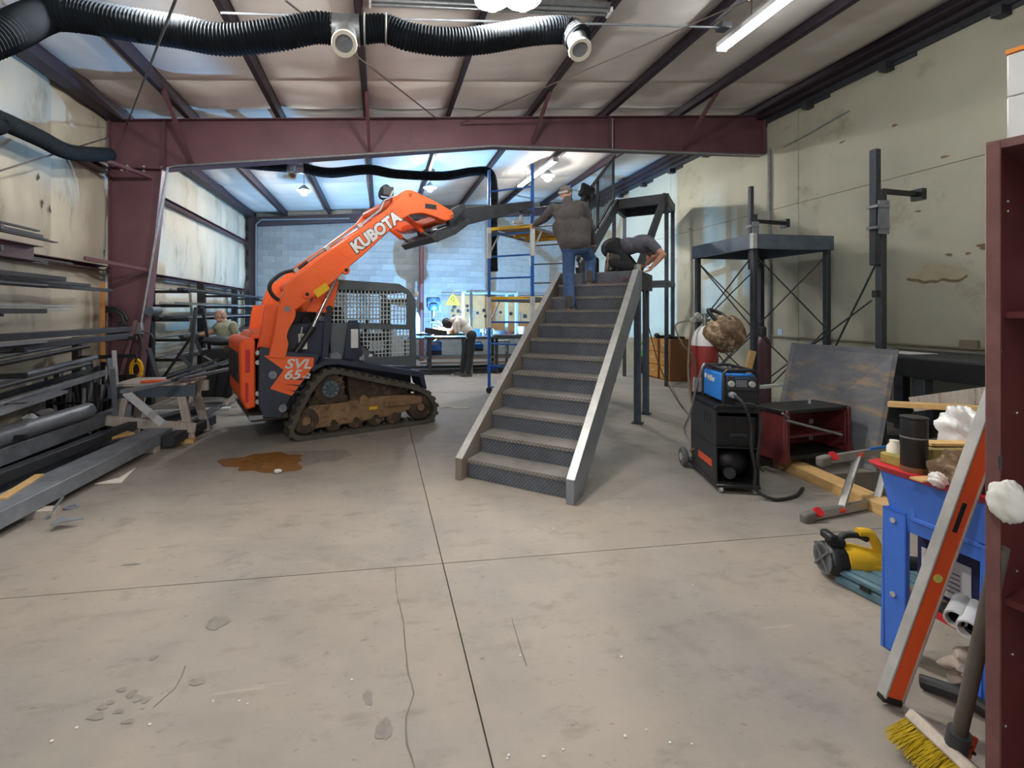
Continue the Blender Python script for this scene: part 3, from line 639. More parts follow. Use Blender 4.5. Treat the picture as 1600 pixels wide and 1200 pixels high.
    b = MB(); b.bx(-.2, min(-.575 * q, -.555 * q), 1.12, -.1, max(-.575 * q, -.555 * q), 1.38); part('filter_panel', b, white, sk)
b = MB(); b.cyl((.47, -.62, 3.22), (.47, .62, 3.22), .07, 16); part('cross_tube', b, orange, sk)
b = MB(); b.bx(1.1, -.62, 2.98, 1.3, .62, 3.1); part('cross_tube', b, orange, sk, bev=.02)
b = MB(); b.cyl((-.86, -.62, 1.98), (-.86, .62, 1.98), .06, 16); part('cross_tube', b, orange, sk)
# hoses along the boom
for k, y in enumerate((-.6, -.56)):
    b = MB(); b.tube(spline([(-1.02, y, 1.72), (-1.2, y, 1.8), (-1.26, y, 1.95), (-1.12, y, 2.1), (-.93, y, 2.17), (-.8, y, 2.27)], .04), .022, 10); part('hydraulic_hose', b, rubber, sk)
    b = MB(); b.tube([(-.8, y, 2.27), (-.15, y, 2.76), (.22, y, 3.06), (.28, y, 3.2), (.36, y, 3.24), (.42, y, 3.36)], .016, 8); part('hydraulic_tube', b, galv, sk)
for x, z in ((-.95, 2.15), (-.55, 2.46), (-.1, 2.8)):
    b = MB(); b.box((x, -.6, z), (.06, .12, .05), M4.Rotation(-.65, 3, 'Y')); part('hose_clamp', b, steel_lt, sk)
b = MB(); b.tube(spline([(.42, -.55, 3.36), (.35, -.5, 3.45), (.28, -.45, 3.38), (.3, -.4, 3.28), (.5, -.35, 3.3)], .03), .018, 8).box((.36, -.5, 3.36), (.16, .12, .12)); part('coupling_block', b, steel_dk, sk)
# tilt cylinders and quick hitch with the fork
for y in (-.38, .38):
    b = MB(); b.cyl((.55, y, 3.16), (1.0, y, 2.86), .04, 14); cy = part('tilt_cylinder', b, orange_dk, sk); b = MB(); b.cyl((.98, y, 2.87), (1.28, y, 2.72), .022, 12); part('piston_rod', b, chrome, cy)
b = MB(); ext(b, [(1.06, 2.76), (1.16, 2.86), (1.72, 3.1), (1.8, 3.05), (1.5, 2.83), (1.14, 2.68)], -.55, .55); qh = part('quick_hitch', b, steel_dk, sk, bev=.01)
for y in (-.5, .5):
    b = MB(); ext(b, rounded([(1.34, 3.08), (1.42, 3.2), (1.62, 3.33), (1.7, 3.3), (1.62, 3.08), (1.52, 2.94), (1.4, 2.94)], .03), y - .05, y + .05); part('hitch_ear', b, steel_dk, qh, bev=.006)
    b = MB(); b.cyl((1.36, y - .1, 3.06), (1.36, y + .1, 3.06), .035, 12); part('pin', b, steel_mid, qh)
b = MB(); b.bar((1.45, -.3, 2.98), (1.7, -.3, 3.24), .5, .06, up=(-.7, 0, .7)); part('hitch_plate', b, steel_dk, qh)
b = MB(); ext(b, [(1.55, 3.0), (1.58, 3.28), (3.3, 3.63), (3.3, 3.5), (1.9, 3.06)], -.3, -.18); fk = part('lifting_jib', b, steel_dk, sk, bev=.008)
b = MB(); b.bx(3.05, -.28, 3.4, 3.3, -.2, 3.46); part('jib_hook', b, steel_dk, fk)
# cab
cabp = rounded([(-.48, .9), (-.52, 1.6), (-.5, 1.93), (-.39, 2.07), (.55, 2.03), (.73, 1.94), (.82, 1.74), (.83, .78), (.3, .84)], .04)
def cabside(q):
    o = rounded([(-.49, 1.93), (-.4, 2.05), (.56, 2.02), (.73, 1.93), (.82, 1.74), (.825, .8), (.3, .86), (-.2, .92), (-.46, .95)], .03, 1)
    return o
for q in (1, -1):
    y0, y1 = -.51 * q, -.47 * q
    def pl(poly, name='cab_side', bev=.004):
        b = MB(); ext(b, poly, y0, y1); return part(name, b, cabgrey, cab_o if name != 'cab_side' else sk, bev=bev)
    # side frame made of members round the two openings
    b = MB()
    for poly in ([(-.5, 1.9), (-.39, 2.06), (.55, 2.03), (.7, 1.95), (.69, 1.88), (.58, 1.915), (-.36, 1.925)],
                 [(.69, 1.88), (.7, 1.95), (.78, 1.86), (.82, 1.74), (.83, .8), (.735, .81), (.735, 1.35), (.68, 1.42), (.68, 1.8)],
                 [(-.5, 1.9), (-.36, 1.925), (-.47, 1.86), (-.47, 1.47), (-.5, 1.47)],
                 [(-.5, 1.47), (.68, 1.43), (.735, 1.35), (-.08, 1.38), (-.16, 1.34), (-.47, 1.2)],
                 [(-.47, 1.2), (-.16, 1.34), (-.16, 1.24), (-.02, 1.14), (.2, .97), (-.1, .9), (-.45, .94)],
                 [(-.1, .9), (.2, .97), (.735, .97), (.735, .81)]):
        ext(b, poly, y0, y1)
    cs = part('cab_side', b, cabgrey, sk)
    def lattice(x0, x1, z0, z1, inside, step=.055):
        b = MB(); y = (y0 + y1) / 2; k = int((x1 - x0) / step)
        for i in range(1, k):
            x = x0 + (x1 - x0) * i / k; zz = [z0 + (z1 - z0) * t / 40 for t in range(41)]; ok = [z for z in zz if inside(x, z)]
            if ok: b.bar((x, y, ok[0]), (x, y, ok[-1]), .013, .013)
        k2 = int((z1 - z0) / step)
        for i in range(1, k2):
            z = z0 + (z1 - z0) * i / k2; xx = [x0 + (x1 - x0) * t / 60 for t in range(61)]; ok = [x for x in xx if inside(x, z)]
            if ok: b.bar((ok[0], y, z), (ok[-1], y, z), .013, .013)
        return b
    gm = mat('window lattice paint', '#b3bcbd', rough=.5)
    part('window_grille', lattice(-.47, .7, 1.45, 1.93, lambda x, z: z < 1.925 and x < .7 - max(0, z - 1.84) * 1.0), gm, cs)
    part('window_grille', lattice(-.16, .74, .96, 1.38, lambda x, z: x > -.14 + max(0, 1.24 - z) * 1.35 and x < .735 and z > .965), gm, cs)
b = MB(); ext(b, rounded([(-.5, 1.93), (-.4, 2.06), (.55, 2.03), (.72, 1.95), (.7, 1.9), (.5, 1.97), (-.38, 1.99), (-.47, 1.9)], .02), -.47, .47); part('cab_roof', b, cabgrey, sk)
b = MB(); b.bx(.78, -.49, .8, .83, -.42, 1.8).bx(.78, .42, .8, .83, .49, 1.8).bx(.76, -.49, 1.74, .82, .49, 1.82); part('front_frame', b, cabgrey, sk, bev=.006)
b = MB(); b.bx(.84, -.5, 1.85, .88, -.43, 1.92); part('work_light', b, white, sk, bev=.006)
b = MB(); b.bx(-.49, -.45, 1.3, -.46, .45, 1.9); part('rear_glass', b, glass_m, sk)
b = MB(); b.bx(-.3, -.25, 1.05, .2, .25, 1.18).box((-.22, 0, 1.42), (.12, .44, .55), M4.Rotation(-.15, 3, 'Y')); part('operator_seat', b, black, sk, bev=.03, seg=2)
for y in (-.36, .36):
    b = MB(); b.bx(-.1, y - .07, 1.2, .45, y + .07, 1.3).cyl((.35, y, 1.3), (.38, y, 1.5), .025, 10); part('control_arm', b, black, sk, bev=.01)
b = MB(); b.bx(-.45, -.2, 1.55, -.38, .1, 1.75); part('seat_label', b, ivory, sk)
for q in (1, -1):
    b = MB(); ext(b, [(-.75, .93), (-.6, 1.0), (-.42, .99), (.8, .75), (.86, .5), (.78, .56), (.74, .68), (-.45, .93), (-.62, .93), (-.78, .86)], -.8 * q, -.5 * q); part('fender', b, bodyblk, sk, bev=.006)
b = MB(); b.bx(-.15, -.53, .93, 0, -.5, 1.02); b.cyl((-.05, -.56, .97), (-.05, -.5, .97), .03, 12); part('latch', b, steel_lt, sk)
b = MB(); b.bx(.08, -.513, .98, .13, -.51, 1.02); part('label_plate', b, white, sk)
# ------------------------------------------------------------------ the new steel stairs (own frame: x across, y up the flight)
ST_L, ST_A = V((1.16, 4.06, 0)), R(-40.3); RISE, RUN, Y0T = .183, .269, .09
def S(x, y, z): return V((ST_L.x + x * cos(ST_A) - y * sin(ST_A), ST_L.y + x * sin(ST_A) + y * cos(ST_A), z))
ST_N = V((-sin(ST_A), cos(ST_A), 0))                                    # run direction; used to meet a picture point with a plane across the flight
def SP(px, py, y): k = ST_N.x * ST_L.x + ST_N.y * ST_L.y + y; return W(px, py, pl=(ST_N.x, ST_N.y, k))
def checker_mat(name, c1, c2, rough, freq=25.):
    m = mat(name, c1, c2, rough=rough, metal=.15, scale=4, c3='#7a6a58', t3=.67, s3=3); nt = m.node_tree; N = nt.nodes; L = nt.links; p = N['Principled BSDF']
    tc = N.new('ShaderNodeTexCoord'); sp = N.new('ShaderNodeSeparateXYZ'); L.new(tc.outputs['Object'], sp.inputs[0])
    ad = N.new('ShaderNodeMath'); L.new(sp.outputs[1], ad.inputs[0]); L.new(sp.outputs[2], ad.inputs[1])
    def ma(op, a, b_=None):
        x = N.new('ShaderNodeMath'); x.operation = op
        for i, v in enumerate((a, b_)):
            if v is None: continue
            if isinstance(v, (int, float)): x.inputs[i].default_value = v
            else: L.new(v, x.inputs[i])
        return x.outputs[0]
    u = ma('MULTIPLY', ma('ADD', sp.outputs[0], ad.outputs[0]), freq); v = ma('MULTIPLY', ma('SUBTRACT', sp.outputs[0], ad.outputs[0]), freq)
    fu, fv = ma('FLOOR', u), ma('FLOOR', v); chk = ma('PINGPONG', ma('ADD', fu, fv), 1)
    def tri(t): return ma('ABSOLUTE', ma('SUBTRACT', ma('FRACT', t), .5))
    a = ma('MAXIMUM', ma('MULTIPLY', tri(u), 3.4), tri(v)); b_ = ma('MAXIMUM', ma('MULTIPLY', tri(v), 3.4), tri(u))
    d = ma('ADD', ma('MULTIPLY', a, chk), ma('MULTIPLY', b_, ma('SUBTRACT', 1, chk)))
    h = N.new('ShaderNodeMapRange'); h.inputs[1].default_value = .44; h.inputs[2].default_value = .3; L.new(d, h.inputs[0])
    bp = N.new('ShaderNodeBump'); bp.inputs['Distance'].default_value = .012; bp.inputs['Strength'].default_value = 1.; L.new(h.outputs[0], bp.inputs['Height']); L.new(bp.outputs[0], p.inputs['Normal'])
    bs = p.inputs['Base Color'].links[0].from_socket; hv = N.new('ShaderNodeMix'); hv.data_type = 'RGBA'; hv.blend_type = 'MULTIPLY'; hv.inputs[0].default_value = 1; cr = N.new('ShaderNodeValToRGB'); cr.color_ramp.elements[0].color = (.55, .56, .6, 1); cr.color_ramp.elements[1].color = (1.5, 1.5, 1.5, 1); L.new(h.outputs[0], cr.inputs[0]); L.new(bs, hv.inputs[6]); L.new(cr.outputs[0], hv.inputs[7]); L.new(hv.outputs[2], p.inputs['Base Color'])
    r = N.new('ShaderNodeMapRange'); r.inputs[3].default_value = rough + .12; r.inputs[4].default_value = rough - .12; L.new(h.outputs[0], r.inputs[0]); L.new(r.outputs[0], p.inputs['Roughness'])
    return m
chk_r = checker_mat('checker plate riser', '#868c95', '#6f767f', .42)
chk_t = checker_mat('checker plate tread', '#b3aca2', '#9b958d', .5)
strg = mat('ground steel channel', '#8e949a', '#757c84', rough=.4, metal=.15, scale=3, c3='#8d7a63', t3=.63, s3=2.2, stretch=(3, 1, 1))
strg_in = mat('heat tinted steel', '#8d8177', '#75706c', rough=.45, metal=.1, scale=3, c3='#9a7550', t3=.58, s3=3.5)
edge = mat('bright ground edge', '#cfcfcb', '#b5b6b4', rough=.38, metal=.2, scale=9)
stn = thing('staircase', 'straight flight of grey checker plate steel stairs in the middle of the floor', 'stairs', ST_L, ST_A)
SL = RISE / RUN
def ztop(y): return .21 + SL * y
for sd, nm in ((-1, 'l'), (1, 'r')):
    xo, xi = .58 * sd, .51 * sd; t = .012 * sd
    ye = 3.22; zt = 2.2
    yk = (zt - .21) / SL
    web = [(0, 0), (0, .21), (yk, zt), (ye, zt), (ye, zt - .26), (.22, 0)]
    b = MB(); f0 = (lambda x: lambda y, z: V((x, y, z)))
    # channel opens outwards on the left, inwards web
    b.prism(web, f0(xi), f0(xi + t)); so = part('stringer', b, strg_in, stn, label='side stringer with heat tinted inner web')
    b = MB(); P = [(0, 0), (0, .21), (yk, zt), (ye, zt)]
    for a, c in zip(P[1:], P[2:]): b.bar(((xo + xi) / 2, a[0], a[1] - .006), ((xo + xi) / 2, c[0], c[1] - .006), .075, .014)
    part('top_flange', b, edge, so, bev=.003)
    b = MB(); b.bar(((xo + xi) / 2, .22, .006), ((xo + xi) / 2, ye, zt - .255), .07, .012); part('bottom_flange', b, strg, so)
    b = MB(); b.bx(min(xo, xi), -.012, 0, max(xo, xi), .0, .21); part('end_plate', b, strg_in if sd < 0 else strg, so, bev=.004)
    b = MB(); b.prism([(p[0], p[1]) for p in [(.01, .005), (.01, .2), (yk, zt - .01), (ye, zt - .01), (ye, zt - .25), (.22, .005)]], f0(xo), f0(xo - t)); part('outer_plate', b, strg, so)
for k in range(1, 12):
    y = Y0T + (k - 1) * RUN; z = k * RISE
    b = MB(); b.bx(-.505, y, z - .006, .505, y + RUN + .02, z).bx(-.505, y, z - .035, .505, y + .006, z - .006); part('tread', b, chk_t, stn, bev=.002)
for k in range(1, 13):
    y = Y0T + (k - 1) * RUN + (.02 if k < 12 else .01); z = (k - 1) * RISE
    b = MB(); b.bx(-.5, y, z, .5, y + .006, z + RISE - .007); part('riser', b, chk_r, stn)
    if k < 12:
        for sd in (-1, 1):
            b = MB(); b.bar((.497 * sd, y + .03, z + RISE - .02), (.497 * sd, y + .25, z + RISE - .02), .02, .025); part('tread_angle', b, strg_in, stn)
# landing
ld = thing('stair_landing', 'dark steel landing on tube posts at the head of the checker plate stairs', 'landing', ST_L, ST_A)
b = MB(); b.bx(-.5, 3.06, 2.185, .5, 4.1, 2.197); part('deck_plate', b, chk_t, ld)
for q in (-1, 1):
    b = MB(); b.chan((.55 * q, 3.23, 2.07), (.55 * q, 4.12, 2.07), .07, .25, .01, side=-q); part('side_channel', b, steel_dk, ld)
b = MB(); b.chan((-.5, 4.1, 2.07), (.5, 4.1, 2.07), .07, .25, .01); part('rear_channel', b, steel_dk, ld)
for x in (-.52, .5):
    for y in (3.32, 4.04):
        b = MB(); b.bx(x - .045, y - .045, 0, x + .045, y + .045, 1.945); pp = part('post', b, steel_blue, ld, bev=.008)
        b = MB(); b.bx(x - .075, y - .075, 0, x + .075, y + .075, .012); part('foot_plate', b, steel_dk, pp)
# tower with the upper flight
tw = thing('stair_tower', 'tall black steel tower with open upper stringers behind the stair landing', 'tower', S(-.13, 7.8, 0), ST_A)
def TB(x0, y0, z0, x1, y1, z1): b = MB(); b.bx(x0 + .13, y0 - 7.8, z0, x1 + .13, y1 - 7.8, z1); return b
tx0, tx1, ty0, ty1 = -.68, .42, 7.2, 8.35
for x in (tx0, tx1):
    for y in (ty0, ty1):
        part('post', TB(x - .038, y - .038, 0, x + .038, y + .038, 3.98), steel_dk, tw, bev=.006)
for z0, z1 in ((3.98, 4.18), (2.2, 2.3)):
    for y in (ty0, ty1): part('cross_beam', TB(tx0 - .05, y - .05, z0, tx1 + .05, y + .02, z1), steel_dk, tw, bev=.004)
    for x in (tx0, tx1): part('cross_beam', TB(x - .05, ty0, z0, x + .04, ty1, z1), steel_dk, tw, bev=.004)
part('deck_plate', TB(tx0, ty0, 4.165, tx1, ty1, 4.18), steel_dk, tw)
for x in (-.6, .38):
    b = MB(); b.bar((x + .13, 4.1 - 7.8, 2.27), (x + .13, 7.2 - 7.8, 4.09), .06, .24); so = part('upper_stringer', b, steel_dk, tw, bev=.004)
    for k in range(8):
        y = 4.45 + .35 * k; z = 2.3 + (y - 4.1) * .588; b = MB(); b.bar((x + .09, y - 7.8, z), (x + .09, y + .2 - 7.8, z), .04, .04); part('tread_clip', b, steel_mid, so)
rl = thing('guard_railing', 'black picket guard railing rising along the upper stringer behind the standing worker', 'railing', S(-.64, 5.6, 0), ST_A)
def RLp(y, z): return V((0, y - 5.6, z))
zu = lambda y: 2.4 + (y - 4.1) * .588
b = MB(); b.bar(RLp(4.2, zu(4.2) + .07), RLp(7.1, zu(7.1) + .07), .04, .04); part('bottom_rail', b, steel_dk, rl)
b = MB(); b.bar(RLp(4.2, zu(4.2) + 1.0), RLp(7.1, zu(7.1) + 1.0), .045, .045); part('top_rail', b, steel_dk, rl)
for k in range(26):
    y = 4.25 + .112 * k; b = MB(); w_ = .04 if k % 12 == 0 else .013; b.bx(-w_ / 2, y - 5.6 - w_ / 2, zu(y) + .0, w_ / 2, y - 5.6 + w_ / 2, zu(y) + 1.0); part('picket', b, steel_dk, rl)
b = MB(); p = S(-.66, 4.75, 3.84); b.ell(p, (.13, .1, .13)).ell(p + V((.13, .05, -.05)), (.09, .1, .16)).ell(p + V((-.02, .0, -.12)), (.06, .06, .1)).tube(spline([p + V((-.1, 0, .05)), p + V((0, 0, .16)), p + V((.12, 0, .05))], .05), .018, 8)
for i, q in enumerate(b.v): b.v[i] = q + V((.02 * sin(31 * q.z), .02 * sin(27 * q.x), .015 * sin(37 * q.x + 9 * q.z)))
single('tool_bag', b, black, 'dark tool bag hung at the top of the black picket railing', 'bag')
# ------------------------------------------------------------------ scaffold
scf = thing('scaffold', 'blue rolling scaffold tower with yellow edged platforms left of the stairs', 'scaffold', (2.12, 8.97, 0))
A0, A1, OFF = V((2.12, 8.97, 0)), V((2.84, 8.46, 0)), V((1.31, 1.3, 0))
wht = mat('worn white paint', '#cfd2d1', '#b3b7b7', rough=.5, scale=7)
for nm, o in (('a', V((0, 0, 0))), ('b', OFF)):
    for p in (A0 + o, A1 + o):
        b = MB(); b.bar(p + V((0, 0, .13)), p + V((0, 0, 4.42)), .055, .055); part('post', b, bluep, scf, wd=True, bev=.01)
        b = MB(); b.lathe([(.06, -.02), (.065, 0), (.06, .02)], p + V((0, 0, .065)), (1, 1, 0), 16); part('caster', b, rubber, scf, wd=True)
        for z in (3.25, 1.88):
            b = MB(); b.bx(p.x - .04, p.y - .04, z - .58, p.x + .04, p.y + .04, z + .03); part('platform_bracket', b, wht, scf, wd=True, bev=.006)
    for k in range(10):
        z = .13 + .429 * k
        if nm == 'b' and z > 4: continue
        b = MB(); b.cyl(A0 + o + V((0, 0, z)), A1 + o + V((0, 0, z)), .018, 10); part('rung', b, bluep if nm == 'a' else steel_dk, scf, wd=True)
for z in (3.25, 1.88):
    d = (A1 - A0).normalized(); l = OFF.normalized()
    b = MB(); a0, a1, c0, c1 = A0 + V((0, 0, z)), A1 + V((0, 0, z)), A0 + OFF + V((0, 0, z)), A1 + OFF + V((0, 0, z))
    b.bar(a0.lerp(a1, .5) + l * .03 + V((0, 0, .015)), c0.lerp(c1, .5) - l * .03 + V((0, 0, .015)), .78, .02); pf = part('deck', b, ply, scf, wd=True)
    for p, q in ((a0, a1), (c0, c1)): b = MB(); b.bar(p + V((0, 0, -.0)), q + V((0, 0, -.0)), .03, .06); part('end_rail', b, yellow, pf, wd=True)
    for t in (.3, .55, .8): b = MB(); b.bar(a0.lerp(c0, t) - V((0, 0, .02)), a1.lerp(c1, t) - V((0, 0, .02)), .04, .04); part('deck_rib', b, yellow, pf, wd=True)
    for p, q in ((a0, c0), (a1, c1)): b = MB(); b.bar(p - V((0, 0, .03)), q - V((0, 0, .03)), .03, .06); part('side_rail', b, steel_mid, scf, wd=True)
    for p in (a0, a1):
        b = MB(); b.bar(p - V((0, 0, .5)), p + l * .4 - V((0, 0, .05)), .02, .03); part('knee_brace', b, wht, scf, wd=True)
b = MB(); p = A0.lerp(A1, .75) + V((0, 0, 3.3)); b.lathe([(.05, 0), (.055, .03), (.03, .1), (.035, .16)], p, n=12).box(p + V((-.1, 0, .03)), (.12, .08, .05)); single('glove_pair', b, paper, 'pale work gloves lying on the upper scaffold platform edge', 'gloves')
# ------------------------------------------------------------------ right side: platform, posts, table
pf = thing('steel_platform', 'tall dark steel platform frame on four posts with rod cross braces by the cream wall', 'platform', (5.6, 6.25, 0))
px0, px1, py0, py1, pz = 5.55, 6.92, 6.24, 7.6, 2.79
for (a, c) in (((px0, py0), (px1, py0)), ((px0, py1), (px1, py1)), ((px0, py0), (px0, py1)), ((px1, py0), (px1, py1))):
    b = MB(); b.bar((a[0], a[1], pz - .11), (c[0], c[1], pz - .11), .05, .22); part('rim_channel', b, steel_blue, pf, wd=True, bev=.004)
b = MB(); b.bx(px0, py0, pz - .012, px1, py1, pz); part('deck_plate', b, steel_dk, pf, wd=True)
b = MB(); b.bx(px0 - .035, py0 - .035, pz - .22, px0 + .03, py0 + .03, pz + .01); part('weld_seam', b, steel_lt, pf, wd=True)
for x, y in ((px0 + .05, py0 + .05), (px1 - .05, py0 + .05), (px0 + .05, py1 - .05), (px1 - .05, py1 - .05)):
    b = MB(); b.bx(x - .038, y - .038, 0, x + .038, y + .038, pz - .2); part('post', b, steel_dk, pf, wd=True, bev=.006)
def braces(p, q, z0, z1, th):
    for a, c in ((p, q), (q, p)):
        b = MB(); b.cyl((a[0], a[1], z0), (c[0], c[1], z1), .011, 6); part('brace_rod', b, steel_dk, th, wd=True)
for z0, z1 in ((.25, 1.35), (1.35, 2.5)):
    braces((px0 + .05, py0 + .05), (px1 - .05, py0 + .05), z0, z1, pf); braces((px0 + .05, py0 + .05), (px0 + .05, py1 - .05), z0, z1, pf); braces((px0 + .05, py1 - .05), (px1 - .05, py1 - .05), z0, z1, pf)
def jib(x, y, z0, zm, z1, za, al, label, dx=.06, w=.075):
    t = thing('jib_post', label, 'post', (x, y, z0))
    b = MB(); b.bx(x - w / 2 + dx, y - w / 2, z0, x + w / 2 + dx, y + w / 2, zm); part('lower_tube', b, steel_dk, t, wd=True, bev=.006)
    b = MB(); b.bx(x - w / 2 + dx - w - .004, y - w / 2, zm - .85, x + w / 2 + dx - w - .004, y + w / 2, z1); part('upper_tube', b, steel_dk, t, wd=True, bev=.006)
    b = MB(); b.bx(x - w + dx - .02, y - w / 2 - .02, zm - .5, x + w / 2 + dx + .005, y - w / 2 - .004, zm - .12); part('splice_plate', b, steel_mid, t, wd=True)
    for z in (zm - .18, zm - .42):
        b = MB(); b.bx(x - w * 1.5 + dx - .02, y - w / 2 - .03, z - .02, x + w / 2 + dx, y + w / 2 + .02, z + .01); part('clamp', b, steel_mid, t, wd=True)
    b = MB(); b.bar((x + dx, y, za), (x + dx + al, y, za - .02), .05, .05); part('arm', b, black, t, wd=True)
    b = MB(); b.bx(x + dx + al - .02, y - .06, za - .09, x + dx + al + .04, y + .06, za + .04); part('arm_bracket', b, black, t, wd=True)
    return t
jib(5.72, 6.4, pz, 3.12, 3.55, 3.02, .52, 'dark jib post with a short arm standing on the tall platform corner', dx=-.01, w=.06)
jp = jib(5.6, 4.53, 0, 3.0, 3.47, 3.0, .5, 'tall dark jib post with a short arm behind the leaning steel plate')
b = MB(); b.cyl((5.72, 4.55, 2.35), (6.1, 5.9, .25), .011, 6); part('brace_rod', b, steel_dk, jp, wd=True)
b = MB(); b.cyl((5.62, 4.6, 1.75), (5.62, 6.1, .6), .011, 6); part('brace_rod', b, steel_dk, jp, wd=True)
b = MB(); b.bx(5.5, 4.45, 1.78, 5.56, 4.5, 1.86); part('stop_block', b, black, jp, wd=True)
tb = thing('steel_table', 'heavy black steel table along the cream wall beside the shelf', 'table', (5.97, 4.33, 0))
b = MB(); b.bx(5.97, 3.1, 1.085, 7.24, 5.55, 1.1); part('table_top', b, steel_dk, tb, wd=True)
for (a, c) in (((5.99, 3.1), (5.99, 5.55)), ((7.2, 3.1), (7.2, 5.55)), ((5.97, 4.33), (7.2, 4.33)), ((5.97, 5.53), (7.2, 5.53))):
    b = MB(); b.bar((a[0], a[1], .98), (c[0], c[1], .98), .05, .21); part('apron', b, black, tb, wd=True, bev=.004)
for x, y in ((6.05, 4.4), (6.05, 5.45), (7.15, 5.45), (6.05, 3.2), (7.15, 3.2)):
    b = MB(); b.bx(x - .06, y - .06, 0, x + .06, y + .06, .88); part('leg', b, steel_dk, tb, wd=True, bev=.006)
b = MB(); b.bx(6.0, 3.3, .3, 7.1, 5.4, .36); part('lower_shelf', b, black, tb, wd=True)
b = MB(); p = W(1420, 548, Z=1.1); b.bx(6.35, 4.75, 1.1, 6.75, 5.4, 1.106); single('paper_sheet', b, paper, 'white paper sheet lying on the black steel table', 'paper')
# leaning plate
pl = MB(); P = [V((4.62, 4.93, 0)), V((4.98, 4.02, 0)), W(1405, 547.5, Z=1.22), W(1237.5, 536, Z=1.22)]
n_ = (P[1] - P[0]).cross(P[3] - P[0]).normalized() * .012
pl.add(P + [p + n_ for p in P], [(0, 1, 2, 3), (7, 6, 5, 4), (0, 4, 5, 1), (1, 5, 6, 2), (2, 6, 7, 3), (3, 7, 4, 0)])
plate_m = mat('rust streaked steel plate', '#6d6f74', '#5a5d64', rough=.5, metal=.3, scale=3, c3='#8a7a66', t3=.56, s3=2.2, stretch=(1, 1, 2.6), detail=8)
single('steel_plate', pl, plate_m, 'big square steel plate with rust streaks leaning behind the red machine base', 'plate')
# red machine base
bn = thing('machine_base', 'brick red machine base with open front set on lumber beside the welding cart', 'machine base', (3.96, 4.06, .12), R(7.7))
b = MB(); b.bx(-.02, 0, .48, .88, .36, .52); part('top_plate', b, black_worn, bn, bev=.006)
for x, s in ((0, 1), (.84, -1)):
    b = MB(); b.prism([(0, .0), (.38, .0), (.36, .08), (.36, .5), (.02, .5), (.02, .08)], lambda y, z: V((x, y - .01, z)), lambda y, z: V((x + .045, y - .01, z))); sd = part('side_panel', b, brick_red, bn, bev=.006)
    b = MB(); b.prism([(-.04, 0), (.1, 0), (.02, .16), (.02, .5), (-.0, .52), (-.02, .5), (-.02, .12)], lambda u, z: V((x + .02 - s * u, -.02, z)), lambda u, z: V((x + .02 - s * u, .01, z))); part('front_flange', b, brick_red, sd, bev=.004)
b = MB(); b.bx(.0, .34, .0, .88, .36, .5); bk = part('back_panel', b, brick_red, bn)
for i in range(4):
    b = MB(); b.bx(.1 + .17 * i, .325, .3, .23 + .17 * i, .34, .42); part('pressed_panel', b, brick_red, bk, bev=.006)
b = MB(); b.bx(.04, .0, .02, .86, .34, .06); part('floor_pan', b, black_worn, bn)
b = MB(); b.bx(.04, .02, .24, .86, .3, .26); part('inner_rail', b, brick_red, bn)
b = MB(); b.cyl((.05, .1, .22), (.86, .1, .22), .012, 8); part('rod', b, steel_lt, bn)
for z in (.08, .26, .43):
    b = MB(); b.bx(.78, .335, z, .84, .339, z + .05); part('slot', b, steel_lt, bn)
b = MB(); b.cyl((.9, .1, .3), (.96, .1, .3), .025, 10); part('knob', b, steel_lt, bn)
b = MB(); b.cyl((.6, .2, .52), (.6, .2, .56), .012, 8); part('bolt', b, steel_lt, bn)
b = MB(); b.tube([(-.02, -.03, .43), (.62, -.1, .26)], .014, 8); part('crank_rod', b, galv, bn)
b = MB(); b.tube([(-.06, -.02, .5), (.02, -.02, .45)], .012, 8); part('lever', b, galv, bn)
def beam(p, q, w, h, m, label, name='lumber', cat='board', group=None, bev=.003):
    b = MB(); b.bar(p, q, w, h); return single(name, b, m, label, cat, group, bev=bev)
beam((4.28, 4.95, .045), (3.98, 2.9, .045), .19, .09, pine, 'yellow pine board on the floor running out from under the red machine base')
beam((4.75, 4.5, .06), (3.75, 4.35, .06), .1, .11, mat('dark timber', '#4c4338', '#39322a', rough=.9), 'dark timber block under the red machine base')
b = MB(); b.bx(4.3, 3.0, .012, 5.0, 3.9, .045); single('wood_pallet_board', b, mat('dark timber', '#4c4338'), 'dark flat board on the floor behind the ladder', 'board')
# ------------------------------------------------------------------ welding cart, welder, gas cylinder
CT = V((3.14, 3.69, 0)); CA = R(-17)
ct = thing('welding_cart', 'black welding cart with rear wheels and orange stripe right of the stairs', 'cart', CT, CA)
cw, cd, ch = .18, .62, .77
b = MB(); b.bx(-cw, .0, .05, cw, cd + .2, .08); part('base_tray', b, black_worn, ct, bev=.006)
for x in (-cw, cw - .012): b = MB(); b.bx(x, .03, .08, x + .012, cd, ch); sp_ = part('side_panel', b, black_worn, ct)
b = MB()
for k, (y, z) in enumerate(((.16, .58), (.22, .58), (.28, .58))): b.bx(-cw - .002, y, z, -cw + .001, y + .012, z + .1)
part('vent_slot', b, black, ct, kind='stuff')
b = MB(); b.bx(-cw - .003, .12, .2, -cw, .44, .26); part('stripe', b, mat('orange red label', '#d8512c', rough=.5), ct)
b = MB(); b.bx(-cw, cd - .01, .08, cw, cd, ch); part('rear_panel', b, black, ct)
for z in (.08, .4, .74): b = MB(); b.bx(-cw, .02, z, cw, cd, z + .012); part('shelf', b, black, ct)
b = MB(); b.bx(-cw + .012, .06, .41, cw - .012, .075, .68); dr = part('drawer_front', b, black, ct, bev=.004); b = MB(); b.bx(-.06, .05, .5, .08, .062, .53); part('handle', b, steel_dk, dr)
b = MB(); b.ell((0, .2, .24), (.155, .12, .13)); part('cable_drum', b, black, ct)
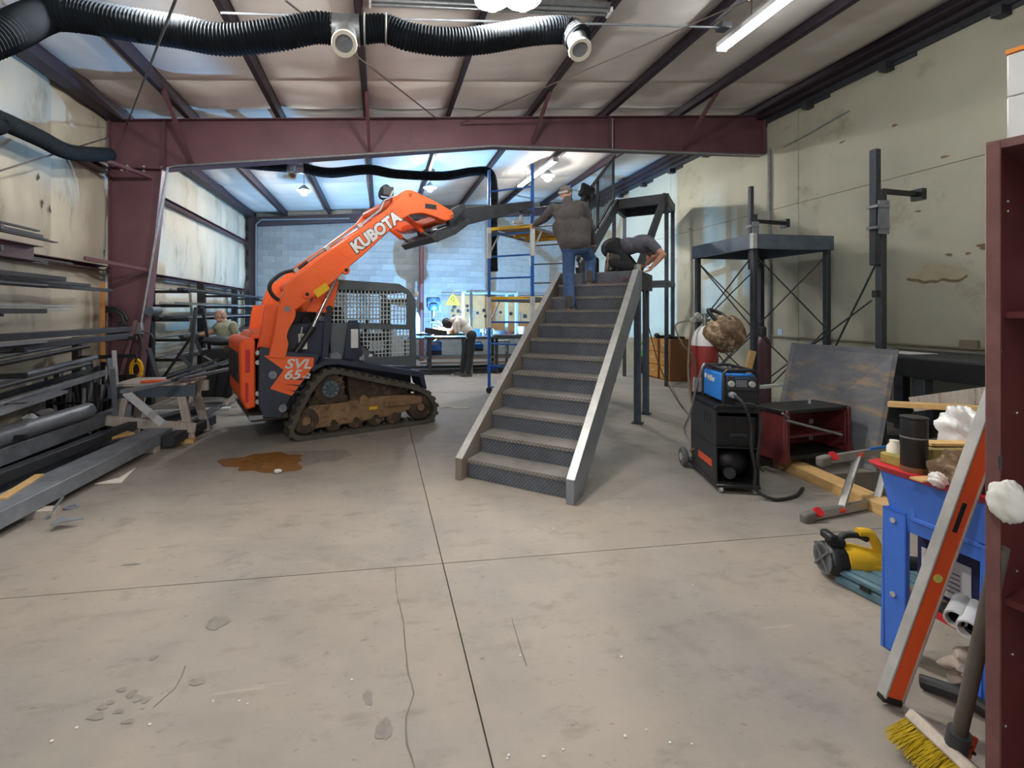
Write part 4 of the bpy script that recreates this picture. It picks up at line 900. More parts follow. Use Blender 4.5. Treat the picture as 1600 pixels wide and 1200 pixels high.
b = MB(); b.lathe([(.035, -.02), (.05, -.02), (.055, 0), (.05, .02)], (-.06, .06, .17), (0, -1, 0), 18); part('port', b, steel_dk, ct)
b = MB(); b.tube([(-cw - .01, .02, ch - .02), (-cw - .005, -.03, ch + .015), (cw, -.03, ch + .015), (cw + .005, .02, ch - .02)], .018, 10); part('front_handle', b, black, ct)
b = MB(); b.bx(-cw, .0, .72, cw, cd, ch); part('top_tray', b, black_worn, ct, bev=.006)
for x in (-.14, .14): b = MB(); b.lathe([(.03, -.012), (.034, 0), (.03, .012)], (x, .03, .034), (1, 0, 0), 14); part('front_caster', b, steel_lt, ct)
for x in (-.22, .22):
    b = MB(); b.lathe([(.04, -.025), (.085, -.025), (.1, -.01), (.1, .01), (.085, .025), (.04, .025)], (x, cd + .12, .1), (1, 0, 0), 24); wh = part('rear_wheel', b, mat('grey tyre', '#56585a', rough=.8), ct); b = MB(); b.cyl((x - .03, cd + .12, .1), (x + .03, cd + .12, .1), .04, 14); part('hub', b, steel_lt, wh)
b = MB(); b.bx(-cw, cd, .3, cw, cd + .02, .8); b.bx(-.16, cd + .02, .6, .16, cd + .04, .65); part('cylinder_rack', b, black, ct)
wz = ch + .015
wd_ = thing('welder', 'blue and black portable welding machine on top of the black cart', 'welder', V((CT.x + cos(CA) * .03 - sin(CA) * .28, CT.y + sin(CA) * .03 + cos(CA) * .28, wz)), CA)
ww, wl_, wh_ = .15, .25, .3
b = MB(); b.bx(-ww + .01, -wl_ + .06, .02, ww - .01, wl_, wh_ - .03); part('case', b, weldblue, wd_, bev=.01)
b = MB(); b.bx(-ww, -wl_, 0, ww, -wl_ + .03, wh_ - .05); fp = part('front_panel', b, black, wd_, bev=.008)
b = MB(); b.bx(-ww + .03, -wl_ - .004, .14, ww - .03, -wl_, .26); dp = part('control_panel', b, steel_dk, fp, bev=.002)
b = MB(); b.bx(-.045, -wl_ - .006, .165, .045, -wl_ - .003, .225); part('display', b, mat('lcd screen', '#6d7478', rough=.2), dp)
for x in (-.085, .085): b = MB(); b.lathe([(.028, 0), (.026, .015), (.022, .018)], (x, -wl_ - .003, .19), (0, -1, 0), 18); part('dial', b, steel_lt, dp)
b = MB()
for k in range(5): b.bx(-.05 + .025 * k, -wl_ - .0055, .238, -.038 + .025 * k, -wl_ - .003, .246)
part('indicator', b, mat('blue indicator', '#3a7bd5', rough=.4), dp, kind='stuff')
b = MB()
for k in range(6): b.bx(-.05, -wl_ - .003, .03 + .015 * k, ww - .02, -wl_, .036 + .015 * k)
part('vent_grille', b, steel_dk, fp)
for y in (-wl_ + .015, wl_ - .02):
    b = MB(); b.tube([(-ww + .01, y, .0), (-ww + .01, y, wh_ - .02), (-ww + .04, y, wh_ + .01), (ww - .04, y, wh_ + .01), (ww - .01, y, wh_ - .02), (ww - .01, y, 0)], .015, 10); part('guard_bar', b, black, wd_)
for x in (-.1, .1): b = MB(); b.cyl((x, -wl_ + .015, wh_ + .01), (x, wl_ - .02, wh_ + .01), .014, 10); part('top_handle', b, black, wd_)
b = MB(); b.bx(-.1, -.12, wh_ - .03, .1, .14, wh_ - .01); part('top_cover', b, black, wd_, bev=.004)
b = MB(); b.lathe([(.022, 0), (.03, .02), (.026, .07), (.02, .075)], (-.085, -wl_, .09), (-.1, -1, .15), 16); part('torch_plug', b, steel_mid, wd_)
t = text_mesh('Miller', .075, .002, off=.002, shear=.2); place(t, (-ww + .008, .04, .2), (0, -1, 0), (0, 0, 1)); t.v = [q for q in t.v]; part('lettering', t, white, wd_)
b = MB(); b.lathe([(.026, 0), (.026, .002)], (-ww + .009, .17, .21), (-1, 0, 0), 20); part('emblem', b, white, wd_)
def world_of(t, p): return t.location + M4.Rotation(t.rotation_euler.z, 3, 'Z') @ V(p)
def cable(pts, r, m, label, name='cable', cat='cable', n=8): b = MB(); b.tube(spline(pts, .04), r, n); return single(name, b, m, label, cat)
wp = lambda *p: world_of(wd_, p); cp = lambda *p: world_of(ct, p)
cable([wp(-.085, -wl_ - .06, .1), wp(-.05, -wl_ - .16, .04), wp(.02, -wl_ - .14, -.15), cp(.05, -.11, .45), cp(.09, -.09, .25), cp(.1, -.07, .08), cp(.22, -.12, .02), cp(.45, .0, .015), cp(.62, .2, .015)], .014, rubber, 'thick black torch cable hanging down the front of the welding cart')
cable([wp(-.06, -wl_ - .03, .02), wp(.06, -wl_ - .1, .03), wp(.1, -wl_ - .1, -.05), cp(.14, -.08, .62), cp(.12, -.08, .45), cp(.1, -.09, .3), cp(.16, -.08, .24)], .009, rubber, 'thin black lead looped over the cart handle')
cable([wp(-.1, .22, .28), wp(-.2, .05, .33), wp(-.24, .1, .15), cp(-.24, .5, .6), cp(-.26, .6, .42), cp(-.22, .58, .3)], .01, galv, 'grey lead draped over the blue side of the welder')
gc = thing('gas_cylinder', 'red and white gas cylinder strapped behind the blue welder', 'gas cylinder', world_of(ct, (0.03, .86, .08)))
b = MB(); b.lathe([(.12, 0), (.13, .02), (.13, 1.18)], n=28); part('cylinder_body', b, gascyl, gc)
b = MB(); b.lathe([(.13, 1.18), (.125, 1.24), (.1, 1.32), (.06, 1.37), (.04, 1.39)], n=28); part('shoulder', b, white, gc)
b = MB(); b.cyl((0, 0, 1.39), (0, 0, 1.5), .022, 12).cyl((-.09, 0, 1.45), (.06, 0, 1.45), .018, 12).lathe([(.03, 0), (.035, .02)], (0, 0, 1.5), n=12); part('valve', b, galv, gc)
b = MB(); b.lathe([(.03, 0), (.034, .01), (.03, .025)], (-.1, -.01, 1.5), (0, -1, 0), 16).lathe([(.026, 0), (.03, .01), (.026, .025)], (-.15, -.01, 1.45), (0, -1, 0), 16); part('regulator', b, steel_lt, gc)
camo = mat('camouflage cloth', '#77624c', '#4a3b2d', rough=.95, scale=9, c3='#ab957b', t3=.56, s3=12, bump=.5, bscale=25)
g = gc.location; b = MB(); b.ell((0, 0, 0), (.2, .16, .21), 18, 12)
for i, q in enumerate(b.v): k = 1 + .1 * sin(9 * q.z + 5 * q.x * 4) + .08 * sin(23 * q.x + 11 * q.y); b.v[i] = V((q.x * k * (1.05 if q.z > 0 else .72 + .33 * (q.z + .21) / .21), q.y * k, q.z)) + g + V((.15, -.1, 1.31))
single('camouflage_bag', b, camo, 'brown camouflage cloth bag slung over the red gas cylinder', 'bag', sharp=80)
b = MB(); b.tube(spline([g + V((.02, -.14, 1.45)), g + V((-.02, -.08, 1.56)), g + V((.1, -.12, 1.52)), g + V((.13, -.2, 1.46))], .03), .02, 8); single('strap', b, black, 'black strap at the neck of the gas cylinder', 'strap')
cable([g + V((-.1, 0, 1.5)), g + V((-.2, -.05, 1.3)), g + V((-.26, -.1, .9)), g + V((-.27, -.2, .5)), g + V((-.25, -.3, .25)), cp(-.2, .6, .2)], .012, mat('tan hose', '#6b5b4a', rough=.6), 'tan gas hose looping down left of the red cylinder')
cable([g + V((-.12, 0, 1.45)), g + V((-.3, .05, 1.4)), g + V((-.26, .0, 1.2)), g + V((-.16, -.05, 1.05)), g + V((-.16, -.08, .75))], .008, mat('tan hose', '#6b5b4a'), 'thin loop of hose left of the red cylinder')
for dx in (0, .07):
    b = MB(); p = g + V((-.2 + dx, -.13, .0)); b.bar(p + V((-.03, 0, .62)), p + V((0, 0, .86)), .035, .02).bar(p + V((0, 0, .55)), p + V((-.02, 0, .66)), .02, .015); single('clamp_handle', b, steel_lt, 'silver ground clamp handle beside the red cylinder, ' + ('nearer the blue welder' if dx else 'farther from the blue welder'), 'clamp')
gc2 = thing('gas_cylinder', 'dark maroon gas cylinder by the wall behind the tall platform post', 'gas cylinder', V((6.55, 7.15, 0)))
b = MB(); b.lathe([(.11, 0), (.115, .02), (.115, 1.05), (.09, 1.14), (.04, 1.2)], n=22); part('cylinder_body', b, maroon, gc2)
b = MB(); b.lathe([(.04, 1.2), (.045, 1.22), (.045, 1.34), (.03, 1.36)], n=14); part('valve_cap', b, steel_dk, gc2)
beam(W(1150, 652, d=6.85), W(1176, 548, d=6.85), .05, .09, pine, 'pale pine stick leaning on the platform post', name='wood_stick')
beam(V((4.9, 6.0, .5)), V((6.3, 5.8, .62)), .09, .04, wht, 'pale plank lying behind the steel plate', name='plank')
# filing cabinets and green machine by the wall
for k, (x0, y0) in enumerate(((6.62, 10.32), (6.62, 9.86))):
    t = thing('filing_cabinet', ('tan filing cabinet against the cream wall, nearer the tower posts', 'tan filing cabinet against the cream wall, nearer the red cylinder')[k], 'cabinet', (x0 + .3, y0 + .2, 0), group='tan filing cabinets')
    b = MB(); b.bx(x0, y0, 0, x0 + .62, y0 + .4, .98); part('body', b, mat('brown cabinet side', '#7a4f2c', rough=.5), t, wd=True, bev=.006)
    for j in range(3):
        b = MB(); b.bx(x0 - .02, y0 + .015, .04 + .315 * j, x0, y0 + .385, .335 + .315 * j); d_ = part('drawer', b, gold, t, wd=True, bev=.004)
        b = MB(); b.bx(x0 - .035, y0 + .14, .18 + .315 * j, x0 - .02, y0 + .26, .21 + .315 * j); part('handle', b, steel_lt, d_, wd=True)
    b = MB(); b.bx(x0 + .1, y0 + .05, .98, x0 + .4, y0 + .3, 1.04).ell((x0 + .05, y0 + .15, 1.04), (.06, .08, .06)); single('dark_bundle', b, black, ('small dark bundle on the cabinet nearer the tower', 'small dark bundle on the cabinet nearer the cylinder')[k], 'bundle')
gm_ = thing('lawn_mower', 'bright green machine frame behind the black tower posts', 'mower', W(1020, 585, Z=0))
gp = mat('bright green paint', '#3fae3c', '#379a35', rough=.4)
o = gm_.location
b = MB(); b.box(o + V((0, 0, .55)), (.5, .4, .18)).tube([o + V((-.3, 0, .6)), o + V((-.1, 0, .95)), o + V((.25, 0, .9)), o + V((.35, 0, .6))], .02, 8).tube([o + V((-.3, .2, .6)), o + V((-.1, .2, .95)), o + V((.25, .2, .9)), o + V((.35, .2, .6))], .02, 8).cyl(o + V((-.1, 0, .95)), o + V((-.1, .2, .95)), .02, 8).cyl(o + V((.25, 0, .9)), o + V((.25, .2, .9)), .02, 8); part('frame', b, gp, gm_, wd=True)
b = MB(); b.box(o + V((0, .1, .75)), (.3, .25, .2)); part('engine', b, gp, gm_, wd=True, bev=.02)
for dx in (-.28, .28): b = MB(); b.lathe([(.08, -.05), (.2, -.05), (.22, 0), (.2, .05)], o + V((dx, -.2, .22)), (0, 1, 0), 20); part('wheel', b, rubber, gm_, wd=True)
b = MB(); b.box(o + V((0, 0, .4)), (.6, .35, .12)); part('deck', b, black, gm_, wd=True, bev=.02)
# ------------------------------------------------------------------ near right: tub, tools, shelf
tbm = thing('utility_tub', 'blue plastic utility tub on legs with red rim in the near right corner', 'tub', (2.8, 1.65, 0))
tx0, tx1, ty0, ty1 = 2.415, 3.3, 1.3, 1.925
def tubring(z0, z1, e0, e1, m, nm, par, thick=.02, bev=.01):
    b = MB(); q0 = rounded([(tx0 - e0, ty0 - e0), (tx1 + e0, ty0 - e0), (tx1 + e0, ty1 + e0), (tx0 - e0, ty1 + e0)], .09, 4); q1 = rounded([(tx0 - e1, ty0 - e1), (tx1 + e1, ty0 - e1), (tx1 + e1, ty1 + e1), (tx0 - e1, ty1 + e1)], .09, 4)
    i0 = rounded([(tx0 - e0 + thick, ty0 - e0 + thick), (tx1 + e0 - thick, ty0 - e0 + thick), (tx1 + e0 - thick, ty1 + e0 - thick), (tx0 - e0 + thick, ty1 + e0 - thick)], .08, 4)
    i1 = rounded([(tx0 - e1 + thick, ty0 - e1 + thick), (tx1 + e1 - thick, ty0 - e1 + thick), (tx1 + e1 - thick, ty1 + e1 - thick), (tx0 - e1 + thick, ty1 + e1 - thick)], .08, 4)
    n = len(q0); vs = [V((x, y, z0)) for x, y in q0] + [V((x, y, z1)) for x, y in q1] + [V((x, y, z0)) for x, y in i0] + [V((x, y, z1)) for x, y in i1]; fs = []
    for i in range(n):
        j = (i + 1) % n; fs += [(i, j, n + j, n + i), (2 * n + j, 2 * n + i, 3 * n + i, 3 * n + j), (n + i, n + j, 3 * n + j, 3 * n + i), (j, i, 2 * n + i, 2 * n + j)]
    b.add(vs, fs); return part(nm, b, m, par, wd=True)
tub = tubring(.6, .86, -.005, .03, tubblue, 'tub_wall', tbm, .03)
b = MB(); b.bx(tx0 + .04, ty0 + .04, .6, tx1 - .04, ty1 - .04, .63); part('tub_floor', b, tubblue, tbm, wd=True)
rim = tubring(.855, .885, .035, .06, redp, 'rim', tbm, .07)
b = MB(); b.bx(tx0 + .01, ty0 + .01, .862, tx1 - .01, ty1 - .01, .88); part('tray_top', b, mat('stained tray', '#9a9188', '#8a7f76', rough=.7, scale=4), tbm, wd=True)
b = MB(); b.ring([(1.4, .66), (1.8, .66), (1.8, .8), (1.4, .8)], [(1.42, .68), (1.78, .68), (1.78, .78), (1.42, .78)], lambda y, z: V((tx0 - .004 + (.86 - z) * .12 * 0 - .008, y, z)), lambda y, z: V((tx0 + .03, y, z))); part('panel_rib', b, tubblue, tub, wd=True, bev=.003)
for x, y in ((tx0 + .02, ty1 - .055), (tx0 + .02, ty0 + .2), (tx1 - .05, ty1 - .05), (tx1 - .05, ty0 + .2)):
    b = MB(); b.bx(x - .03, y - .05, 0, x - .018, y + .05, .68).bx(x - .03, y + .04, 0, x + .05, y + .05, .68).bx(x - .03, y - .05, 0, x + .0, y - .04, .68); lg_ = part('leg', b, tubblue, tbm, wd=True, bev=.004)
    b = MB()
    for zz in (.63, .28): b.cyl((x - .036, y, zz), (x - .03, y, zz), .012, 10)
    part('bolt', b, steel_lt, lg_, wd=True, kind='stuff')
b = MB(); b.bx(tx0 + .03, ty0, .27, tx1 - .03, ty1 - .02, .285); sh_ = part('lower_shelf', b, cardbd, tbm, wd=True)
b = MB(); b.bx(tx0 + .015, ty0 + .02, .262, tx0 + .04, ty1 - .02, .292); part('shelf_edge', b, redp, sh_, wd=True)
# on the tub
c = W(1428, 738, Z=.88); cn = thing('canister', 'tall black metal canister standing on the red rimmed tub', 'canister', c)
b = MB(); b.lathe([(.042, .012), (.047, .02), (.047, .235), (.044, .245)], n=28); part('can_body', b, black, cn)
b = MB(); b.lathe([(.044, .245), (.049, .248), (.049, .257), (.04, .26)], n=28); part('lid', b, black, cn)
b = MB(); b.lathe([(.047, .0), (.049, .01), (.048, .03)], n=28); part('base_ring', b, mat('copper band', '#8a6a52', rough=.4, metal=.5), cn)
b = MB(); b.lathe([(.048, .16), (.0488, .163), (.048, .166)], n=28); part('seam_ring', b, steel_mid, cn)
b = MB(); p = W(1399, 727, Z=.88); b.bx(p.x - .03, p.y - .05, .88, p.x + .05, p.y + .05, .935); single('sponge_block', b, mat('olive sponge', '#a2964f', '#867b3c', rough=.95, scale=20), 'olive yellow block on the tub left of the canister', 'sponge', bev=.008)
b = MB(); b.lathe([(.03, 0), (.028, .03), (.018, .045), (.018, .06)], p + V((.02, .02, .055)), n=14); single('bottle_cap', b, ivory, 'cream coloured cap on the olive block', 'cap')
b = MB(); p = W(1470, 722, Z=.89); b.bar(p + V((-.09, .05, .03)), p + V((.25, -.1, .05)), .16, .09); single('wood_block', b, mat('olive wood', '#8d7d4d', '#74663c', rough=.9), 'olive wooden block on the tub behind the canister', 'block', bev=.004)
b = MB(); b.bar(p + V((-.06, .02, .09)), p + V((.28, -.08, .1)), .07, .012); single('pine_strip', b, pine, 'pale wooden slat laid across the olive block', 'slat')
b = MB(); p = W(1447, 748, Z=.885); b.bx(p.x - .06, p.y - .03, .882, p.x + .07, p.y + .02, .89); single('paint_stick', b, pine, 'short wooden stick lying on the tub rim', 'stick')
def crumple(name, c, r, m, label, cat, seed, amp=.22):
    rnd = random.Random(seed); ph = [rnd.uniform(0, 6.3) for _ in range(9)]; b = MB(); b.ell((0, 0, 0), (1, 1, 1), 40, 26)
    for i, q in enumerate(b.v):
        k = 1 + .25 * amp * (sin(19 * q.x + 13 * q.z + ph[4]) * sin(17 * q.y - 9 * q.z + ph[5])) + amp * (sin(4 * q.x + ph[0] + 3 * q.y) + .7 * sin(7 * q.y + ph[1] - 4 * q.z) + .6 * sin(9 * q.z + ph[2] + 6 * q.x) + .4 * sin(15 * q.x - 11 * q.y + ph[3])) * .5
        b.v[i] = V((q.x * r[0] * k, q.y * r[1] * k, q.z * r[2] * k)) + V(c)
    return single(name, b, m, label, cat, sharp=70)
rag = mat('brown rag cloth', '#6f5a48', '#54432f', rough=.95, scale=14, c3='#a59580', t3=.6, s3=10, bump=.5, bscale=30)
crumple('rag', W(1490, 742, d=1.95) + V((.06, .0, -.02)), (.08, .11, .1), rag, 'crumpled brown rag hanging over the tub rim', 'rag', 3)
crumple('paper_wad', W(1466, 750, d=1.98), (.025, .03, .03), paper, 'small white paper wad beside the brown rag', 'paper', 8)
crumple('plastic_bag', W(1506, 672, d=2.45), (.09, .1, .12), mat('white plastic film', '#e8eaea', rough=.3), 'white plastic bag behind the orange level', 'bag', 5, .3)
crumple('paper_wad', V((2.5, 1.47, .905)), (.05, .06, .025), paper, 'crumpled white paper on the tub beside the shelf', 'paper', 9, .35)
beam(W(1388, 631, d=4.2), W(1560, 640, d=3.7), .1, .045, pine, 'long pine board sticking out left over the tub', name='board')
beam(W(1425, 632, d=4.6), W(1580, 612, d=4.0), .03, .14, wood_w, 'weathered board tilted behind the pine board', name='board')
# ladder lying on its edge
la = thing('folding_ladder', 'aluminium folding ladder with red feet lying on its edge by the tub', 'ladder', W(1300, 812, Z=0))
alu = mat('aluminium', '#b4b2ae', '#9c9a96', rough=.35, metal=.7, scale=9)
pa, pb = W(1268, 806, Z=.04), V((3.75, 2.5, .04)); ua, ub = W(1292, 718, Z=.4), V((4.1, 2.75, .42))
pb = W(1378, 783, Z=.05); pb = pa + (pb - pa) * 1.9; ub = ua + (pb - pa) * 1.0
for p, q in ((pa, pb), (ua, ub)):
    b = MB(); b.bar(p, q, .03, .07); part('side_rail', b, alu, la, wd=True, bev=.005)
    d = (q - p).normalized()
    b = MB(); b.bar(p - d * .1 + V((0, 0, -.01)), p + d * .03, .06, .085); part('end_cap', b, mat('grey rubber foot', '#6f6c67', rough=.7), la, wd=True, bev=.02, seg=2)
    b = MB(); b.lathe([(.025, -.01), (.036, -.01), (.038, 0), (.036, .01), (.025, .01)], p + d * .05 + V((0, -.02, .03)), (0, -1, .8), 18); part('lock_ring', b, redp, la, wd=True)
for t in (.16, .5, .84):
    p = pa.lerp(pb, t * .8 + .08); q = ua.lerp(ub, t * .8 + .12 - .02 * t); b = MB(); b.bar(p, q, .05, .03); rg = part('rung', b, alu, la, wd=True, bev=.005)
    for e in (p, q): b = MB(); b.box(e, (.06, .05, .035)); part('rung_lock', b, mat('orange red plastic', '#e2452b', rough=.5), rg, wd=True, bev=.006)
b = MB(); b.bar(ua.lerp(ub, .32) + V((0, -.02, .04)), ua.lerp(ub, .6) + V((0, -.02, .04)), .01, .02); part('label_plate', b, weldblue, la, wd=True)
# blower
bl = thing('leaf_blower', 'yellow and black cordless leaf blower on the floor by the tub leg', 'blower', W(1334, 906, Z=0), R(-18))
b = MB(); b.lathe([(.03, -.004), (.085, -.004), (.1, .015), (.105, .05), (.1, .09)], (-.16, 0, .12), (1, 0, 0), 8); it = part('fan_housing', b, black, bl, bev=.006)
b = MB()
for r in (.03, .05, .07, .085): b.lathe([(r - .004, -.012), (r + .004, -.012), (r + .004, -.004), (r - .004, -.004)], (-.16, 0, .12), (1, 0, 0), 16)
for k in range(4): t = pi / 4 + k * pi / 2; b.bar((-.17, 0, .12), (-.17, .095 * cos(t), .12 + .095 * sin(t)), .012, .016, up=(1, 0, 0))
part('intake_grille', b, mat('grey plastic', '#5e6062', rough=.6), it)
b = MB(); b.lathe([(.095, 0), (.095, .06), (.08, .14), (.055, .26), (.05, .3)], (-.07, 0, .12), (1, 0, 0), 18); part('motor_body', b, yellow, bl, bev=.004)
b = MB(); b.lathe([(.05, 0), (.045, .12), (.04, .4)], (.22, 0, .12), (1, 0, 0), 16); part('nozzle', b, black, bl)
b = MB(); b.bx(-.14, -.04, .2, -.06, .04, .25).bx(-.16, -.05, .23, -.11, .05, .28); part('battery', b, black, bl, bev=.01)
b = MB(); b.tube(spline([(-.08, 0, .2), (-.06, 0, .26), (.02, 0, .27), (.07, 0, .25)], .02), .018, 10); part('grip', b, black, bl)
b = MB(); b.tube(spline([(.02, 0, .29), (.08, 0, .29), (.12, 0, .22), (.13, 0, .18)], .02), [.026] * 1 + [.026] * 60 if False else .026, 10); part('handle', b, yellow, bl)
b = MB(); b.bx(-.02, -.085, .06, .1, -.075, .13); part('side_plate', b, yellow, bl, bev=.003)
# teal cases on the floor, box and pipes on the low shelf
teal = mat('grey teal plastic', '#5d7f8d', '#4c6c79', rough=.5, scale=6)
def case(o, a, l, w_, h, label):
    t = thing('tool_case', label, 'case', o, a); b = MB(); b.bx(0, 0, 0, l, w_, h * .55); part('case_base', b, teal, t, bev=.012); b = MB(); b.bx(0, 0, h * .58, l, w_, h); ld_ = part('lid', b, teal, t, bev=.012)
    for k in range(4): b = MB(); b.bx(.03 + k * l / 4, .02, h, .03 + k * l / 4 + l / 6, w_ - .02, h + .008); part('lid_rib', b, teal, ld_, bev=.004)
    b = MB(); b.bx(-.01, w_ * .4, h * .45, 0, w_ * .55, h * .7); part('latch', b, black, t)
case(W(1322, 915, Z=0) + V((.0, -.28, 0)), R(8), .42, .32, .1, 'grey teal tool case lying flat on the floor below the blower')

bxm = thing('carton', 'navy carton with white label on the low shelf under the tub', 'box', (2.7, 1.78, .287))
b = MB(); b.bx(-.12, -.12, 0, .12, .12, .27); part('box_body', b, mat('navy card', '#1e2350', rough=.6), bxm, bev=.003)
b = MB(); b.bx(-.122, -.09, .02, -.12, .1, .2); part('label', b, paper, bxm)
lbm = mat('print ink', '#6b6f8a', rough=.8)
b = MB()
for k in range(5): b.bx(-.1235, -.05, .05 + .022 * k, -.122, .06 - .02 * (k % 3), .056 + .022 * k)
part('print_line', b, lbm, bxm, kind='stuff')
for k, (dy, dz) in enumerate(((0, 0), (-.075, 0))):
    b = MB(); c0 = (W(1492, 968, Z=.323), W(1512, 984, Z=.323))[k]; b.lathe([(.029, .2), (.029, 0), (.036, 0), (.036, .3), (.001, .3)], c0 - V((0, 0, 0)), (.9, .45, 0), 20); single('plastic_pipe', b, white, ('white plastic pipe end on the low shelf, nearer the carton', 'white plastic pipe end on the low shelf, nearer the broom handle')[k], 'pipe')
b = MB(); b.bar((2.5, 1.75, .3), (2.42, 1.5, .3), .09, .02); single('tool', b, black, 'dark flat tool on the low shelf behind the orange level', 'tool')
b = MB(); b.bar((2.52, 1.5, .29), (2.58, 1.36, .62), .012, .2, up=(1, 0, 0)); single('steel_sheet', b, mat('grey panel', '#6a6f70', rough=.4), 'grey panel leaning on the low shelf by the tub leg', 'panel')
b = MB(); b.tube(spline([(2.3, 1.68, .03), (2.36, 1.56, .05), (2.4, 1.47, .03), (2.5, 1.4, .04), (2.55, 1.32, .03)], .03), .028, 10).tube(spline([(2.34, 1.6, .05), (2.48, 1.55, .08), (2.55, 1.4, .05)], .03), .018, 8); single('hose_bundle', b, rubber, 'black hose bundle on the floor under the tub', 'hose')
crumple('dust_sheet', V((2.62, 1.62, .09)), (.22, .1, .09), mat('tan canvas', '#a2948a', rough=.9), 'tan canvas bundle on the floor under the tub', 'cloth', 11)
# orange level leaning on the tub
l0, l1 = V((2.068, 1.625, .015)), V((2.292, 1.525, .9)); l1 = l0 + (l1 - l0) * 2.05
lv = thing('spirit_level', 'long orange spirit level with silver face leaning on the blue tub', 'level', l0)
d = (l1 - l0).normalized(); sdv = V((1, -.2, 0)); sdv = (sdv - d * sdv.dot(d)).normalized(); nn = d.cross(sdv)
org_l = mat('orange level paint', '#f4642e', '#e85a26', rough=.45, scale=4)
b = MB(); b.bar(l0 + d * .02, l1, .03, .07, up=sdv); part('body', b, org_l, lv, wd=True, bev=.003)
b = MB(); b.bar(l0 + d * .02 - sdv * .036, l1 - sdv * .036, .042, .008, up=sdv); part('silver_face', b, steel_lt, lv, wd=True, bev=.002, label='silver face')
b = MB(); b.bar(l0 + d * .02 + sdv * .036, l1 + sdv * .036, .042, .008, up=sdv); part('silver_face', b, steel_lt, lv, wd=True, bev=.002, label='silver face')
b = MB(); b.bar(l0, l0 + d * .03, .036, .08, up=sdv); part('end_cap', b, black, lv, wd=True, bev=.004)
for s, m_, r in ((.42, mat('vial', '#d8e070', rough=.2), .017),):
    b = MB(); c0 = l0 + d * .56; b.cyl(c0 - nn * .018, c0 + nn * .018, r, 18); part('vial', b, m_, lv, wd=True)
b = MB(); c0 = l0 + d * .82; b.bar(c0 - d * .07, c0 + d * .07, .034, .035, up=sdv); part('hand_hole', b, black, lv, wd=True, bev=.01)
# broom
br = thing('push_broom', 'push broom with yellow bristles and grey handle in the near corner', 'broom', W(1455, 1185, Z=0))
h0, h1 = W(1428, 1120, Z=.115), W(1532, 1216, Z=.115)
dd = (h1 - h0).normalized(); nz = V((-dd.y, dd.x, 0)) * -1
if nz.x > 0: nz = -nz
tilt = (nz * .75 + V((0, 0, -1))).normalized()
b = MB(); b.bar(h0, h1, .07, .04, up=-tilt); hd = part('head', b, wood_w, br, wd=True, bev=.006)
b = MB(); rnd = random.Random(4)
for k in range(620):
    t = rnd.random(); s = rnd.uniform(-.024, .024); sd = dd.cross(tilt); p = h0.lerp(h1, .01 + .98 * t) + sd * s + tilt * .012; e = p + tilt * rnd.uniform(.085, .115) + sd * (s * 1.2 + rnd.uniform(-.012, .012)) + dd * rnd.uniform(-.02, .02); e.z = max(e.z, .004); b.tube([p, p.lerp(e, .5) + V((0, 0, .002)), e], [.0016, .0015, .001], 3, False)
bris = mat('yellow bristle', '#d8c22e', '#b79d26', rough=.6, scale=30); part('bristles', b, bris, br, wd=True, kind='stuff')
s0 = h0.lerp(h1, .62) - tilt * .015; s1 = W(1535, 985, d=1.45)
b = MB(); b.cyl(s0, s0.lerp(s1, .16), .03, 14); part('socket', b, steel_dk, br, wd=True)
b = MB(); b.cyl(s0, s0 + (s1 - s0) * 1.6, .019, 12); part('handle', b, mat('worn grey handle', '#5d5752', '#4b4641', rough=.7, scale=9), br, wd=True)
ocl = thing('drill_guide', 'small orange plastic plate beside the broom head', 'plastic plate', W(1512, 1190, Z=.03)); o = W(1515, 1178, Z=.08)
b = MB(); b.box((0, 0, .045), (.05, .012, .1), M4.Rotation(.5, 3, 'Y')); part('plate', b, orange_dk, ocl, bev=.006)
b = MB(); b.cyl((-.002, -.012, .06), (-.002, 0, .06), .006, 10).cyl((.014, -.012, .035), (.014, 0, .035), .006, 10); part('hole', b, black, ocl)
# tall maroon steel shelf unit
sx, sy = 1.795, 1.14
su = thing('shelf_unit', 'tall dark maroon steel shelf unit at the right edge', 'shelf', (sx + .3, sy, 0), 0)
mar_s = mat('maroon shelf paint', '#6a3533', '#5a2b2a', rough=.35, scale=3, c3='#6d4340', t3=.68, s3=7)
mar_e = mat('worn maroon edge', '#6f4a48', '#5f3c3b', rough=.6, scale=12)
dirx = V((.31, -.95, 0)).normalized(); diry = V((.95, .31, 0)).normalized()
def SU(u, v, z): return V((sx, sy, 0)) + dirx * u + diry * v + V((0, 0, z))
def sbox(u0, v0, z0, u1, v1, z1): b = MB(); b.add([SU(u0, v0, z0), SU(u1, v0, z0), SU(u1, v1, z0), SU(u0, v1, z0), SU(u0, v0, z1), SU(u1, v0, z1), SU(u1, v1, z1), SU(u0, v1, z1)], [(0, 3, 2, 1), (4, 5, 6, 7), (0, 1, 5, 4), (1, 2, 6, 5), (2, 3, 7, 6), (3, 0, 4, 7)]); return b
part('side_panel', sbox(0, .0, 0, .012, .45, 2.12), mar_s, su, wd=True)
part('front_post', sbox(0, -.012, 0, .03, .0, 2.12), mar_e, su, wd=True, bev=.002)
part('back_panel', sbox(.012, .44, 0, .9, .45, 2.12), mar_s, su, wd=True)
part('side_panel', sbox(.888, .0, 0, .9, .45, 2.12), mar_s, su, wd=True)
part('top_panel', sbox(0, -.005, 2.1, .9, .45, 2.125), mar_e, su, wd=True)
for z in (.06, .72, 1.6): part('shelf_board', sbox(.012, .1, z, .888, .44, z + .02), mar_s, su, wd=True)
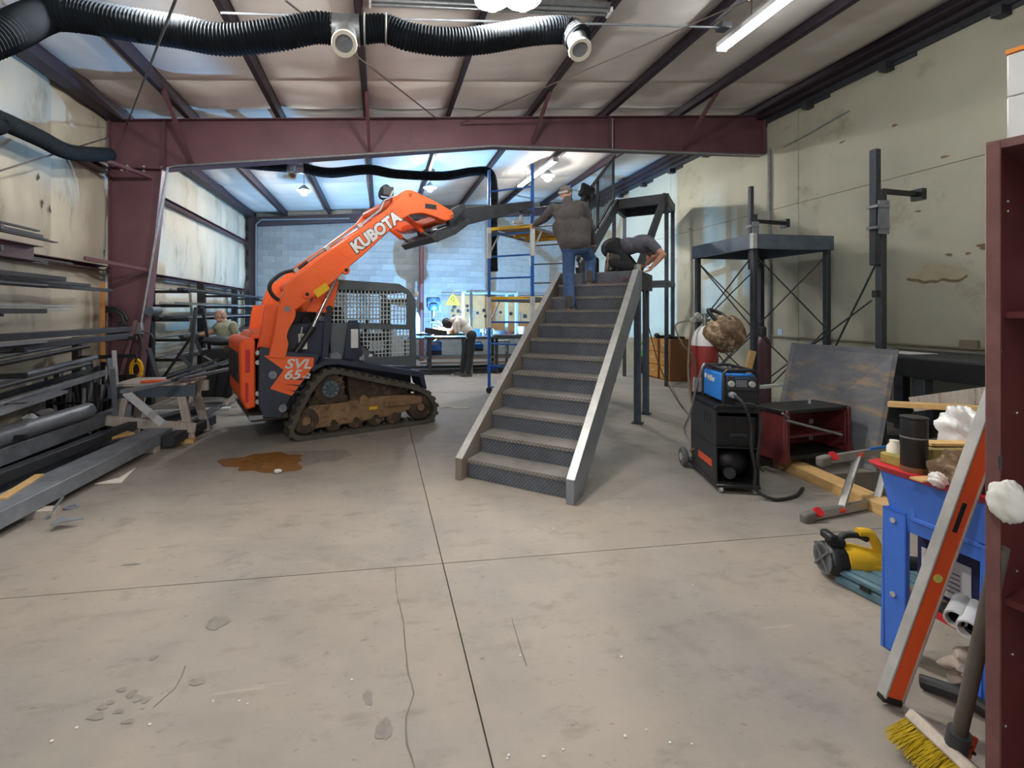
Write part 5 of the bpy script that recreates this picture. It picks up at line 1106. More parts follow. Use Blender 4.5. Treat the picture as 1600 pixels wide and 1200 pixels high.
for z, v in ((1.93, .12), (1.96, .12), (1.3, .2), (1.5, .06), (1.02, .08), (1.05, .08), (.8, .2), (.55, .16), (.35, .1)):
    b = MB(); c0 = SU(.013, v, z); b.lathe([(.004, 0), (.003, .003)], c0, dirx, 8); part('rivet', b, steel_lt, su, wd=True)
wb_ = thing('white_crate', 'white panelled crate with orange top edge on the tall maroon shelf', 'crate', SU(.4, .2, 2.126))
for k in range(2): part('panel', sbox(.035, .02 , 2.127 + .125 * k, .6, .4, 2.25 + .125 * k), white, wb_, wd=True, bev=.003)
part('top_edge', sbox(.033, .018, 2.378, .602, .402, 2.39), mat('orange edge', '#e58a2e', rough=.5), wb_, wd=True)
bo = MB()
for z in (2.15, 2.215, 2.27, 2.345):
    for u in (.085, .3, .5): bo.cyl(SU(u, .02, z), SU(u, .016, z), .005, 8)
part('bolt', bo, steel_dk, wb_, wd=True, kind='stuff')
part('hook', MB().tube([SU(.03, -.02, 1.2), SU(.034, -.03, 1.2), SU(.034, -.03, 1.16)], .004, 6), steel_dk, su, wd=True)
crumple('white_sack', SU(.05, -.035, 1.075), (.042, .042, .06), mat('white sack cloth', '#d6d6d2', '#bdbdb9', rough=.9, scale=10), 'white cloth sack on the maroon shelf at the photo edge', 'sack', 6, .12)
# ------------------------------------------------------------------ steel stock on the left
bars_n = {}
def stock(kind, X, yr, Z, L, w_, h, label, m=None, slope=0., skew=0., group=None):
    """one bar of stock lying along the shop, ending at depth yr"""
    q = V((X, yr, Z)); p = V((X - skew, yr - L, Z - slope)); b = MB(); m = m or steel_dk
    if kind == 'pipe': b.tube([p, q], w_ / 2, 14); nm = 'steel_pipe'
    elif kind == 'tube': b.bar(p, q, w_, h); nm = 'steel_tube'
    elif kind == 'flat': b.bar(p, q, w_, h); nm = 'flat_bar'
    elif kind == 'angle': b.bar(p, q, w_, .006).bar(p + V((-w_ / 2, 0, h / 2)), q + V((-w_ / 2, 0, h / 2)), .006, h); nm = 'angle_bar'
    elif kind == 'chan': b.chan(p, q, w_, h, .008); nm = 'channel_bar'
    elif kind == 'beam': b.bar(p, q, .008, h).bar(p + V((0, 0, h / 2)), q + V((0, 0, h / 2)), w_, .01).bar(p - V((0, 0, h / 2)), q - V((0, 0, h / 2)), w_, .01); nm = 'steel_beam'
    return single(nm, b, m, label, 'steel bar', group, bev=.004 if kind == 'tube' else 0)
def endX(px, X): return W(px, 487, X=X).y
def endZ(px, py, X): return W(px, py, X=X).z
rk = thing('stock_rack', 'dark steel cantilever rack along the left wall in front of the maroon column', 'rack', (-4.0, 4.8, 0))
for y in (2.6, 4.9, 6.9):
    b = MB(); b.bx(-4.08, y - .04, 0, -4.0, y + .04, 2.5 if y < 6 else 1.28); part('upright', b, black_worn, rk, wd=True)
    for z in (.42, .72, 1.0, 1.24, 1.58, 1.88, 2.2, 2.4):
        if y > 6 and z > 1.25: continue
        b = MB(); b.bar((-4.0, y, z), (-3.3 if z < 1.5 else -3.5, y, z + .02), .04, .05); part('arm', b, black_worn, rk, wd=True)
    b = MB(); b.bar((-4.05, y, .05), (-3.85, y, .05), .08, .08); part('foot', b, black_worn, rk, wd=True)
lev = [  # px, py of the far end, X, kind, w, h, material, words
 (87, 379, -3.6, 'flat', .05, .012, steel_dk, 'flat bar with its end nearest the column, on the topmost rack arm'),
 (72, 374, -3.75, 'angle', .06, .05, steel_dk, 'black angle bar on the topmost rack arm, behind the flat bar'),
 (60, 361, -3.9, 'flat', .04, .02, steel_dk, 'thin bar tilted above the topmost rack arm'),
 (60, 397, -3.55, 'chan', .1, .16, maroon, 'thick maroon channel on the second rack arm from the top'),
 (72, 411, -3.62, 'tube', .05, .05, steel_dk, 'dark square tube right under the maroon channel'),
 (110, 412, -3.8, 'flat', .06, .02, steel_dk, 'flat bar behind the maroon channel, reaching nearer the column'),
 (98, 436, -3.55, 'tube', .08, .05, steel_dk, 'dark tube with the shortest reach on the third rack arm'),
 (138, 446, -3.7, 'tube', .06, .04, steel_dk, 'dark tube of middle reach on the third rack arm'),
 (174, 454, -3.85, 'tube', .05, .05, steel_dk, 'slim tube reaching to the maroon column on the third rack arm'),
 (72, 447, -3.5, 'pipe', .045, .05, steel_dk, 'dark round pipe under the shortest tube of the third rack arm'),
 (116, 479, -3.7, 'tube', .05, .02, steel_lt, 'bright silver flat tube on the fourth rack arm'),
 (104, 484, -3.6, 'tube', .05, .02, steel_lt, 'silver tube lying below the brightest one on the fourth rack arm'),
 (70, 486, -3.5, 'tube', .05, .05, steel_dk, 'dark tube with its end open under the silver tubes'),
 (200, 514, -3.68, 'tube', .12, .07, steel_dk, 'long heavy dark tube on the fifth rack arm, upper of two'),
 (200, 525, -3.45, 'tube', .12, .07, steel_dk, 'long heavy dark tube on the fifth rack arm, lower of two'),
 (66, 533, -3.4, 'flat', .1, .03, steel_mid, 'short reaching grey flat bar under the heavy tubes'),
 (145, 531, -3.75, 'pipe', .045, .03, steel_mid, 'grey pipe sloping up under the heavy tubes, upper of a sloping pair'),
 (138, 541, -3.65, 'pipe', .05, .03, steel_dk, 'dark pipe sloping up under the heavy tubes, lower of a sloping pair'),
 (95, 536, -3.85, 'tube', .06, .03, black, 'black tube against the wall under the heavy tubes'),
 (150, 558, -3.6, 'pipe', .06, .03, steel_mid, 'thick grey conduit pipe at the sixth rack arm'),
 (140, 568, -3.5, 'pipe', .05, .03, steel_dk, 'dark pipe in front of the thick grey conduit pipe'),
 (176, 572, -3.7, 'angle', .06, .05, steel_dk, 'thin angle bar ending by the plywood strip under the coil'),
 (178, 578, -3.5, 'tube', .07, .06, steel_mid, 'grey tube sloping up at the seventh rack arm'),
 (95, 612, -3.35, 'flat', .14, .03, steel_mid, 'wide grey flat bar at the lowest rack arm'),
 (110, 605, -3.6, 'angle', .06, .06, steel_dk, 'dark angle bar at the lowest rack arm, behind the wide flat bar'),
]
for i, (px, py, X, kd, w_, h, m, lab) in enumerate(lev):
    sl = .22 if 'slop' in lab or i > 18 else .0
    stock(kd, X, endX(px, X), endZ(px, py, X), 4.2, w_, h, lab, m, slope=sl, group='stock bars on the left rack')
# heavy stuff on the floor
def fbar(pA, pB, zA, w_, h, kind, m, lab, name=None, zB=None, cat='steel bar', ext_=.0):
    p, q = W(pA[0], pA[1], Z=zA), W(pB[0], pB[1], Z=zB if zB is not None else zA); p = p + (p - q) * ext_; b = MB()
    if kind == 'pipe': b.tube([p, q], w_ / 2, 20)
    elif kind == 'chan': b.chan(p, q, w_, h, .012)
    elif kind == 'beam': b.bar(p, q, .01, h).bar(p + V((0, 0, h / 2)), q + V((0, 0, h / 2)), w_, .012).bar(p - V((0, 0, h / 2)), q - V((0, 0, h / 2)), w_, .012)
    else: b.bar(p, q, w_, h)
    return single(name or {'pipe': 'steel_pipe', 'chan': 'channel_bar', 'beam': 'steel_beam', 'tube': 'steel_tube', 'plate': 'steel_plate'}[kind], b, m, lab, cat, bev=.004 if kind in ('tube', 'plate') else 0)
def wbar(p, q, w_, h, kind, m, lab):
    b = MB(); p, q = V(p), V(q)
    if kind == 'chan_up':
        b.bar(p - V((0, 0, h / 2 - .006)), q - V((0, 0, h / 2 - .006)), w_, .012); sx_ = V((w_ / 2 - .006, 0, 0)); b.bar(p + sx_, q + sx_, .012, h); b.bar(p - sx_, q - sx_, .012, h); nm = 'channel_bar'
    else: b.bar(p, q, w_, h); nm = 'steel_tube'
    single(nm, b, m, lab, 'steel bar', bev=.005)
wbar((-2.93, 2.2, .13), (-2.68, 6.15, .13), .3, .13, 'tube', steel_mid, 'big wide grey box beam along the front edge of the floor stock')
wbar((-3.38, 2.2, .12), (-3.26, 6.2, .12), .22, .11, 'chan_up', steel_blue, 'blue grey channel lying open side up behind the wide box beam')
wbar((-3.2, 3.2, .26), (-2.98, 6.35, .23), .1, .1, 'tube', steel_dk, 'dark tube lying between the wide box beam and the channel')
wbar((-3.72, 2.4, .13), (-3.6, 6.25, .13), .14, .14, 'tube', steel_dk, 'dark box beam in the floor stock behind the blue grey channel')
wbar((-3.54, 2.5, .29), (-3.42, 6.9, .28), .11, .16, 'tube', steel_mid, 'long grey tall box beam passing behind the sawhorse legs')
b = MB(); b.tube([(-3.62, 2.4, .47), (-3.42, 6.05, .455)], .09, 20); single('steel_pipe', b, steel_mid, 'large round grey pipe lying on the floor stock', 'steel bar')
fbar((0, 632), (100, 625), .36, .16, .1, 'beam', steel_dk, 'dark wide beam end behind the large round pipe', ext_=.4)
fbar((262, 690), (330, 655), .1, .14, .12, 'tube', steel_dk, 'short dark beam with a black end behind the sawhorse foot')
fbar((210, 668), (310, 640), .06, .16, .1, 'beam', steel_dk, 'dark beam on the floor behind the sawhorse')
fbar((150, 688), (205, 676), .2, .16, .03, 'plate', pine, 'short pine offcut lying on the blue grey channel', name='board', cat='board')
fbar((20, 768), (62, 742), .2, .07, .02, 'plate', pine, 'pine strip lying in the blue grey channel', name='board', cat='board', ext_=.4)
fbar((235, 644), (360, 638), .02, .12, .04, 'plate', white, 'long white plank on the floor behind the sawhorse', name='plank', cat='board')
for k in range(3): fbar((288 + 8 * k, 664 - 2 * k), (340 + 6 * k, 632), .12 + .02 * k, .02, .02, 'tube', steel_dk, ('thin dark rod on the floor beams behind the sawhorse, nearest of three', 'thin dark rod on the floor beams behind the sawhorse, middle of three', 'thin dark rod on the floor beams behind the sawhorse, farthest of three')[k])
for y_, lab in ((4.2, 'near'), (5.9, 'far')):
    b = MB(); b.bar((-3.95, y_, .03), (-2.55, y_ - .1, .03), .1, .06); single('timber_bearer', b, wood_w, 'timber bearer under the floor stock, %s the sawhorse' % ('away from' if lab == 'near' else 'beside'), 'board')
b = MB(); p = W(62, 822, Z=.03); b.add([p + V((.1, -.05, .02)), p + V((.28, .03, .02)), p + V((.08, .08, .02)), p + V((.1, -.05, .028)), p + V((.28, .03, .028)), p + V((.08, .08, .028))], [(0, 2, 1), (3, 4, 5), (0, 1, 4, 3), (1, 2, 5, 4), (2, 0, 3, 5)])
single('steel_offcut', b, steel_mid, 'small grey triangular steel offcut on the floor by the front box beam', 'offcut')
p = W(72, 812, Z=0); b = MB(); b.bar(p, p + V((.06, .1, .14)), .03, .004); single('steel_strip', b, steel_mid, 'thin steel strip standing against the front box beam', 'strip')
p = W(112, 793, Z=0); b = MB(); cs = [(cos(2 * pi * k / 20), sin(2 * pi * k / 20)) for k in range(20)]; b.ring([(.055 * x, .055 * y) for x, y in cs], [(.03 * x, .03 * y) for x, y in cs], lambda x, y: p + V((x, y, 0)), lambda x, y: p + V((x, y, .01))); single('steel_washer', b, steel_mid, 'round steel ring lying on the floor by the front box beam', 'ring')
b = MB(); P = [W(148, 757, Z=.004), W(190, 755, Z=.004), W(212, 732, Z=.004), W(186, 748, Z=.004)]; P2 = [q + V((0, 0, .01)) for q in P]; b.add(P + P2, [(3, 2, 1, 0), (4, 5, 6, 7), (0, 1, 5, 4), (1, 2, 6, 5), (2, 3, 7, 6), (3, 0, 4, 7)]); single('cardboard_scrap', b, ivory, 'pale cardboard scrap on the floor along the front box beam', 'cardboard')
crumple('rag', W(47, 653, X=-3.5), (.06, .05, .035), paper, 'white rag lying on the large round pipe', 'rag', 21)
b = MB(); b.tube(spline([W(58, 652, X=-3.5), W(68, 647, X=-3.49), W(78, 645, X=-3.48)], .03), .05, 10); single('grey_sleeve', b, mat('grey cloth', '#77777a', rough=.9), 'grey cloth sleeve beside the white rag', 'cloth')
# bin of short offcuts standing up by the column
ob = thing('offcut_bin', 'low black frame bin holding short offcuts in front of the maroon column', 'bin', (-3.75, 6.65, 0))
for x in (-4.0, -3.48):
    for y in (6.3, 7.0): b = MB(); b.bx(x - .02, y - .02, 0, x + .02, y + .02, .75); part('post', b, black_worn, ob, wd=True)
for z in (.1, .5):
    for y in (6.3, 7.0): b = MB(); b.bar((-4.0, y, z), (-3.48, y, z), .03, .03); part('rail', b, black_worn, ob, wd=True)
    for x in (-4.0, -3.48): b = MB(); b.bar((x, 6.3, z), (x, 7.0, z), .03, .03); part('rail', b, black_worn, ob, wd=True)
rnd = random.Random(12)
for k in range(26):
    i, j = k % 5, k // 5
    x = -3.94 + .1 * i + rnd.uniform(-.03, .03); y = 6.36 + .12 * j + rnd.uniform(-.03, .03); h = rnd.uniform(.5, .95); b = MB(); w_ = rnd.uniform(.03, .06)
    t = V((rnd.uniform(-.12, .12), rnd.uniform(-.12, .12), h))
    if k % 3: b.bar((x, y, .03), V((x, y, .03)) + t, w_, w_ * .5)
    else: b.tube([V((x, y, .03)), V((x, y, .03)) + t], w_ / 2, 10)
    row = ('first', 'second', 'third', 'fourth', 'fifth', 'sixth')[j]; col_ = ('nearest the wall', 'next but one from the wall side', 'in the centre', 'next to the outer rail', 'against the outer rail')[i]
    single('steel_offcut', b, [steel_dk, steel_mid, black_worn, steel_lt][k % 4], 'short offcut in the low bin, %s, %s row' % (col_, row), 'offcut', 'offcuts standing in the bin')
for k, (p, q) in enumerate((((170, 560), (190, 622)), ((178, 548), (188, 590)), ((140, 562), (162, 602)), ((183, 612), (176, 575)), ((86, 570), (100, 612)))):
    b = MB(); a_, c_ = W(*p, X=-3.45 + .05 * k if k in (0, 1, 3) else -3.95), W(*q, X=-3.2 + .05 * k if k in (0, 1, 3) else -3.93); lo = c_ if c_.z < a_.z else a_; lo.z = 0; b.bar(a_, c_, .05, .03); single('leaning_bar', b, [steel_mid, galv, steel_dk, steel_mid, black_worn][k], 'short bar leaning by the offcut bin, %s' % ('silver one against the column foot', 'bright one by the plywood strip', 'dark one over the bin', 'grey one inside the bin edge', 'black one on the rack foot')[k], 'steel bar')
b = MB(); b.bar((-4.05, 7.5, .4), (-4.05, 7.5, 2.05), .09, .02, up=(1, 0, 0)); single('plywood_strip', b, mat('orange tan board', '#b67a3e', rough=.8), 'upright tan board on the wall beside the maroon column', 'board')
# coils
def coil(c, r, ax, n, m, label, tr=.012, squash=1.):
    rnd = random.Random(5); b = MB(); ax = V(ax).normalized(); e1 = ax.cross(V((0, 0, 1))).normalized(); e2 = V((0, 0, 1)); pts = []
    for k in range(n * 18 + 1):
        t = 2 * pi * k / 18; lap = k // 18; rr = r * (1 + .24 * sin(lap * 2.3)); pts.append(V(c) + (e1 * cos(t) * squash + e2 * sin(t)) * rr + ax * (.012 * sin(lap * 1.7)))
    b.tube(pts, tr, 6); return single('cable_coil', b, m, label, 'coil')
coil(W(172, 500, Y=YF - .16), .17, (0, 1, 0), 9, rubber, 'black cable coil hung on the maroon column', .014, 1.2)
coil(W(213, 578, Y=YF - .16), .14, (0, 1, 0), 5, mat('yellow cord', '#e0ad1e', rough=.6), 'bright yellow cord coil hung at the column foot', .013, .55)
cable([W(217, 518, Y=YF - .15), W(222, 540, Y=YF - .2), W(214, 556, Y=YF - .2), W(212, 566, Y=YF - .16)], .012, rubber, 'black cord from the junction box down to the yellow coil')
cable([W(220, 516, Y=YF - .15), W(238, 525, Y=YF - .1), W(240, 550, Y=YF - .1), W(232, 590, Y=YF - .1)], .012, rubber, 'dark cord curving down behind the yellow coil')
b = MB(); b.bar(W(212, 500, Y=YF - .2), W(188, 590, Y=YF - .3), .05, .05); single('angle_bar', b, maroon, 'maroon angle leaning across the column foot', 'steel bar')
# rack in the rear bay
rr_ = thing('stock_rack', 'black bar rack along the left wall behind the maroon column', 'rack', (-4.0, 11.5, 0))
for y in (8.8, 11.2, 13.6, 15.0):
    b = MB(); b.bx(-4.08, y - .07, 0, -3.94, y + .07, 2.25); part('upright', b, black, rr_, wd=True)
    for z in (.45, .8, 1.15, 1.5, 1.75, 2.0):
        b = MB(); b.bar((-4.0, y, z - .03), (-3.35, y, z - .03), .05, .05); part('arm', b, black, rr_, wd=True)
    b = MB(); b.bar((-3.95, y, .2), (-3.3, y, 1.2), .04, .04); part('brace', b, black, rr_, wd=True)
rnd = random.Random(31)
zl = [.45, .8, 1.15, 1.5, 1.75, 2.0]; names = ['lowest', 'second lowest', 'third lowest', 'third highest', 'second highest', 'highest']
for i, z in enumerate(zl):
    for k in range(4):
        X = -3.85 + .14 * k; m = [steel_dk, black_worn, steel_mid, steel_dk][(i + k) % 4]
        if i == 4 and k in (1, 2): m = steel_lt
        pos = ('against the wall', 'second from the wall', 'third from the wall', 'outermost')[k]
        kd = ['tube', 'pipe', 'angle', 'flat'][(i * 3 + k) % 4]; L = rnd.uniform(4.5, 6.4); w_ = rnd.uniform(.04, .09)
        b = MB(); y0 = rnd.uniform(8.3, 9.0); p, q = V((X, y0, z + .02)), V((X + rnd.uniform(-.03, .03), min(y0 + L, 15.2), z + .02 + rnd.uniform(-.0, .03)))
        if kd == 'pipe': b.tube([p, q], w_ / 2, 12)
        else: b.bar(p, q, w_, w_ * (.5 if kd != 'flat' else .2))
        single({'tube': 'steel_tube', 'pipe': 'steel_pipe', 'angle': 'angle_bar', 'flat': 'flat_bar'}[kd], b, m, '%s bar on the %s arm of the rear rack, %s' % ('bright' if m is steel_lt else 'grey' if m is steel_mid else 'black', names[i], pos), 'steel bar', 'stock bars on the rear rack')
b = MB(); b.cyl(W(233, 486, X=-3.5), W(243, 485, X=-3.5) + V((0, .1, 0)), .065, 18); single('steel_drum', b, steel_blue, 'blue grey round can lying on the rear rack by the column', 'can')
for k, (p, q) in enumerate((((232, 545), (246, 590)), ((302, 523), (326, 575)), ((283, 557), (306, 580)), ((290, 546), (306, 480)), ((340, 515), (316, 480)))):
    a_, c_ = W(*p, X=-3.2), W(*q, X=-3.0)
    if k > 2: a_.z = 0
    b = MB(); b.bar(a_, c_, .05, .05); single('leaning_bar', b, steel_dk, 'dark bar propped on the rear rack, %s' % ('beside the column conduit', 'in front of the reaching man', 'small one below the reaching man', 'slanting towards the top by the middle upright', 'slanting behind the reaching man')[k], 'steel bar')
# sawhorse bench with long bars lying over it
sw = thing('sawhorse_bench', 'weathered wooden sawhorse bench with stained top in front of the track loader', 'bench', (-2.7, 6.35, 0))
tops = [W(187, 594, Z=.74), W(232, 588, Z=.74), W(306, 597, Z=.74), W(285, 606, Z=.74), W(205, 612, Z=.74)]
T = [V((-3.35, 6.15, .72)), V((-2.35, 6.15, .72)), V((-2.35, 6.75, .72)), V((-3.35, 6.75, .72))]
for k in range(4):
    b = MB(); y = 6.2 + .15 * k; b.bx(-3.25, y, .7, -2.4 + .04 * (k % 2), y + .14, .735); part('top_plank', b, wood_w, sw, wd=True, bev=.004)
b = MB(); b.bx(-3.3, 6.22, .56, -2.3, 6.26, .7); part('apron', b, steel_blue, sw, wd=True)
b = MB(); b.bx(-3.3, 6.66, .56, -2.3, 6.7, .7); part('apron', b, wood_w, sw, wd=True)
for (x, y, dx) in ((-3.12, 6.25, -.12), (-2.48, 6.25, .14), (-3.12, 6.68, -.12), (-2.48, 6.68, .14)):
    b = MB(); b.bar((x, y, .6), (x + dx, y - .04 if y < 6.4 else y + .04, 0), .1, .045, up=(0, 1, 0)); part('leg', b, wood_w, sw, wd=True, bev=.004)
b = MB(); b.bar((-3.3, 6.18, .3), (-2.28, 6.18, .17), .04, .12); part('stretcher', b, wood_w, sw, wd=True, bev=.004)
b = MB(); b.bar((-3.08, 6.17, .64), (-2.66, 6.17, .24), .03, .09); part('diagonal_brace', b, white, sw, wd=True, bev=.003)
b = MB(); b.bx(-2.5, 6.1, 0, -2.28, 6.2, .05); part('foot_block', b, pine, sw, wd=True)
b = MB(); p = W(245, 596, Z=.75); b.bar(p + V((-.18, 0, 0)), p + V((.2, .08, .0)), .11, .02); single('orange_guard', b, orange_dk, 'flat orange plastic piece lying on the sawhorse bench', 'plastic plate', bev=.005)
for k, (p, q, w_, m, l) in enumerate((((192, 612), (378, 572), .07, steel_mid, 'long grey bar crossing the sawhorse bench, nearest of three'), ((270, 594), (378, 556), .04, steel_dk, 'long dark bar crossing the sawhorse bench, middle of three'), ((262, 590), (378, 548), .035, black_worn, 'long black bar crossing the sawhorse bench, farthest of three'))):
    a, c = W(*p, Z=.78 + .02 * k), W(*q, Z=.78 + .02 * k); b = MB(); b.bar(a, c, w_, .035); single('flat_bar', b, m, l, 'steel bar')
b = MB()
for x in (-1.55, -1.25): b.bx(x - .03, 7.75, 0, x + .03, 7.81, .74)
sh2 = thing('steel_sawhorse', 'grey steel sawhorse behind the orange rear door', 'sawhorse', (-1.75, 8.3, 0))
for x in (-2.15, -1.35):
    for y in (8.1, 8.5): b = MB(); b.bar((x, 8.3, .72), (x, y, 0), .05, .05); part('leg', b, steel_mid, sh2, wd=True)
b = MB(); b.bar((-2.35, 8.3, .74), (-1.15, 8.3, .74), .08, .06); part('top_beam', b, steel_mid, sh2, wd=True)
b = MB(); b.bx(-1.9, 9.0, .05, -1.6, 9.3, .5); single('blue_crate', b, weldblue, 'blue crate on the floor behind the orange rear door', 'crate', bev=.01)
b = MB(); p = W(358, 636, Z=0); b.bar(p + V((-.1, 0, .02)), p + V((.16, .2, .28)), .1, .03); single('wood_stick', b, wood_w, 'short board leaning by the orange rear door', 'board')
# welding machine cart under the man
ws = thing('tool_cart', 'dark machine with a curved top cover beside the man in the green shirt', 'machine', W(347, 600, d=8.3) )
o = W(345, 532, d=8.2)
b = MB(); b.box((o.x, o.y, .55), (.5, .45, .8)); part('machine_body', b, black, ws, wd=True, bev=.02)
b = MB(); b.ell(o, (.3, .25, .09), 18, 8); part('curved_cover', b, mat('charcoal plastic', '#33363a', rough=.5), ws, wd=True)
cable([o + V((.2, -.1, 0)), o + V((.33, -.2, -.25)), o + V((.1, -.26, -.4)), o + V((-.2, -.24, -.25))], .018, galv, 'grey hose looping from the dark machine beside the man')
b = MB(); b.box((o.x - .25, o.y - .26, .45), (.18, .02, .35)); single('grey_sheet', b, galv, 'pale sheet on the front of the dark machine', 'sheet')
# puddle, floor scraps
pud = mat('rusty brown puddle', '#976a3c', '#7e5731', rough=.15, scale=3, c3='#a5794a', t3=.58, s3=3)
c = W(415, 722, Z=0); pb_ = blotch('puddle', (c.x, c.y), .42, .33, pud, .0035, 17, 60, .3); single('puddle', pb_, pud, 'brown rusty puddle on the floor in front of the track loader', 'puddle', loc=(c.x, c.y, .002))
c = W(480, 715, Z=0); part('stain', blotch('s', (c.x, c.y), .42, .3, stain_m, .002, 91), stain_m, floor)
crumple('paper_wad', W(434, 736, Z=.02), (.035, .025, .018), paper, 'small white crumpled paper at the puddle edge', 'paper', 33)
cable([W(688, 638, Z=.01), W(700, 635, Z=.01), W(712, 637, Z=.01), W(734, 637, Z=.01)], .008, ivory, 'short pale cord on the floor beyond the track')
cable([S(.62, 3.1, 2.1), S(.62, 3.4, 1.5), S(.75, 3.9, .7), S(1.0, 4.3, .1), W(1050, 605, Z=.012), W(1063, 630, Z=.012), W(1090, 668, Z=.012), W(1088, 690, Z=.012)], .008, mat('tan hose', '#6b5b4a'), 'thin cord running from the landing down to the floor by the cart')
for k, (px, py) in enumerate([(850, 1183), (795, 1181), (793, 1186), (550, 1063), (374, 1096), (387, 1100), (333, 1096), (234, 1133), (120, 1138), (81, 1159), (971, 1027), (1047, 1161), (1081, 1163), (977, 1151), (1010, 1141), (813, 1025), (576, 1106), (838, 828), (864, 826), (880, 1172), (982, 794), (1083, 915)]):
    p = W(px, py, Z=0); b = MB(); r = rnd.uniform(.004, .007); b.ell(p + V((0, 0, r * .5)), (r, r * .8, r * .6), 8, 5); single('paint_chip', b, paper, 'small white fleck lying on the concrete floor', 'fleck', 'white flecks on the floor')
# ------------------------------------------------------------------ rear workshop against the block wall
bd = 14.9
wb1 = thing('work_bench', 'long dark steel workbench by the block wall behind the welder', 'bench', (2.4, 13.0, 0))
b = MB(); b.bx(.6, 12.6, .86, 4.6, 13.5, .92); part('bench_top', b, steel_dk, wb1, wd=True, bev=.006)
for x in (.7, 2.5, 4.5):
    for y in (12.7, 13.4): b = MB(); b.bx(x - .04, y - .04, 0, x + .04, y + .04, .86); part('leg', b, steel_dk, wb1, wd=True)
b = MB(); b.bx(.6, 12.7, .32, 4.6, 13.4, .36); part('lower_shelf', b, steel_dk, wb1, wd=True)
wt = thing('welding_table', 'dark flat welding table in front of the man in the white shirt', 'table', (1.9, 12.0, 0))
b = MB(); b.bx(1.15, 11.72, .92, 4.4, 12.35, .97); part('table_top', b, steel_dk, wt, wd=True, bev=.004)
for x in (1.25, 3.0, 4.3):
    for y in (11.85, 12.28): b = MB(); b.bx(x - .035, y - .035, 0, x + .035, y + .035, .92); part('leg', b, steel_dk, wt, wd=True)
for z in (.28, .42):
    b = MB(); b.bar((1.0, 12.0, z), (4.3, 12.0, z), .05, .05); part('rail', b, mat('rusty bar', '#8d7564', rough=.6), wt, wd=True)
for k in range(5):
    y = 11.9 + .12 * k; b = MB(); b.bar((.5, y, .05 + .02 * k), (4.0, y + .1, .05 + .02 * k), .08, .06); single('floor_bar', b, [steel_dk, black_worn, steel_mid, steel_dk, black_worn][k], 'dark bar on the floor under the welding table, %s from the front' % ('first', 'second', 'third', 'fourth', 'fifth')[k], 'steel bar', 'bars under the welding table')
b = MB(); b.bar((2.9, 11.9, .995), (4.5, 12.1, .995), .3, .05); single('black_tarp', b, black, 'black folded sheet on the welding table right of the welder', 'sheet', bev=.02)
# blue welding machines
def machine(px, py, d, sx, sz, label, txt=True):
    p = W(px, py, d=d); p.z = max(p.z, .365); t = thing('welder', label, 'welder', p, R(-6)); b = MB(); b.bx(-sx / 2, -.2, sz * .3, sx / 2, .25, sz); part('case', b, weldblue, t, bev=.02); b = MB(); b.bx(-sx / 2, -.19, 0, sx / 2, .25, sz * .3); part('base', b, black, t, bev=.01)
    b = MB(); b.tube([(-sx * .35, 0, sz), (-sx * .35, 0, sz + .04), (sx * .35, 0, sz + .04), (sx * .35, 0, sz)], .015, 8); part('handle', b, black, t)
    if txt:
        q = text_mesh('Miller', .09, .002, off=.002, shear=.2); place(q, (.02, -.203, sz * .86), (1, 0, 0), (0, 0, 1)); part('lettering', q, white, t)
        b = MB(); b.lathe([(.03, 0), (.03, .003)], (-.16, -.201, sz * .87), (0, -1, 0), 18); part('emblem', b, white, t)
machine(678, 554, 12.6, .42, .36, 'blue welding machine on the low shelf left of the white shirted welder')
machine(747, 548, 12.8, .25, .2, 'small blue machine on the low shelf right of the white shirted welder', False)
crumple('blue_bag', W(771, 577, Z=.07), (.22, .15, .07), mat('blue plastic bag', '#2f62d8', rough=.4), 'blue plastic bundle on the floor behind the scaffold', 'bag', 14, .15)
wf = thing('box_stand', 'small white box frame on the low shelf behind the stairs', 'frame', W(783, 548, d=12.7))
o = wf.location
for dx in (-.22, .22):
    for dy in (0, .3): b = MB(); b.box(o + V((dx, dy, .08)), (.04, .04, .3)); part('post', b, white, wf, wd=True)
b = MB(); b.box(o + V((0, .15, .25)), (.5, .36, .05)); part('top', b, white, wf, wd=True)
# drill press
dpx = W(677, 520, d=13.3)
dp_ = thing('drill_press', 'dark blue drill press standing on the bench left of the welder', 'drill press', (dpx.x, dpx.y, .925))
navy = mat('dark blue cast iron', '#25405e', '#1e354f', rough=.5, scale=4)
b = MB(); b.bx(-.17, -.25, 0, .17, .2, .05); part('base', b, navy, dp_, bev=.01)
b = MB(); b.cyl((0, .08, .05), (0, .08, .95), .04, 14); part('column', b, steel_dk, dp_)
b = MB(); b.bx(-.14, -.2, .38, .14, .05, .42); part('table', b, navy, dp_, bev=.01)
b = MB(); b.lathe([(.12, 0), (.16, .05), (.17, .16), (.15, .2)], (0, -.02, .72), n=18).bx(-.17, -.1, .82, .17, .28, 1.0); part('head', b, navy, dp_, bev=.01)
b = MB(); b.lathe([(.2, 0), (.2, .09), (.17, .13)], (0, .05, .98), n=20); part('belt_cover', b, navy, dp_)
b = MB(); b.cyl((0, -.1, .55), (0, -.1, .74), .03, 12); part('chuck', b, steel_mid, dp_)
for k in range(3): t = 2 * pi * k / 3; b = MB(); b.cyl((.17, -.05, .8), (.2, -.05 + .13 * cos(t), .8 + .13 * sin(t)), .01, 8); part('feed_handle', b, steel_mid, dp_)
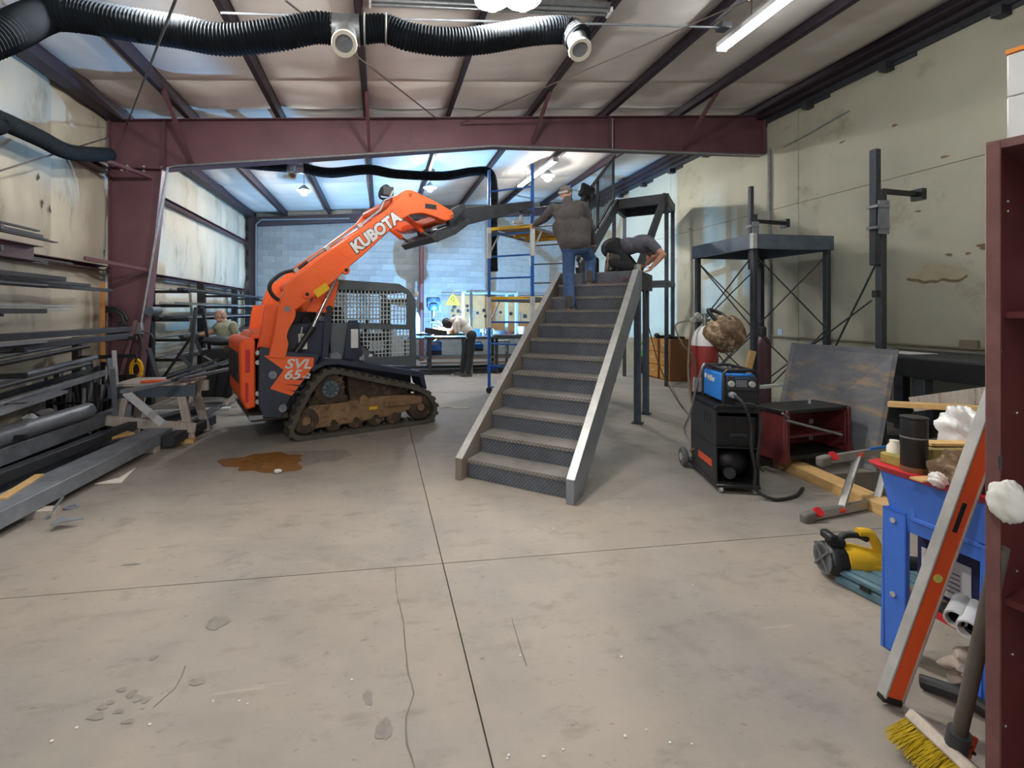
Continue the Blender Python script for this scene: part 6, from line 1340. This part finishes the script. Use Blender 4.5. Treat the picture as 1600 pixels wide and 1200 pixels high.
# plywood tool board with discs
pbd = thing('tool_board', 'plywood board on the block wall hung with discs and tools', 'board', (2.9, YB - .1, 1.0))
x0 = W(703, 500, Y=YB - .1).x; x1 = W(866, 500, Y=YB - .1).x
for k in range(3): b = MB(); w_ = (x1 - x0) / 3; b.bx(x0 + w_ * k + .004, YB - .06, .95, x0 + w_ * (k + 1) - .004, YB - .03, 2.18 - .03 * (k == 1)); part('panel', b, ply, pbd, wd=True)
b = MB(); b.bx(x0 - .3, YB - .12, 2.2, x1, YB - .06, 2.25); part('top_rail', b, steel_mid, pbd, wd=True)
for k, (px, py, r) in enumerate([(710, 479, .07), (707, 485, .055), (716, 486, .06), (722, 488, .055), (709, 494, .065), (718, 495, .06), (731, 485, .05), (746, 489, .05), (756, 485, .055), (766, 490, .045), (782, 488, .05), (758, 494, .045), (798, 490, .06), (820, 494, .07), (730, 478, .05)]):
    p = W(px, py, Y=YB - .075); b = MB(); b.lathe([(r * .4, 0), (r, 0), (r * 1.05, .01), (r, .02), (r * .4, .02), (r * .4, 0)], p, (0, -1, 0), 18); single('grinding_disc', b, [rubber, steel_dk, black][k % 3], 'round dark disc hung on the plywood tool board', 'disc', 'discs on the plywood board')
for k, (px, py, h) in enumerate([(740, 500, .3), (775, 500, .35), (788, 505, .25), (805, 500, .3), (812, 505, .35)]):
    p = W(px, py, Y=YB - .08); b = MB(); b.bar(p, p + V((.02, 0, h)), .03, .02).box(p + V((.02, 0, h)), (.1, .03, .04)); single('hand_tool', b, steel_mid, 'hand tool hanging on the plywood tool board, %s' % ('first from the warning triangle', 'second from the warning triangle', 'third from the warning triangle', 'fourth from the warning triangle', 'farthest from the warning triangle')[k], 'tool')
p = W(707, 470, Y=YB - .05); b = MB(); ts = .26; b.prism([(-ts, 0), (ts, 0), (0, ts * 1.7)], lambda x, z: V((p.x + x, YB - .1, p.z - .15 + z)), lambda x, z: V((p.x + x, YB - .08, p.z - .15 + z)))
sg = single('warning_sign', b, mat('yellow sign paint', '#e3dd2b', rough=.5), 'yellow triangular warning sign on the block wall', 'sign'); b = MB()
for (a, c) in (((-.02, .3), (-.07, .16)), ((-.07, .17), (.05, .17)), ((.05, .17), (-.01, .05)), ((.0, .3), (.07, .2)), ((-.1, .1), (-.03, .1)), ((.04, .07), (.1, .07))): b.bar((a[0], -.024, a[1]), (c[0], -.024, c[1]), .004, .022, up=(1, 0, 0) if a[1] != c[1] else (0, 0, 1))
part('symbol', b, black, sg)
# pale blue tube frame standing behind the bench
fg = thing('tube_frame', 'pale grey tube frame standing behind the welder', 'frame', (3.0, 12.6, 0))
pgr = mat('pale blue grey paint', '#8fa9b8', '#819aa9', rough=.5)
a0, a1 = W(736, 452, d=12.0), W(804, 452, d=12.9); ztop_ = 2.16
c_ = [V((a0.x, a0.y, 0)), V((a1.x + .05, a1.y + .0, 0)), V((a1.x + .1, a1.y + 1.2, 0)), V((a0.x, a0.y + 1.2, 0))]
for k, q in enumerate(c_): b = MB(); b.bar(q, q + V((0, 0, ztop_)), .07, .07); part('post', b, pgr, fg, wd=True)
for k in range(4): b = MB(); b.bar(c_[k] + V((0, 0, ztop_)), c_[(k + 1) % 4] + V((0, 0, ztop_)), .05, .05); part('top_rail', b, pgr, fg, wd=True)
for t in (.3, .6): b = MB(); b.bar(c_[0].lerp(c_[3], t) + V((0, 0, ztop_)), c_[1].lerp(c_[2], t) + V((0, 0, ztop_)), .03, .03); part('cross_rail', b, pgr, fg, wd=True)
b = MB(); p = W(650, 500, d=12.8); b.lathe([(.08, 0), (.09, .02), (.09, .5), (.05, .62), (.03, .66)], (p.x + .02, p.y, .93), n=16); single('blue_cylinder', b, mat('pale blue enamel', '#8fc0dc', rough=.35), 'pale blue bottle at the end of the bench beside the maroon post', 'bottle')
# small things on the bench
bits = [('toolbox', 'small dark blue toolbox on the bench behind the welder, under the plywood board', (741, 518), (.42, .2, .2), navy), ('vise', 'grey bench vise beside the blue toolbox', (752, 521), (.15, .2, .2), steel_mid), ('grinder', 'dark bench grinder right of the vise', (764, 520), (.25, .2, .22), steel_dk), ('parts_bin', 'pale parts bin on the bench behind the scaffold post', (775, 521), (.2, .2, .15), galv), ('parts_bin', 'rust coloured parts bin on the bench by the stair stringer', (795, 520), (.3, .2, .12), brick_red), ('parts_bin', 'dark parts bin on the bench between two pale ones', (785, 520), (.2, .2, .16), steel_dk), ('bucket', 'white bucket on the bench beside the stairs', (815, 517), (.22, .22, .26), white), ('parts_bin', 'grey parts bin left of the drill press', (662, 522), (.2, .2, .12), steel_mid)]
for nm, lab, (px, py), (sx_, sy_, sz_), m in bits:
    p = W(px, py, Y=13.2); t = thing(nm, lab, nm.replace('_', ' '), (p.x, 13.2, .922))
    if nm == 'bucket': b = MB(); b.lathe([(.09, 0), (.11, sz_), (.1, sz_), (.08, .02)], n=18); part('pail', b, m, t); b = MB(); b.tube([(-.11, 0, sz_), (0, -.1, sz_ - .04), (.11, 0, sz_)], .005, 6); part('handle', b, steel_mid, t)
    elif nm == 'vise': b = MB(); b.bx(-.06, -.1, 0, .06, .1, .05).bx(-.05, -.1, .05, .05, .0, .2).bx(-.05, .04, .05, .05, .12, .2); part('jaw', b, m, t, bev=.006); b = MB(); b.cyl((0, -.2, .12), (0, .1, .12), .015, 8).cyl((-.09, -.2, .12), (.09, -.2, .12), .008, 8); part('screw', b, steel_lt, t)
    elif nm == 'grinder': b = MB(); b.cyl((-.08, 0, .12), (.08, 0, .12), .075, 16).bx(-.06, -.06, 0, .06, .06, .06); part('motor', b, m, t); [part('wheel', MB().cyl((x - .015, 0, .12), (x + .015, 0, .12), .09, 18), steel_mid, t) for x in (-.12, .12)]
    else: b = MB(); b.bx(-sx_ / 2, -sy_ / 2, 0, sx_ / 2, sy_ / 2, sz_ * .7); part('tray', b, m, t, bev=.008); b = MB(); b.bx(-sx_ / 2 + .01, -sy_ / 2 + .01, sz_ * .7, sx_ / 2 - .01, sy_ / 2 - .01, sz_); part('lid', b, m, t, bev=.01)
# the arc, its sparks
arc = W(701, 520.5, d=12.1); arc_m = mat('welding arc', '#ffffff', emit=(.22, .55, 1), es=ARC_E)
b = MB(); b.ell(arc, .012, 14, 10); single('welding_arc', b, arc_m, 'blinding blue white welding arc at the edge of the table', 'arc', loc=arc)
spm = mat('glowing spark', '#ffb070', emit=(1, .55, .25), es=18); b = MB(); rnd = random.Random(2)
for k in range(26):
    a = rnd.uniform(R(110), R(205)); L = rnd.uniform(.12, .42); dv = V((cos(a), rnd.uniform(-.5, .1), sin(a))); p = arc + dv * rnd.uniform(.03, .1); b.tube([p, p + dv * L * .6, p + dv * L + V((0, 0, -.03))], [.006, .005, .002], 4)
single('welding_sparks', b, spm, 'spray of orange sparks flying from the welding arc', 'sparks', kind='stuff', loc=arc)
b = MB(); b.bar(W(664, 516, d=11.78), W(698.5, 521, d=11.78), .05, .14); single('angle_bar', b, black, 'dark steel angle standing on the welding table left of the arc', 'steel bar')
b = MB(); b.bar(arc + V((-.85, -.06, -.034)), arc + V((.5, -.08, -.034)), .1, .06); single('steel_tube', b, steel_dk, 'dark tube being welded on the welding table', 'steel bar')
for k, (px, py) in enumerate([(694, 584), (707, 586), (783, 565), (748, 588)]):
    p = W(px, py, Z=0); b = MB(); b.lathe([(.02, 0), (.025, .02), (.015, .04)], p, n=10); single('weld_stub', b, paper, 'small pale scrap on the floor near the welder', 'scrap', 'pale scraps near the welder')
# ------------------------------------------------------------------ people
def blob(name, prims, m, voxel=.012, smooth=4):
    """one continuous skin over tapered limbs and ellipsoids"""
    b = MB()
    for q in prims:
        if q[0] == 'c':
            _, p, e, r0, r1 = q; p, e = V(p), V(e); d = (e - p); n = 5
            if d.length < 1e-4: continue
            u = d.normalized(); pts = [p - u * r0 * k for k in (.98, .85, .6, .3)] + [p.lerp(e, k / n) for k in range(n + 1)] + [e + u * r1 * k for k in (.3, .6, .85, .98)]
            rr = [r0 * math.sqrt(max(.01, 1 - k * k)) for k in (.98, .85, .6, .3)] + [r0 + (r1 - r0) * k / n for k in range(n + 1)] + [r1 * math.sqrt(max(.01, 1 - k * k)) for k in (.3, .6, .85, .98)]
            b.tube(pts, rr, 12)
        else: b.ell(q[1], q[2], 16, 10, q[3] if len(q) > 3 else None)
    me = bpy.data.meshes.new('t'); me.from_pydata([tuple(v) for v in b.v], [], b.f); o = bpy.data.objects.new('t', me); C.objects.link(o)
    r = o.modifiers.new('r', 'REMESH'); r.mode = 'VOXEL'; r.voxel_size = voxel; s = o.modifiers.new('s', 'SMOOTH'); s.iterations = smooth; s.factor = .5
    bpy.context.view_layer.update(); dg = bpy.context.evaluated_depsgraph_get(); out = bpy.data.meshes.new_from_object(o.evaluated_get(dg)); bpy.data.objects.remove(o); bpy.data.meshes.remove(me)
    out.name = name; out.materials.clear(); out.materials.append(m); out.polygons.foreach_set('use_smooth', [True] * len(out.polygons)); return out
def blob_part(name, prims, m, root, voxel=.012, label=None, smooth=4):
    me = blob(name, prims, m, voxel, smooth); me.transform(M4.Translation(-root.location)); o = bpy.data.objects.new(name, me); C.objects.link(o); o.parent = root
    return tag(o, label)
def frame3(f, u):
    f = V(f).normalized(); u = V(u); u = (u - f * u.dot(f)).normalized(); s = f.cross(u); return f, u, s
def rotm(f, u, s): return M4((s, f, u)).transposed()
def hand(w, d, n, side, curl=.5, sc=1.):
    """palm from the wrist W along D, palm facing N; four unequal curled fingers and a thumb from the side"""
    d, n = V(d).normalized(), V(n); n = (n - d * n.dot(d)).normalized(); s = d.cross(n) * side; w = V(w); out = []
    k = w + d * .085 * sc
    for t in (-.027, -.009, .009, .027): out.append(('c', w + s * t * .6 * sc, k + s * t * sc, .014 * sc, .013 * sc))
    for t, l in ((-.03, .062), (-.01, .075), (.01, .08), (.03, .072)):
        p = k + s * t * sc; e = p + (d * cos(curl) + n * sin(curl)) * l * .55 * sc; g = e + (d * cos(curl * 2.2) + n * sin(curl * 2.2)) * l * .5 * sc; out += [('c', p, e, .0095 * sc, .009 * sc), ('c', e, g, .009 * sc, .0075 * sc)]
    p = w + d * .025 * sc + s * .03 * sc; e = p + (d * .6 + s * .7 + n * .3).normalized() * .042 * sc; g = e + (d * .85 + s * .1 + n * .5).normalized() * .034 * sc; out += [('c', p, e, .0125 * sc, .0105 * sc), ('c', e, g, .0105 * sc, .0085 * sc)]
    return out
def head(c, f, u, sc=1.):
    f, u, s = frame3(f, u); R_ = rotm(f, u, s); c = V(c)
    P = [('e', c + u * .02 * sc, (.076 * sc, .095 * sc, .1 * sc), R_), ('e', c + f * .025 * sc - u * .055 * sc, (.058 * sc, .066 * sc, .062 * sc), R_), ('c', c + f * .09 * sc + u * .012 * sc, c + f * .112 * sc - u * .022 * sc, .011 * sc, .016 * sc), ('c', c + f * .08 * sc + s * .035 * sc + u * .032 * sc, c + f * .08 * sc - s * .035 * sc + u * .032 * sc, .014 * sc, .014 * sc), ('c', c + f * .075 * sc - u * .062 * sc + s * .018 * sc, c + f * .075 * sc - u * .062 * sc - s * .018 * sc, .014 * sc, .014 * sc)]
    for q in (-1, 1): P.append(('e', c + s * .08 * sc * q - f * .005 * sc - u * .005 * sc, (.012 * sc, .022 * sc, .033 * sc), R_))
    return P
def face_parts(c, f, u, root, sc=1.):
    f, u, s = frame3(f, u); c = V(c)
    for q in (-1, 1):
        b = MB(); b.ell(c + f * .083 * sc + s * .032 * sc * q + u * .012 * sc, .011 * sc, 10, 6); part('eye', b, mat('dark eye', '#2a211c', rough=.2), root, wd=True)
    b = MB(); b.bar(c + f * .089 * sc - u * .05 * sc - s * .022 * sc, c + f * .089 * sc - u * .05 * sc + s * .022 * sc, .006, .006); part('mouth', b, mat('lip', '#9a5c50', rough=.6), root, wd=True)
def boot(root, p, d, m, sole, sc=1., lift=(0, 0, 1)):
    d, u, s = frame3(d, lift); p = V(p)
    o = blob_part('boot', [('c', p - d * .05 + u * .05, p + d * .05 + u * .045, .048, .045), ('c', p + d * .05 + u * .042, p + d * .16 + u * .035, .046, .038), ('c', p - d * .04 + u * .07, p - d * .035 + u * .15, .05, .052)], m, root, .012)
    b = MB(); n = 16; poly = []
    for k in range(n): t = 2 * pi * k / n; poly.append((.055 + .145 * cos(t), (.048 if cos(t) > 0 else .042) * sin(t)))
    b.prism(poly, lambda x, y: p + d * x + s * y, lambda x, y: p + d * x + s * y + u * .025); part('boot_sole', b, sole, o, wd=True)
    return o
sole_m = mat('pale boot sole', '#8f7b63', rough=.8, scale=9); boot_m = mat('worn grey boot', '#4a4641', '#5b564f', rough=.8, scale=9)
jacket_m = mat('charcoal jacket cloth', '#5d5857', '#4e4a4a', rough=.95, scale=6, bump=.4, bscale=16)
tee_g = mat('grey shirt cloth', '#6b6b76', '#5d5d68', rough=.95, scale=8, bump=.35, bscale=20)
tee_o = mat('olive shirt cloth', '#8b8d78', '#7c7f6a', rough=.95, scale=8, bump=.35, bscale=20)
shirt_w = mat('white shirt cloth', '#dedbd2', '#cbc7bc', rough=.95, scale=8, bump=.4, bscale=16)
pants_b = mat('charcoal trousers cloth', '#2f3033', '#26272a', rough=.95, scale=8, bump=.35, bscale=18)
hair_g = mat('grey brown hair', '#5b4c40', '#463a31', rough=.8, scale=40)

def limb(a, k, e, r): return [('c', a, k, r[0], r[1]), ('c', k, e, r[1], r[2])]
def infl(P, g): return [(('c', q[1], q[2], q[3] + g, q[4] + g) if q[0] == 'c' else ('e', q[1], tuple(x + g for x in q[2])) + tuple(q[3:])) for q in P]
def torso(hip, chest, neck, f, wh=.15, wc=.17, dp=.11):
    up = (V(neck) - V(hip)); f_, u_, s_ = frame3(f - up.normalized() * V(f).dot(up.normalized()), up); R_ = rotm(f_, u_, s_); hip, chest, neck = V(hip), V(chest), V(neck)
    return [('e', hip, (wh, dp, .13), R_), ('e', hip.lerp(chest, .5), (wh * .95, dp, .18), R_), ('e', chest, (wc, dp * 1.05, .17), R_), ('c', chest + s_ * wc * .75 + u_ * .09, chest - s_ * wc * .75 + u_ * .09, .07, .07), ('c', chest + u_ * .1, neck, .08, .055)]

# --- standing man in the charcoal jacket, on the stairs, back to us
m1 = thing('person', 'person in a charcoal jacket and jeans standing on the stairs, seen from behind', 'person', S(-.15, 2.38, 1.647))
f1 = (ST_N + V((.1, 0, 0))).normalized()
HL, HR = SP(889, 386, 2.62), SP(908, 385, 2.66); hip = (HL + HR) / 2 + V((0, 0, .03))
KL, AL = SP(888, 430, 2.66), SP(890, 470, 2.36); KR, AR = SP(923, 404, 2.98), SP(922, 436, 2.86)
AL.z = 1.75; AR.z = 2.115
CHs = SP(889, 337, 2.72); NK = SP(887, 314, 2.78); HD = SP(884, 303, 2.83)
SL_, SR_ = SP(865, 325, 2.72), SP(911, 323, 2.8)
EL, WL = SP(851, 341, 2.85), SP(838, 349, 3.05); ER, WR = SP(922, 356, 2.98), SP(926, 378, 3.2)
tor = torso(hip, CHs, NK, f1, .16, .19, .13)
arms = limb(SL_, EL, WL, (.06, .048, .036)) + limb(SR_, ER, WR, (.06, .048, .036)); legs = limb(HL, KL, AL, (.09, .065, .048)) + limb(HR, KR, AR, (.09, .065, .048))
body = tor + arms + legs + head(HD, f1 + V((0, 0, -.15)), (0, 0, 1)) + [('c', NK, HD, .055, .055)] + hand(WL, (WL - EL), (0, 0, -1), 1, .6) + hand(WR, (WR - ER), f1, -1, .6)
blob_part('body', body, skin, m1, .012)
blob_part('jacket', infl(tor[1:], .025) + infl(arms, .02) + [('e', hip + V((0, 0, .02)), (.215, .18, .13), rotm(*frame3(f1, (0, 0, 1))))] + [('c', HL + V((0, 0, .02)), SL_.lerp(HL, .5), .13, .13), ('c', HR + V((0, 0, .02)), SR_.lerp(HR, .5), .13, .13)], jacket_m, m1, .014)
blob_part('jeans', infl([('c', HL, KL, .09, .068), ('c', KL, AL + V((0, 0, -.03)), .068, .06), ('c', HR, KR, .09, .068), ('c', KR, AR + V((0, 0, -.03)), .068, .06), ('c', HL, HR, .11, .11)], .012), denim, m1, .012)
ff = V((ST_N.x, ST_N.y, 0)); boot(m1, V((AL.x, AL.y, 1.648)), ff, boot_m, sole_m); boot(m1, V((AR.x, AR.y, 2.014)), ff, boot_m, sole_m)
b = MB(); fh, uh, sh_ = frame3(f1, (0, 0, 1)); Rm = rotm(fh, uh, sh_); b.ell(HD + uh * .04, (.092, .108, .085), 18, 12, Rm); o_ = part('cap', b, mat('grey knit cap', '#716c66', '#5f5a55', rough=.95, scale=14), m1, wd=True)
b = MB(); b.bar(HD - fh * .09 + uh * .005 - sh_ * .07, HD - fh * .09 + uh * .005 + sh_ * .07, .03, .03); part('cap_band', b, mat('grey band', '#a59f98', rough=.9), o_, wd=True)
# --- kneeling man in the grey shirt, on the landing
m2 = thing('person', 'person in a grey shirt and dark trousers kneeling bent over on the landing', 'person', S(.05, 3.6, 2.2))
P2 = lambda px, py, y: SP(px, py, y)
hipn, hipf = P2(957, 389, 3.5), P2(962, 387, 3.8); hip = (hipn + hipf) / 2; ch = P2(1004, 381, 3.62); nk = P2(1018, 387, 3.6); hd = P2(1021, 399, 3.66)
sn, sf = P2(1018, 381, 3.42), P2(1016, 380, 3.85); en, wn = P2(1036, 398, 3.36), P2(1021, 415, 3.3); ef, wf_ = P2(1026, 398, 3.95), P2(1012, 412, 3.7)
kn, kf = P2(985, 421, 3.5), P2(992, 420, 3.85); kn.z = kf.z = 2.27; an, af = P2(953, 424, 3.34), P2(962, 422, 3.75); an.z = af.z = 2.36
f2 = (ch - hip).normalized()
tor = torso(hip, ch, nk, V((0, 0, -1)), .15, .17, .12)
arms = limb(sn, en, wn, (.055, .045, .032)) + limb(sf, ef, wf_, (.055, .045, .032)); legs = limb(hipn, kn, an, (.095, .07, .05)) + limb(hipf, kf, af, (.095, .07, .05))
blob_part('body', tor + arms + legs + head(hd, V((.5, .1, -.85)), (ST_N.y, -ST_N.x, .2)) + [('c', nk, hd, .055, .055)] + hand(wn, wn - en, (-1, 0, 0), 1, .4) + hand(wf_, wf_ - ef, (-1, 0, 0), -1, .4), skin, m2, .011)
blob_part('shirt', infl(tor[1:], .018) + [('c', sn, sn.lerp(en, .45), .075, .068), ('c', sf, sf.lerp(ef, .45), .075, .068)], tee_g, m2, .013)
blob_part('trousers', infl(legs, .016) + [('e', hip, (.2, .2, .17)), ('c', hipn, hipf, .14, .14)], pants_b, m2, .013)
fb = (an - kn).normalized(); boot(m2, an + fb * .05 + V((0, 0, .04)), V((0, 0, -1)) + fb * .15, boot_m, sole_m, lift=-fb); boot(m2, af + fb * .05 + V((0, 0, .04)), V((0, 0, -1)) + fb * .15, boot_m, sole_m, lift=-fb)
blob_part('hair', [('e', hd + V((-.0, 0, .03)), (.088, .09, .1))], hair_g, m2, .012)
b = MB(); p = S(.5, 3.3, 2.197); b.bx(p.x - .03, p.y - .03, p.z, p.x + .04, p.y + .03, p.z + .11).bx(p.x - .02, p.y - .032, p.z + .02, p.x + .02, p.y - .03, p.z + .09); single('steel_block', b, steel_lt, 'silver block on the landing edge under the hand of the kneeling man', 'block', bev=.004)
b = MB(); p = S(.2, 3.5, 2.2); b.bx(p.x - .2, p.y - .06, p.z, p.x + .1, p.y + .06, p.z + .05); single('dark_tool', b, black, 'dark power tool on the landing below the kneeling man', 'tool', bev=.01)
cable([S(.5, 3.1, 2.22), S(.35, 3.0, 2.03), S(.4, 2.95, 2.12), S(.2, 2.9, 2.03), S(.05, 2.85, 2.025), S(-.1, 2.88, 2.025)], .006, mat('red cord', '#8d4a42', rough=.6), 'thin red cord lying on the top stair tread')
b = MB(); p = S(-.28, 3.75, 2.197); b.bx(p.x - .1, p.y - .1, p.z, p.x + .1, p.y + .1, p.z + .3); single('black_toolbox', b, mat('brown black bag', '#3b2f29', rough=.9), 'dark bag on the landing between the two men', 'bag', bev=.03)
# --- welder in the white shirt
m3 = thing('person', 'person in a white shirt bent over the welding table with a dark helmet', 'person', W(726, 586, d=11.75))
D = 11.7; q3 = lambda px, py, dd=0: W(px, py, d=D + dd)
hl, hr = q3(737, 524, -.1), q3(735, 524, .15); kl, kr = q3(735, 556, -.1), q3(726, 556, .15); al, ar_ = q3(732, 580, -.12), q3(722, 581, .15); al.z = ar_.z = .1
hip = (hl + hr) / 2; ch = q3(720, 503, 0); nk = q3(709, 500, 0); hd = q3(700, 504, .08); sl, sr = q3(714, 504, -.2), q3(712, 502, .2); el, wl2 = q3(714.5, 519, -.2), q3(705, 519, .25); er, wr2 = q3(709, 517, .3), q3(705, 515, .38)
fw = V((-cos(PSI), sin(PSI), 0)); tor = torso(hip, ch, nk, (fw + V((0, 0, -1))), .15, .18, .12); arms = limb(sl, el, wl2, (.055, .045, .033)) + limb(sr, er, wr2, (.055, .045, .033)); legs = limb(hl, kl, al, (.09, .068, .05)) + limb(hr, kr, ar_, (.09, .068, .05))
blob_part('body', tor + arms + legs + head(hd, fw + V((0, 0, -.9)), V((0, 0, 1)) + fw) + [('c', nk, hd, .055, .055)] + hand(wl2, wl2 - el, (0, 0, -1), 1, .6) + hand(wr2, wr2 - er, (0, 0, -1), -1, .6), skin, m3, .012)
blob_part('glove', [('c', el.lerp(wl2, .4), wl2, .075, .06), ('c', wl2, wl2 + (wl2 - el).normalized() * .1, .055, .045)], rag, m3, .014)  # thick glove added to block arc light towards the cart
blob_part('shirt', infl(tor, .022) + [('c', sl, sl.lerp(el, .8), .08, .075), ('c', sr, sr.lerp(er, .8), .08, .075)], shirt_w, m3, .014)
blob_part('trousers', infl(legs, .02) + [('c', hl, hr, .13, .13)], pants_b, m3, .014)
boot(m3, V((al.x, al.y, 0)), fw, boot_m, boot_m); boot(m3, V((ar_.x, ar_.y, 0)), fw, boot_m, boot_m)
f3, u3, s3 = frame3(fw + V((0, 0, -.9)), V((0, 0, 1)) + fw); b = MB(); b.ell(hd + f3 * .03, (.12, .13, .15), 18, 12, rotm(f3, u3, s3)); hm = part('helmet', b, black, m3, wd=True); b = MB(); b.box(hd + f3 * .155 + u3 * .01, (.1, .01, .06), rotm(f3, u3, s3)); part('lens', b, mat('green lens', '#16331f', rough=.1), hm, wd=True)
# --- man at the rear rack
m4 = thing('person', 'person in an olive green shirt reaching to the bars of the rear rack', 'person', W(356, 620, d=8.8))
D4 = 8.85; q4 = lambda px, py, dd=0: W(px, py, d=D4 + dd)
hl, hr = q4(362, 545, -.08), q4(354, 545, .12); kl, kr = q4(362, 584, -.08), q4(352, 584, .14); al, ar_ = q4(362, 612, -.08), q4(353, 612, .14); al.z = ar_.z = .1
hip = (hl + hr) / 2; ch = q4(354, 517, 0); nk = q4(352, 505, 0); hd = q4(345, 494, 0); sn, sf = q4(365, 510, -.12), q4(343, 508, .1); en, wn = q4(369, 526, -.12), q4(361, 531, -.22); ef, wf_ = q4(329, 520, .0), q4(315, 522, -.05)
f4 = (V((-cos(PSI), sin(PSI), 0)) + V((0, .25, 0))).normalized(); tor = torso(hip, ch, nk, f4 + V((.0, .5, 0)), .16, .18, .13)
arms = limb(sn, en, wn, (.058, .048, .034)) + limb(sf, ef, wf_, (.055, .045, .032)); legs = limb(hl, kl, al, (.09, .068, .05)) + limb(hr, kr, ar_, (.09, .068, .05))
hf = V((-cos(PSI), sin(PSI) - .1, -.15))
blob_part('body', tor + arms + legs + head(hd, hf, (0, 0, 1)) + [('c', nk, hd, .06, .06)] + hand(wn, wn - en, (0, 0, -1), 1, .6) + hand(wf_, wf_ - ef, (0, 0, -1), -1, .3), skin, m4, .011)
face_parts(hd, hf, (0, 0, 1), m4)
blob_part('shirt', infl(tor, .02) + [('c', sn, sn.lerp(en, .55), .08, .072), ('c', sf, sf.lerp(ef, .5), .078, .068)], tee_o, m4, .013)
blob_part('shorts', infl([('c', hl, kl, .1, .085), ('c', hr, kr, .1, .085), ('c', hl, hr, .12, .12)], .012), mat('camouflage shorts', '#8f8266', '#6f654e', rough=.95, scale=12, c3='#4f4a3a', s3=9, t3=.58), m4, .013)
boot(m4, V((al.x, al.y, 0)), f4, boot_m, boot_m); boot(m4, V((ar_.x, ar_.y, 0)), f4, boot_m, boot_m)
f_, u_, s_ = frame3(hf, (0, 0, 1)); blob_part('hair', [('c', hd - f_ * .06 + s_ * .05 - u_ * .02, hd - f_ * .06 - s_ * .05 - u_ * .02, .045, .045), ('e', hd - f_ * .035 + u_ * .01, (.082, .075, .07), rotm(f_, u_, s_))], mat('short grey hair', '#8f7f72', rough=.9, scale=40), m4, .011)
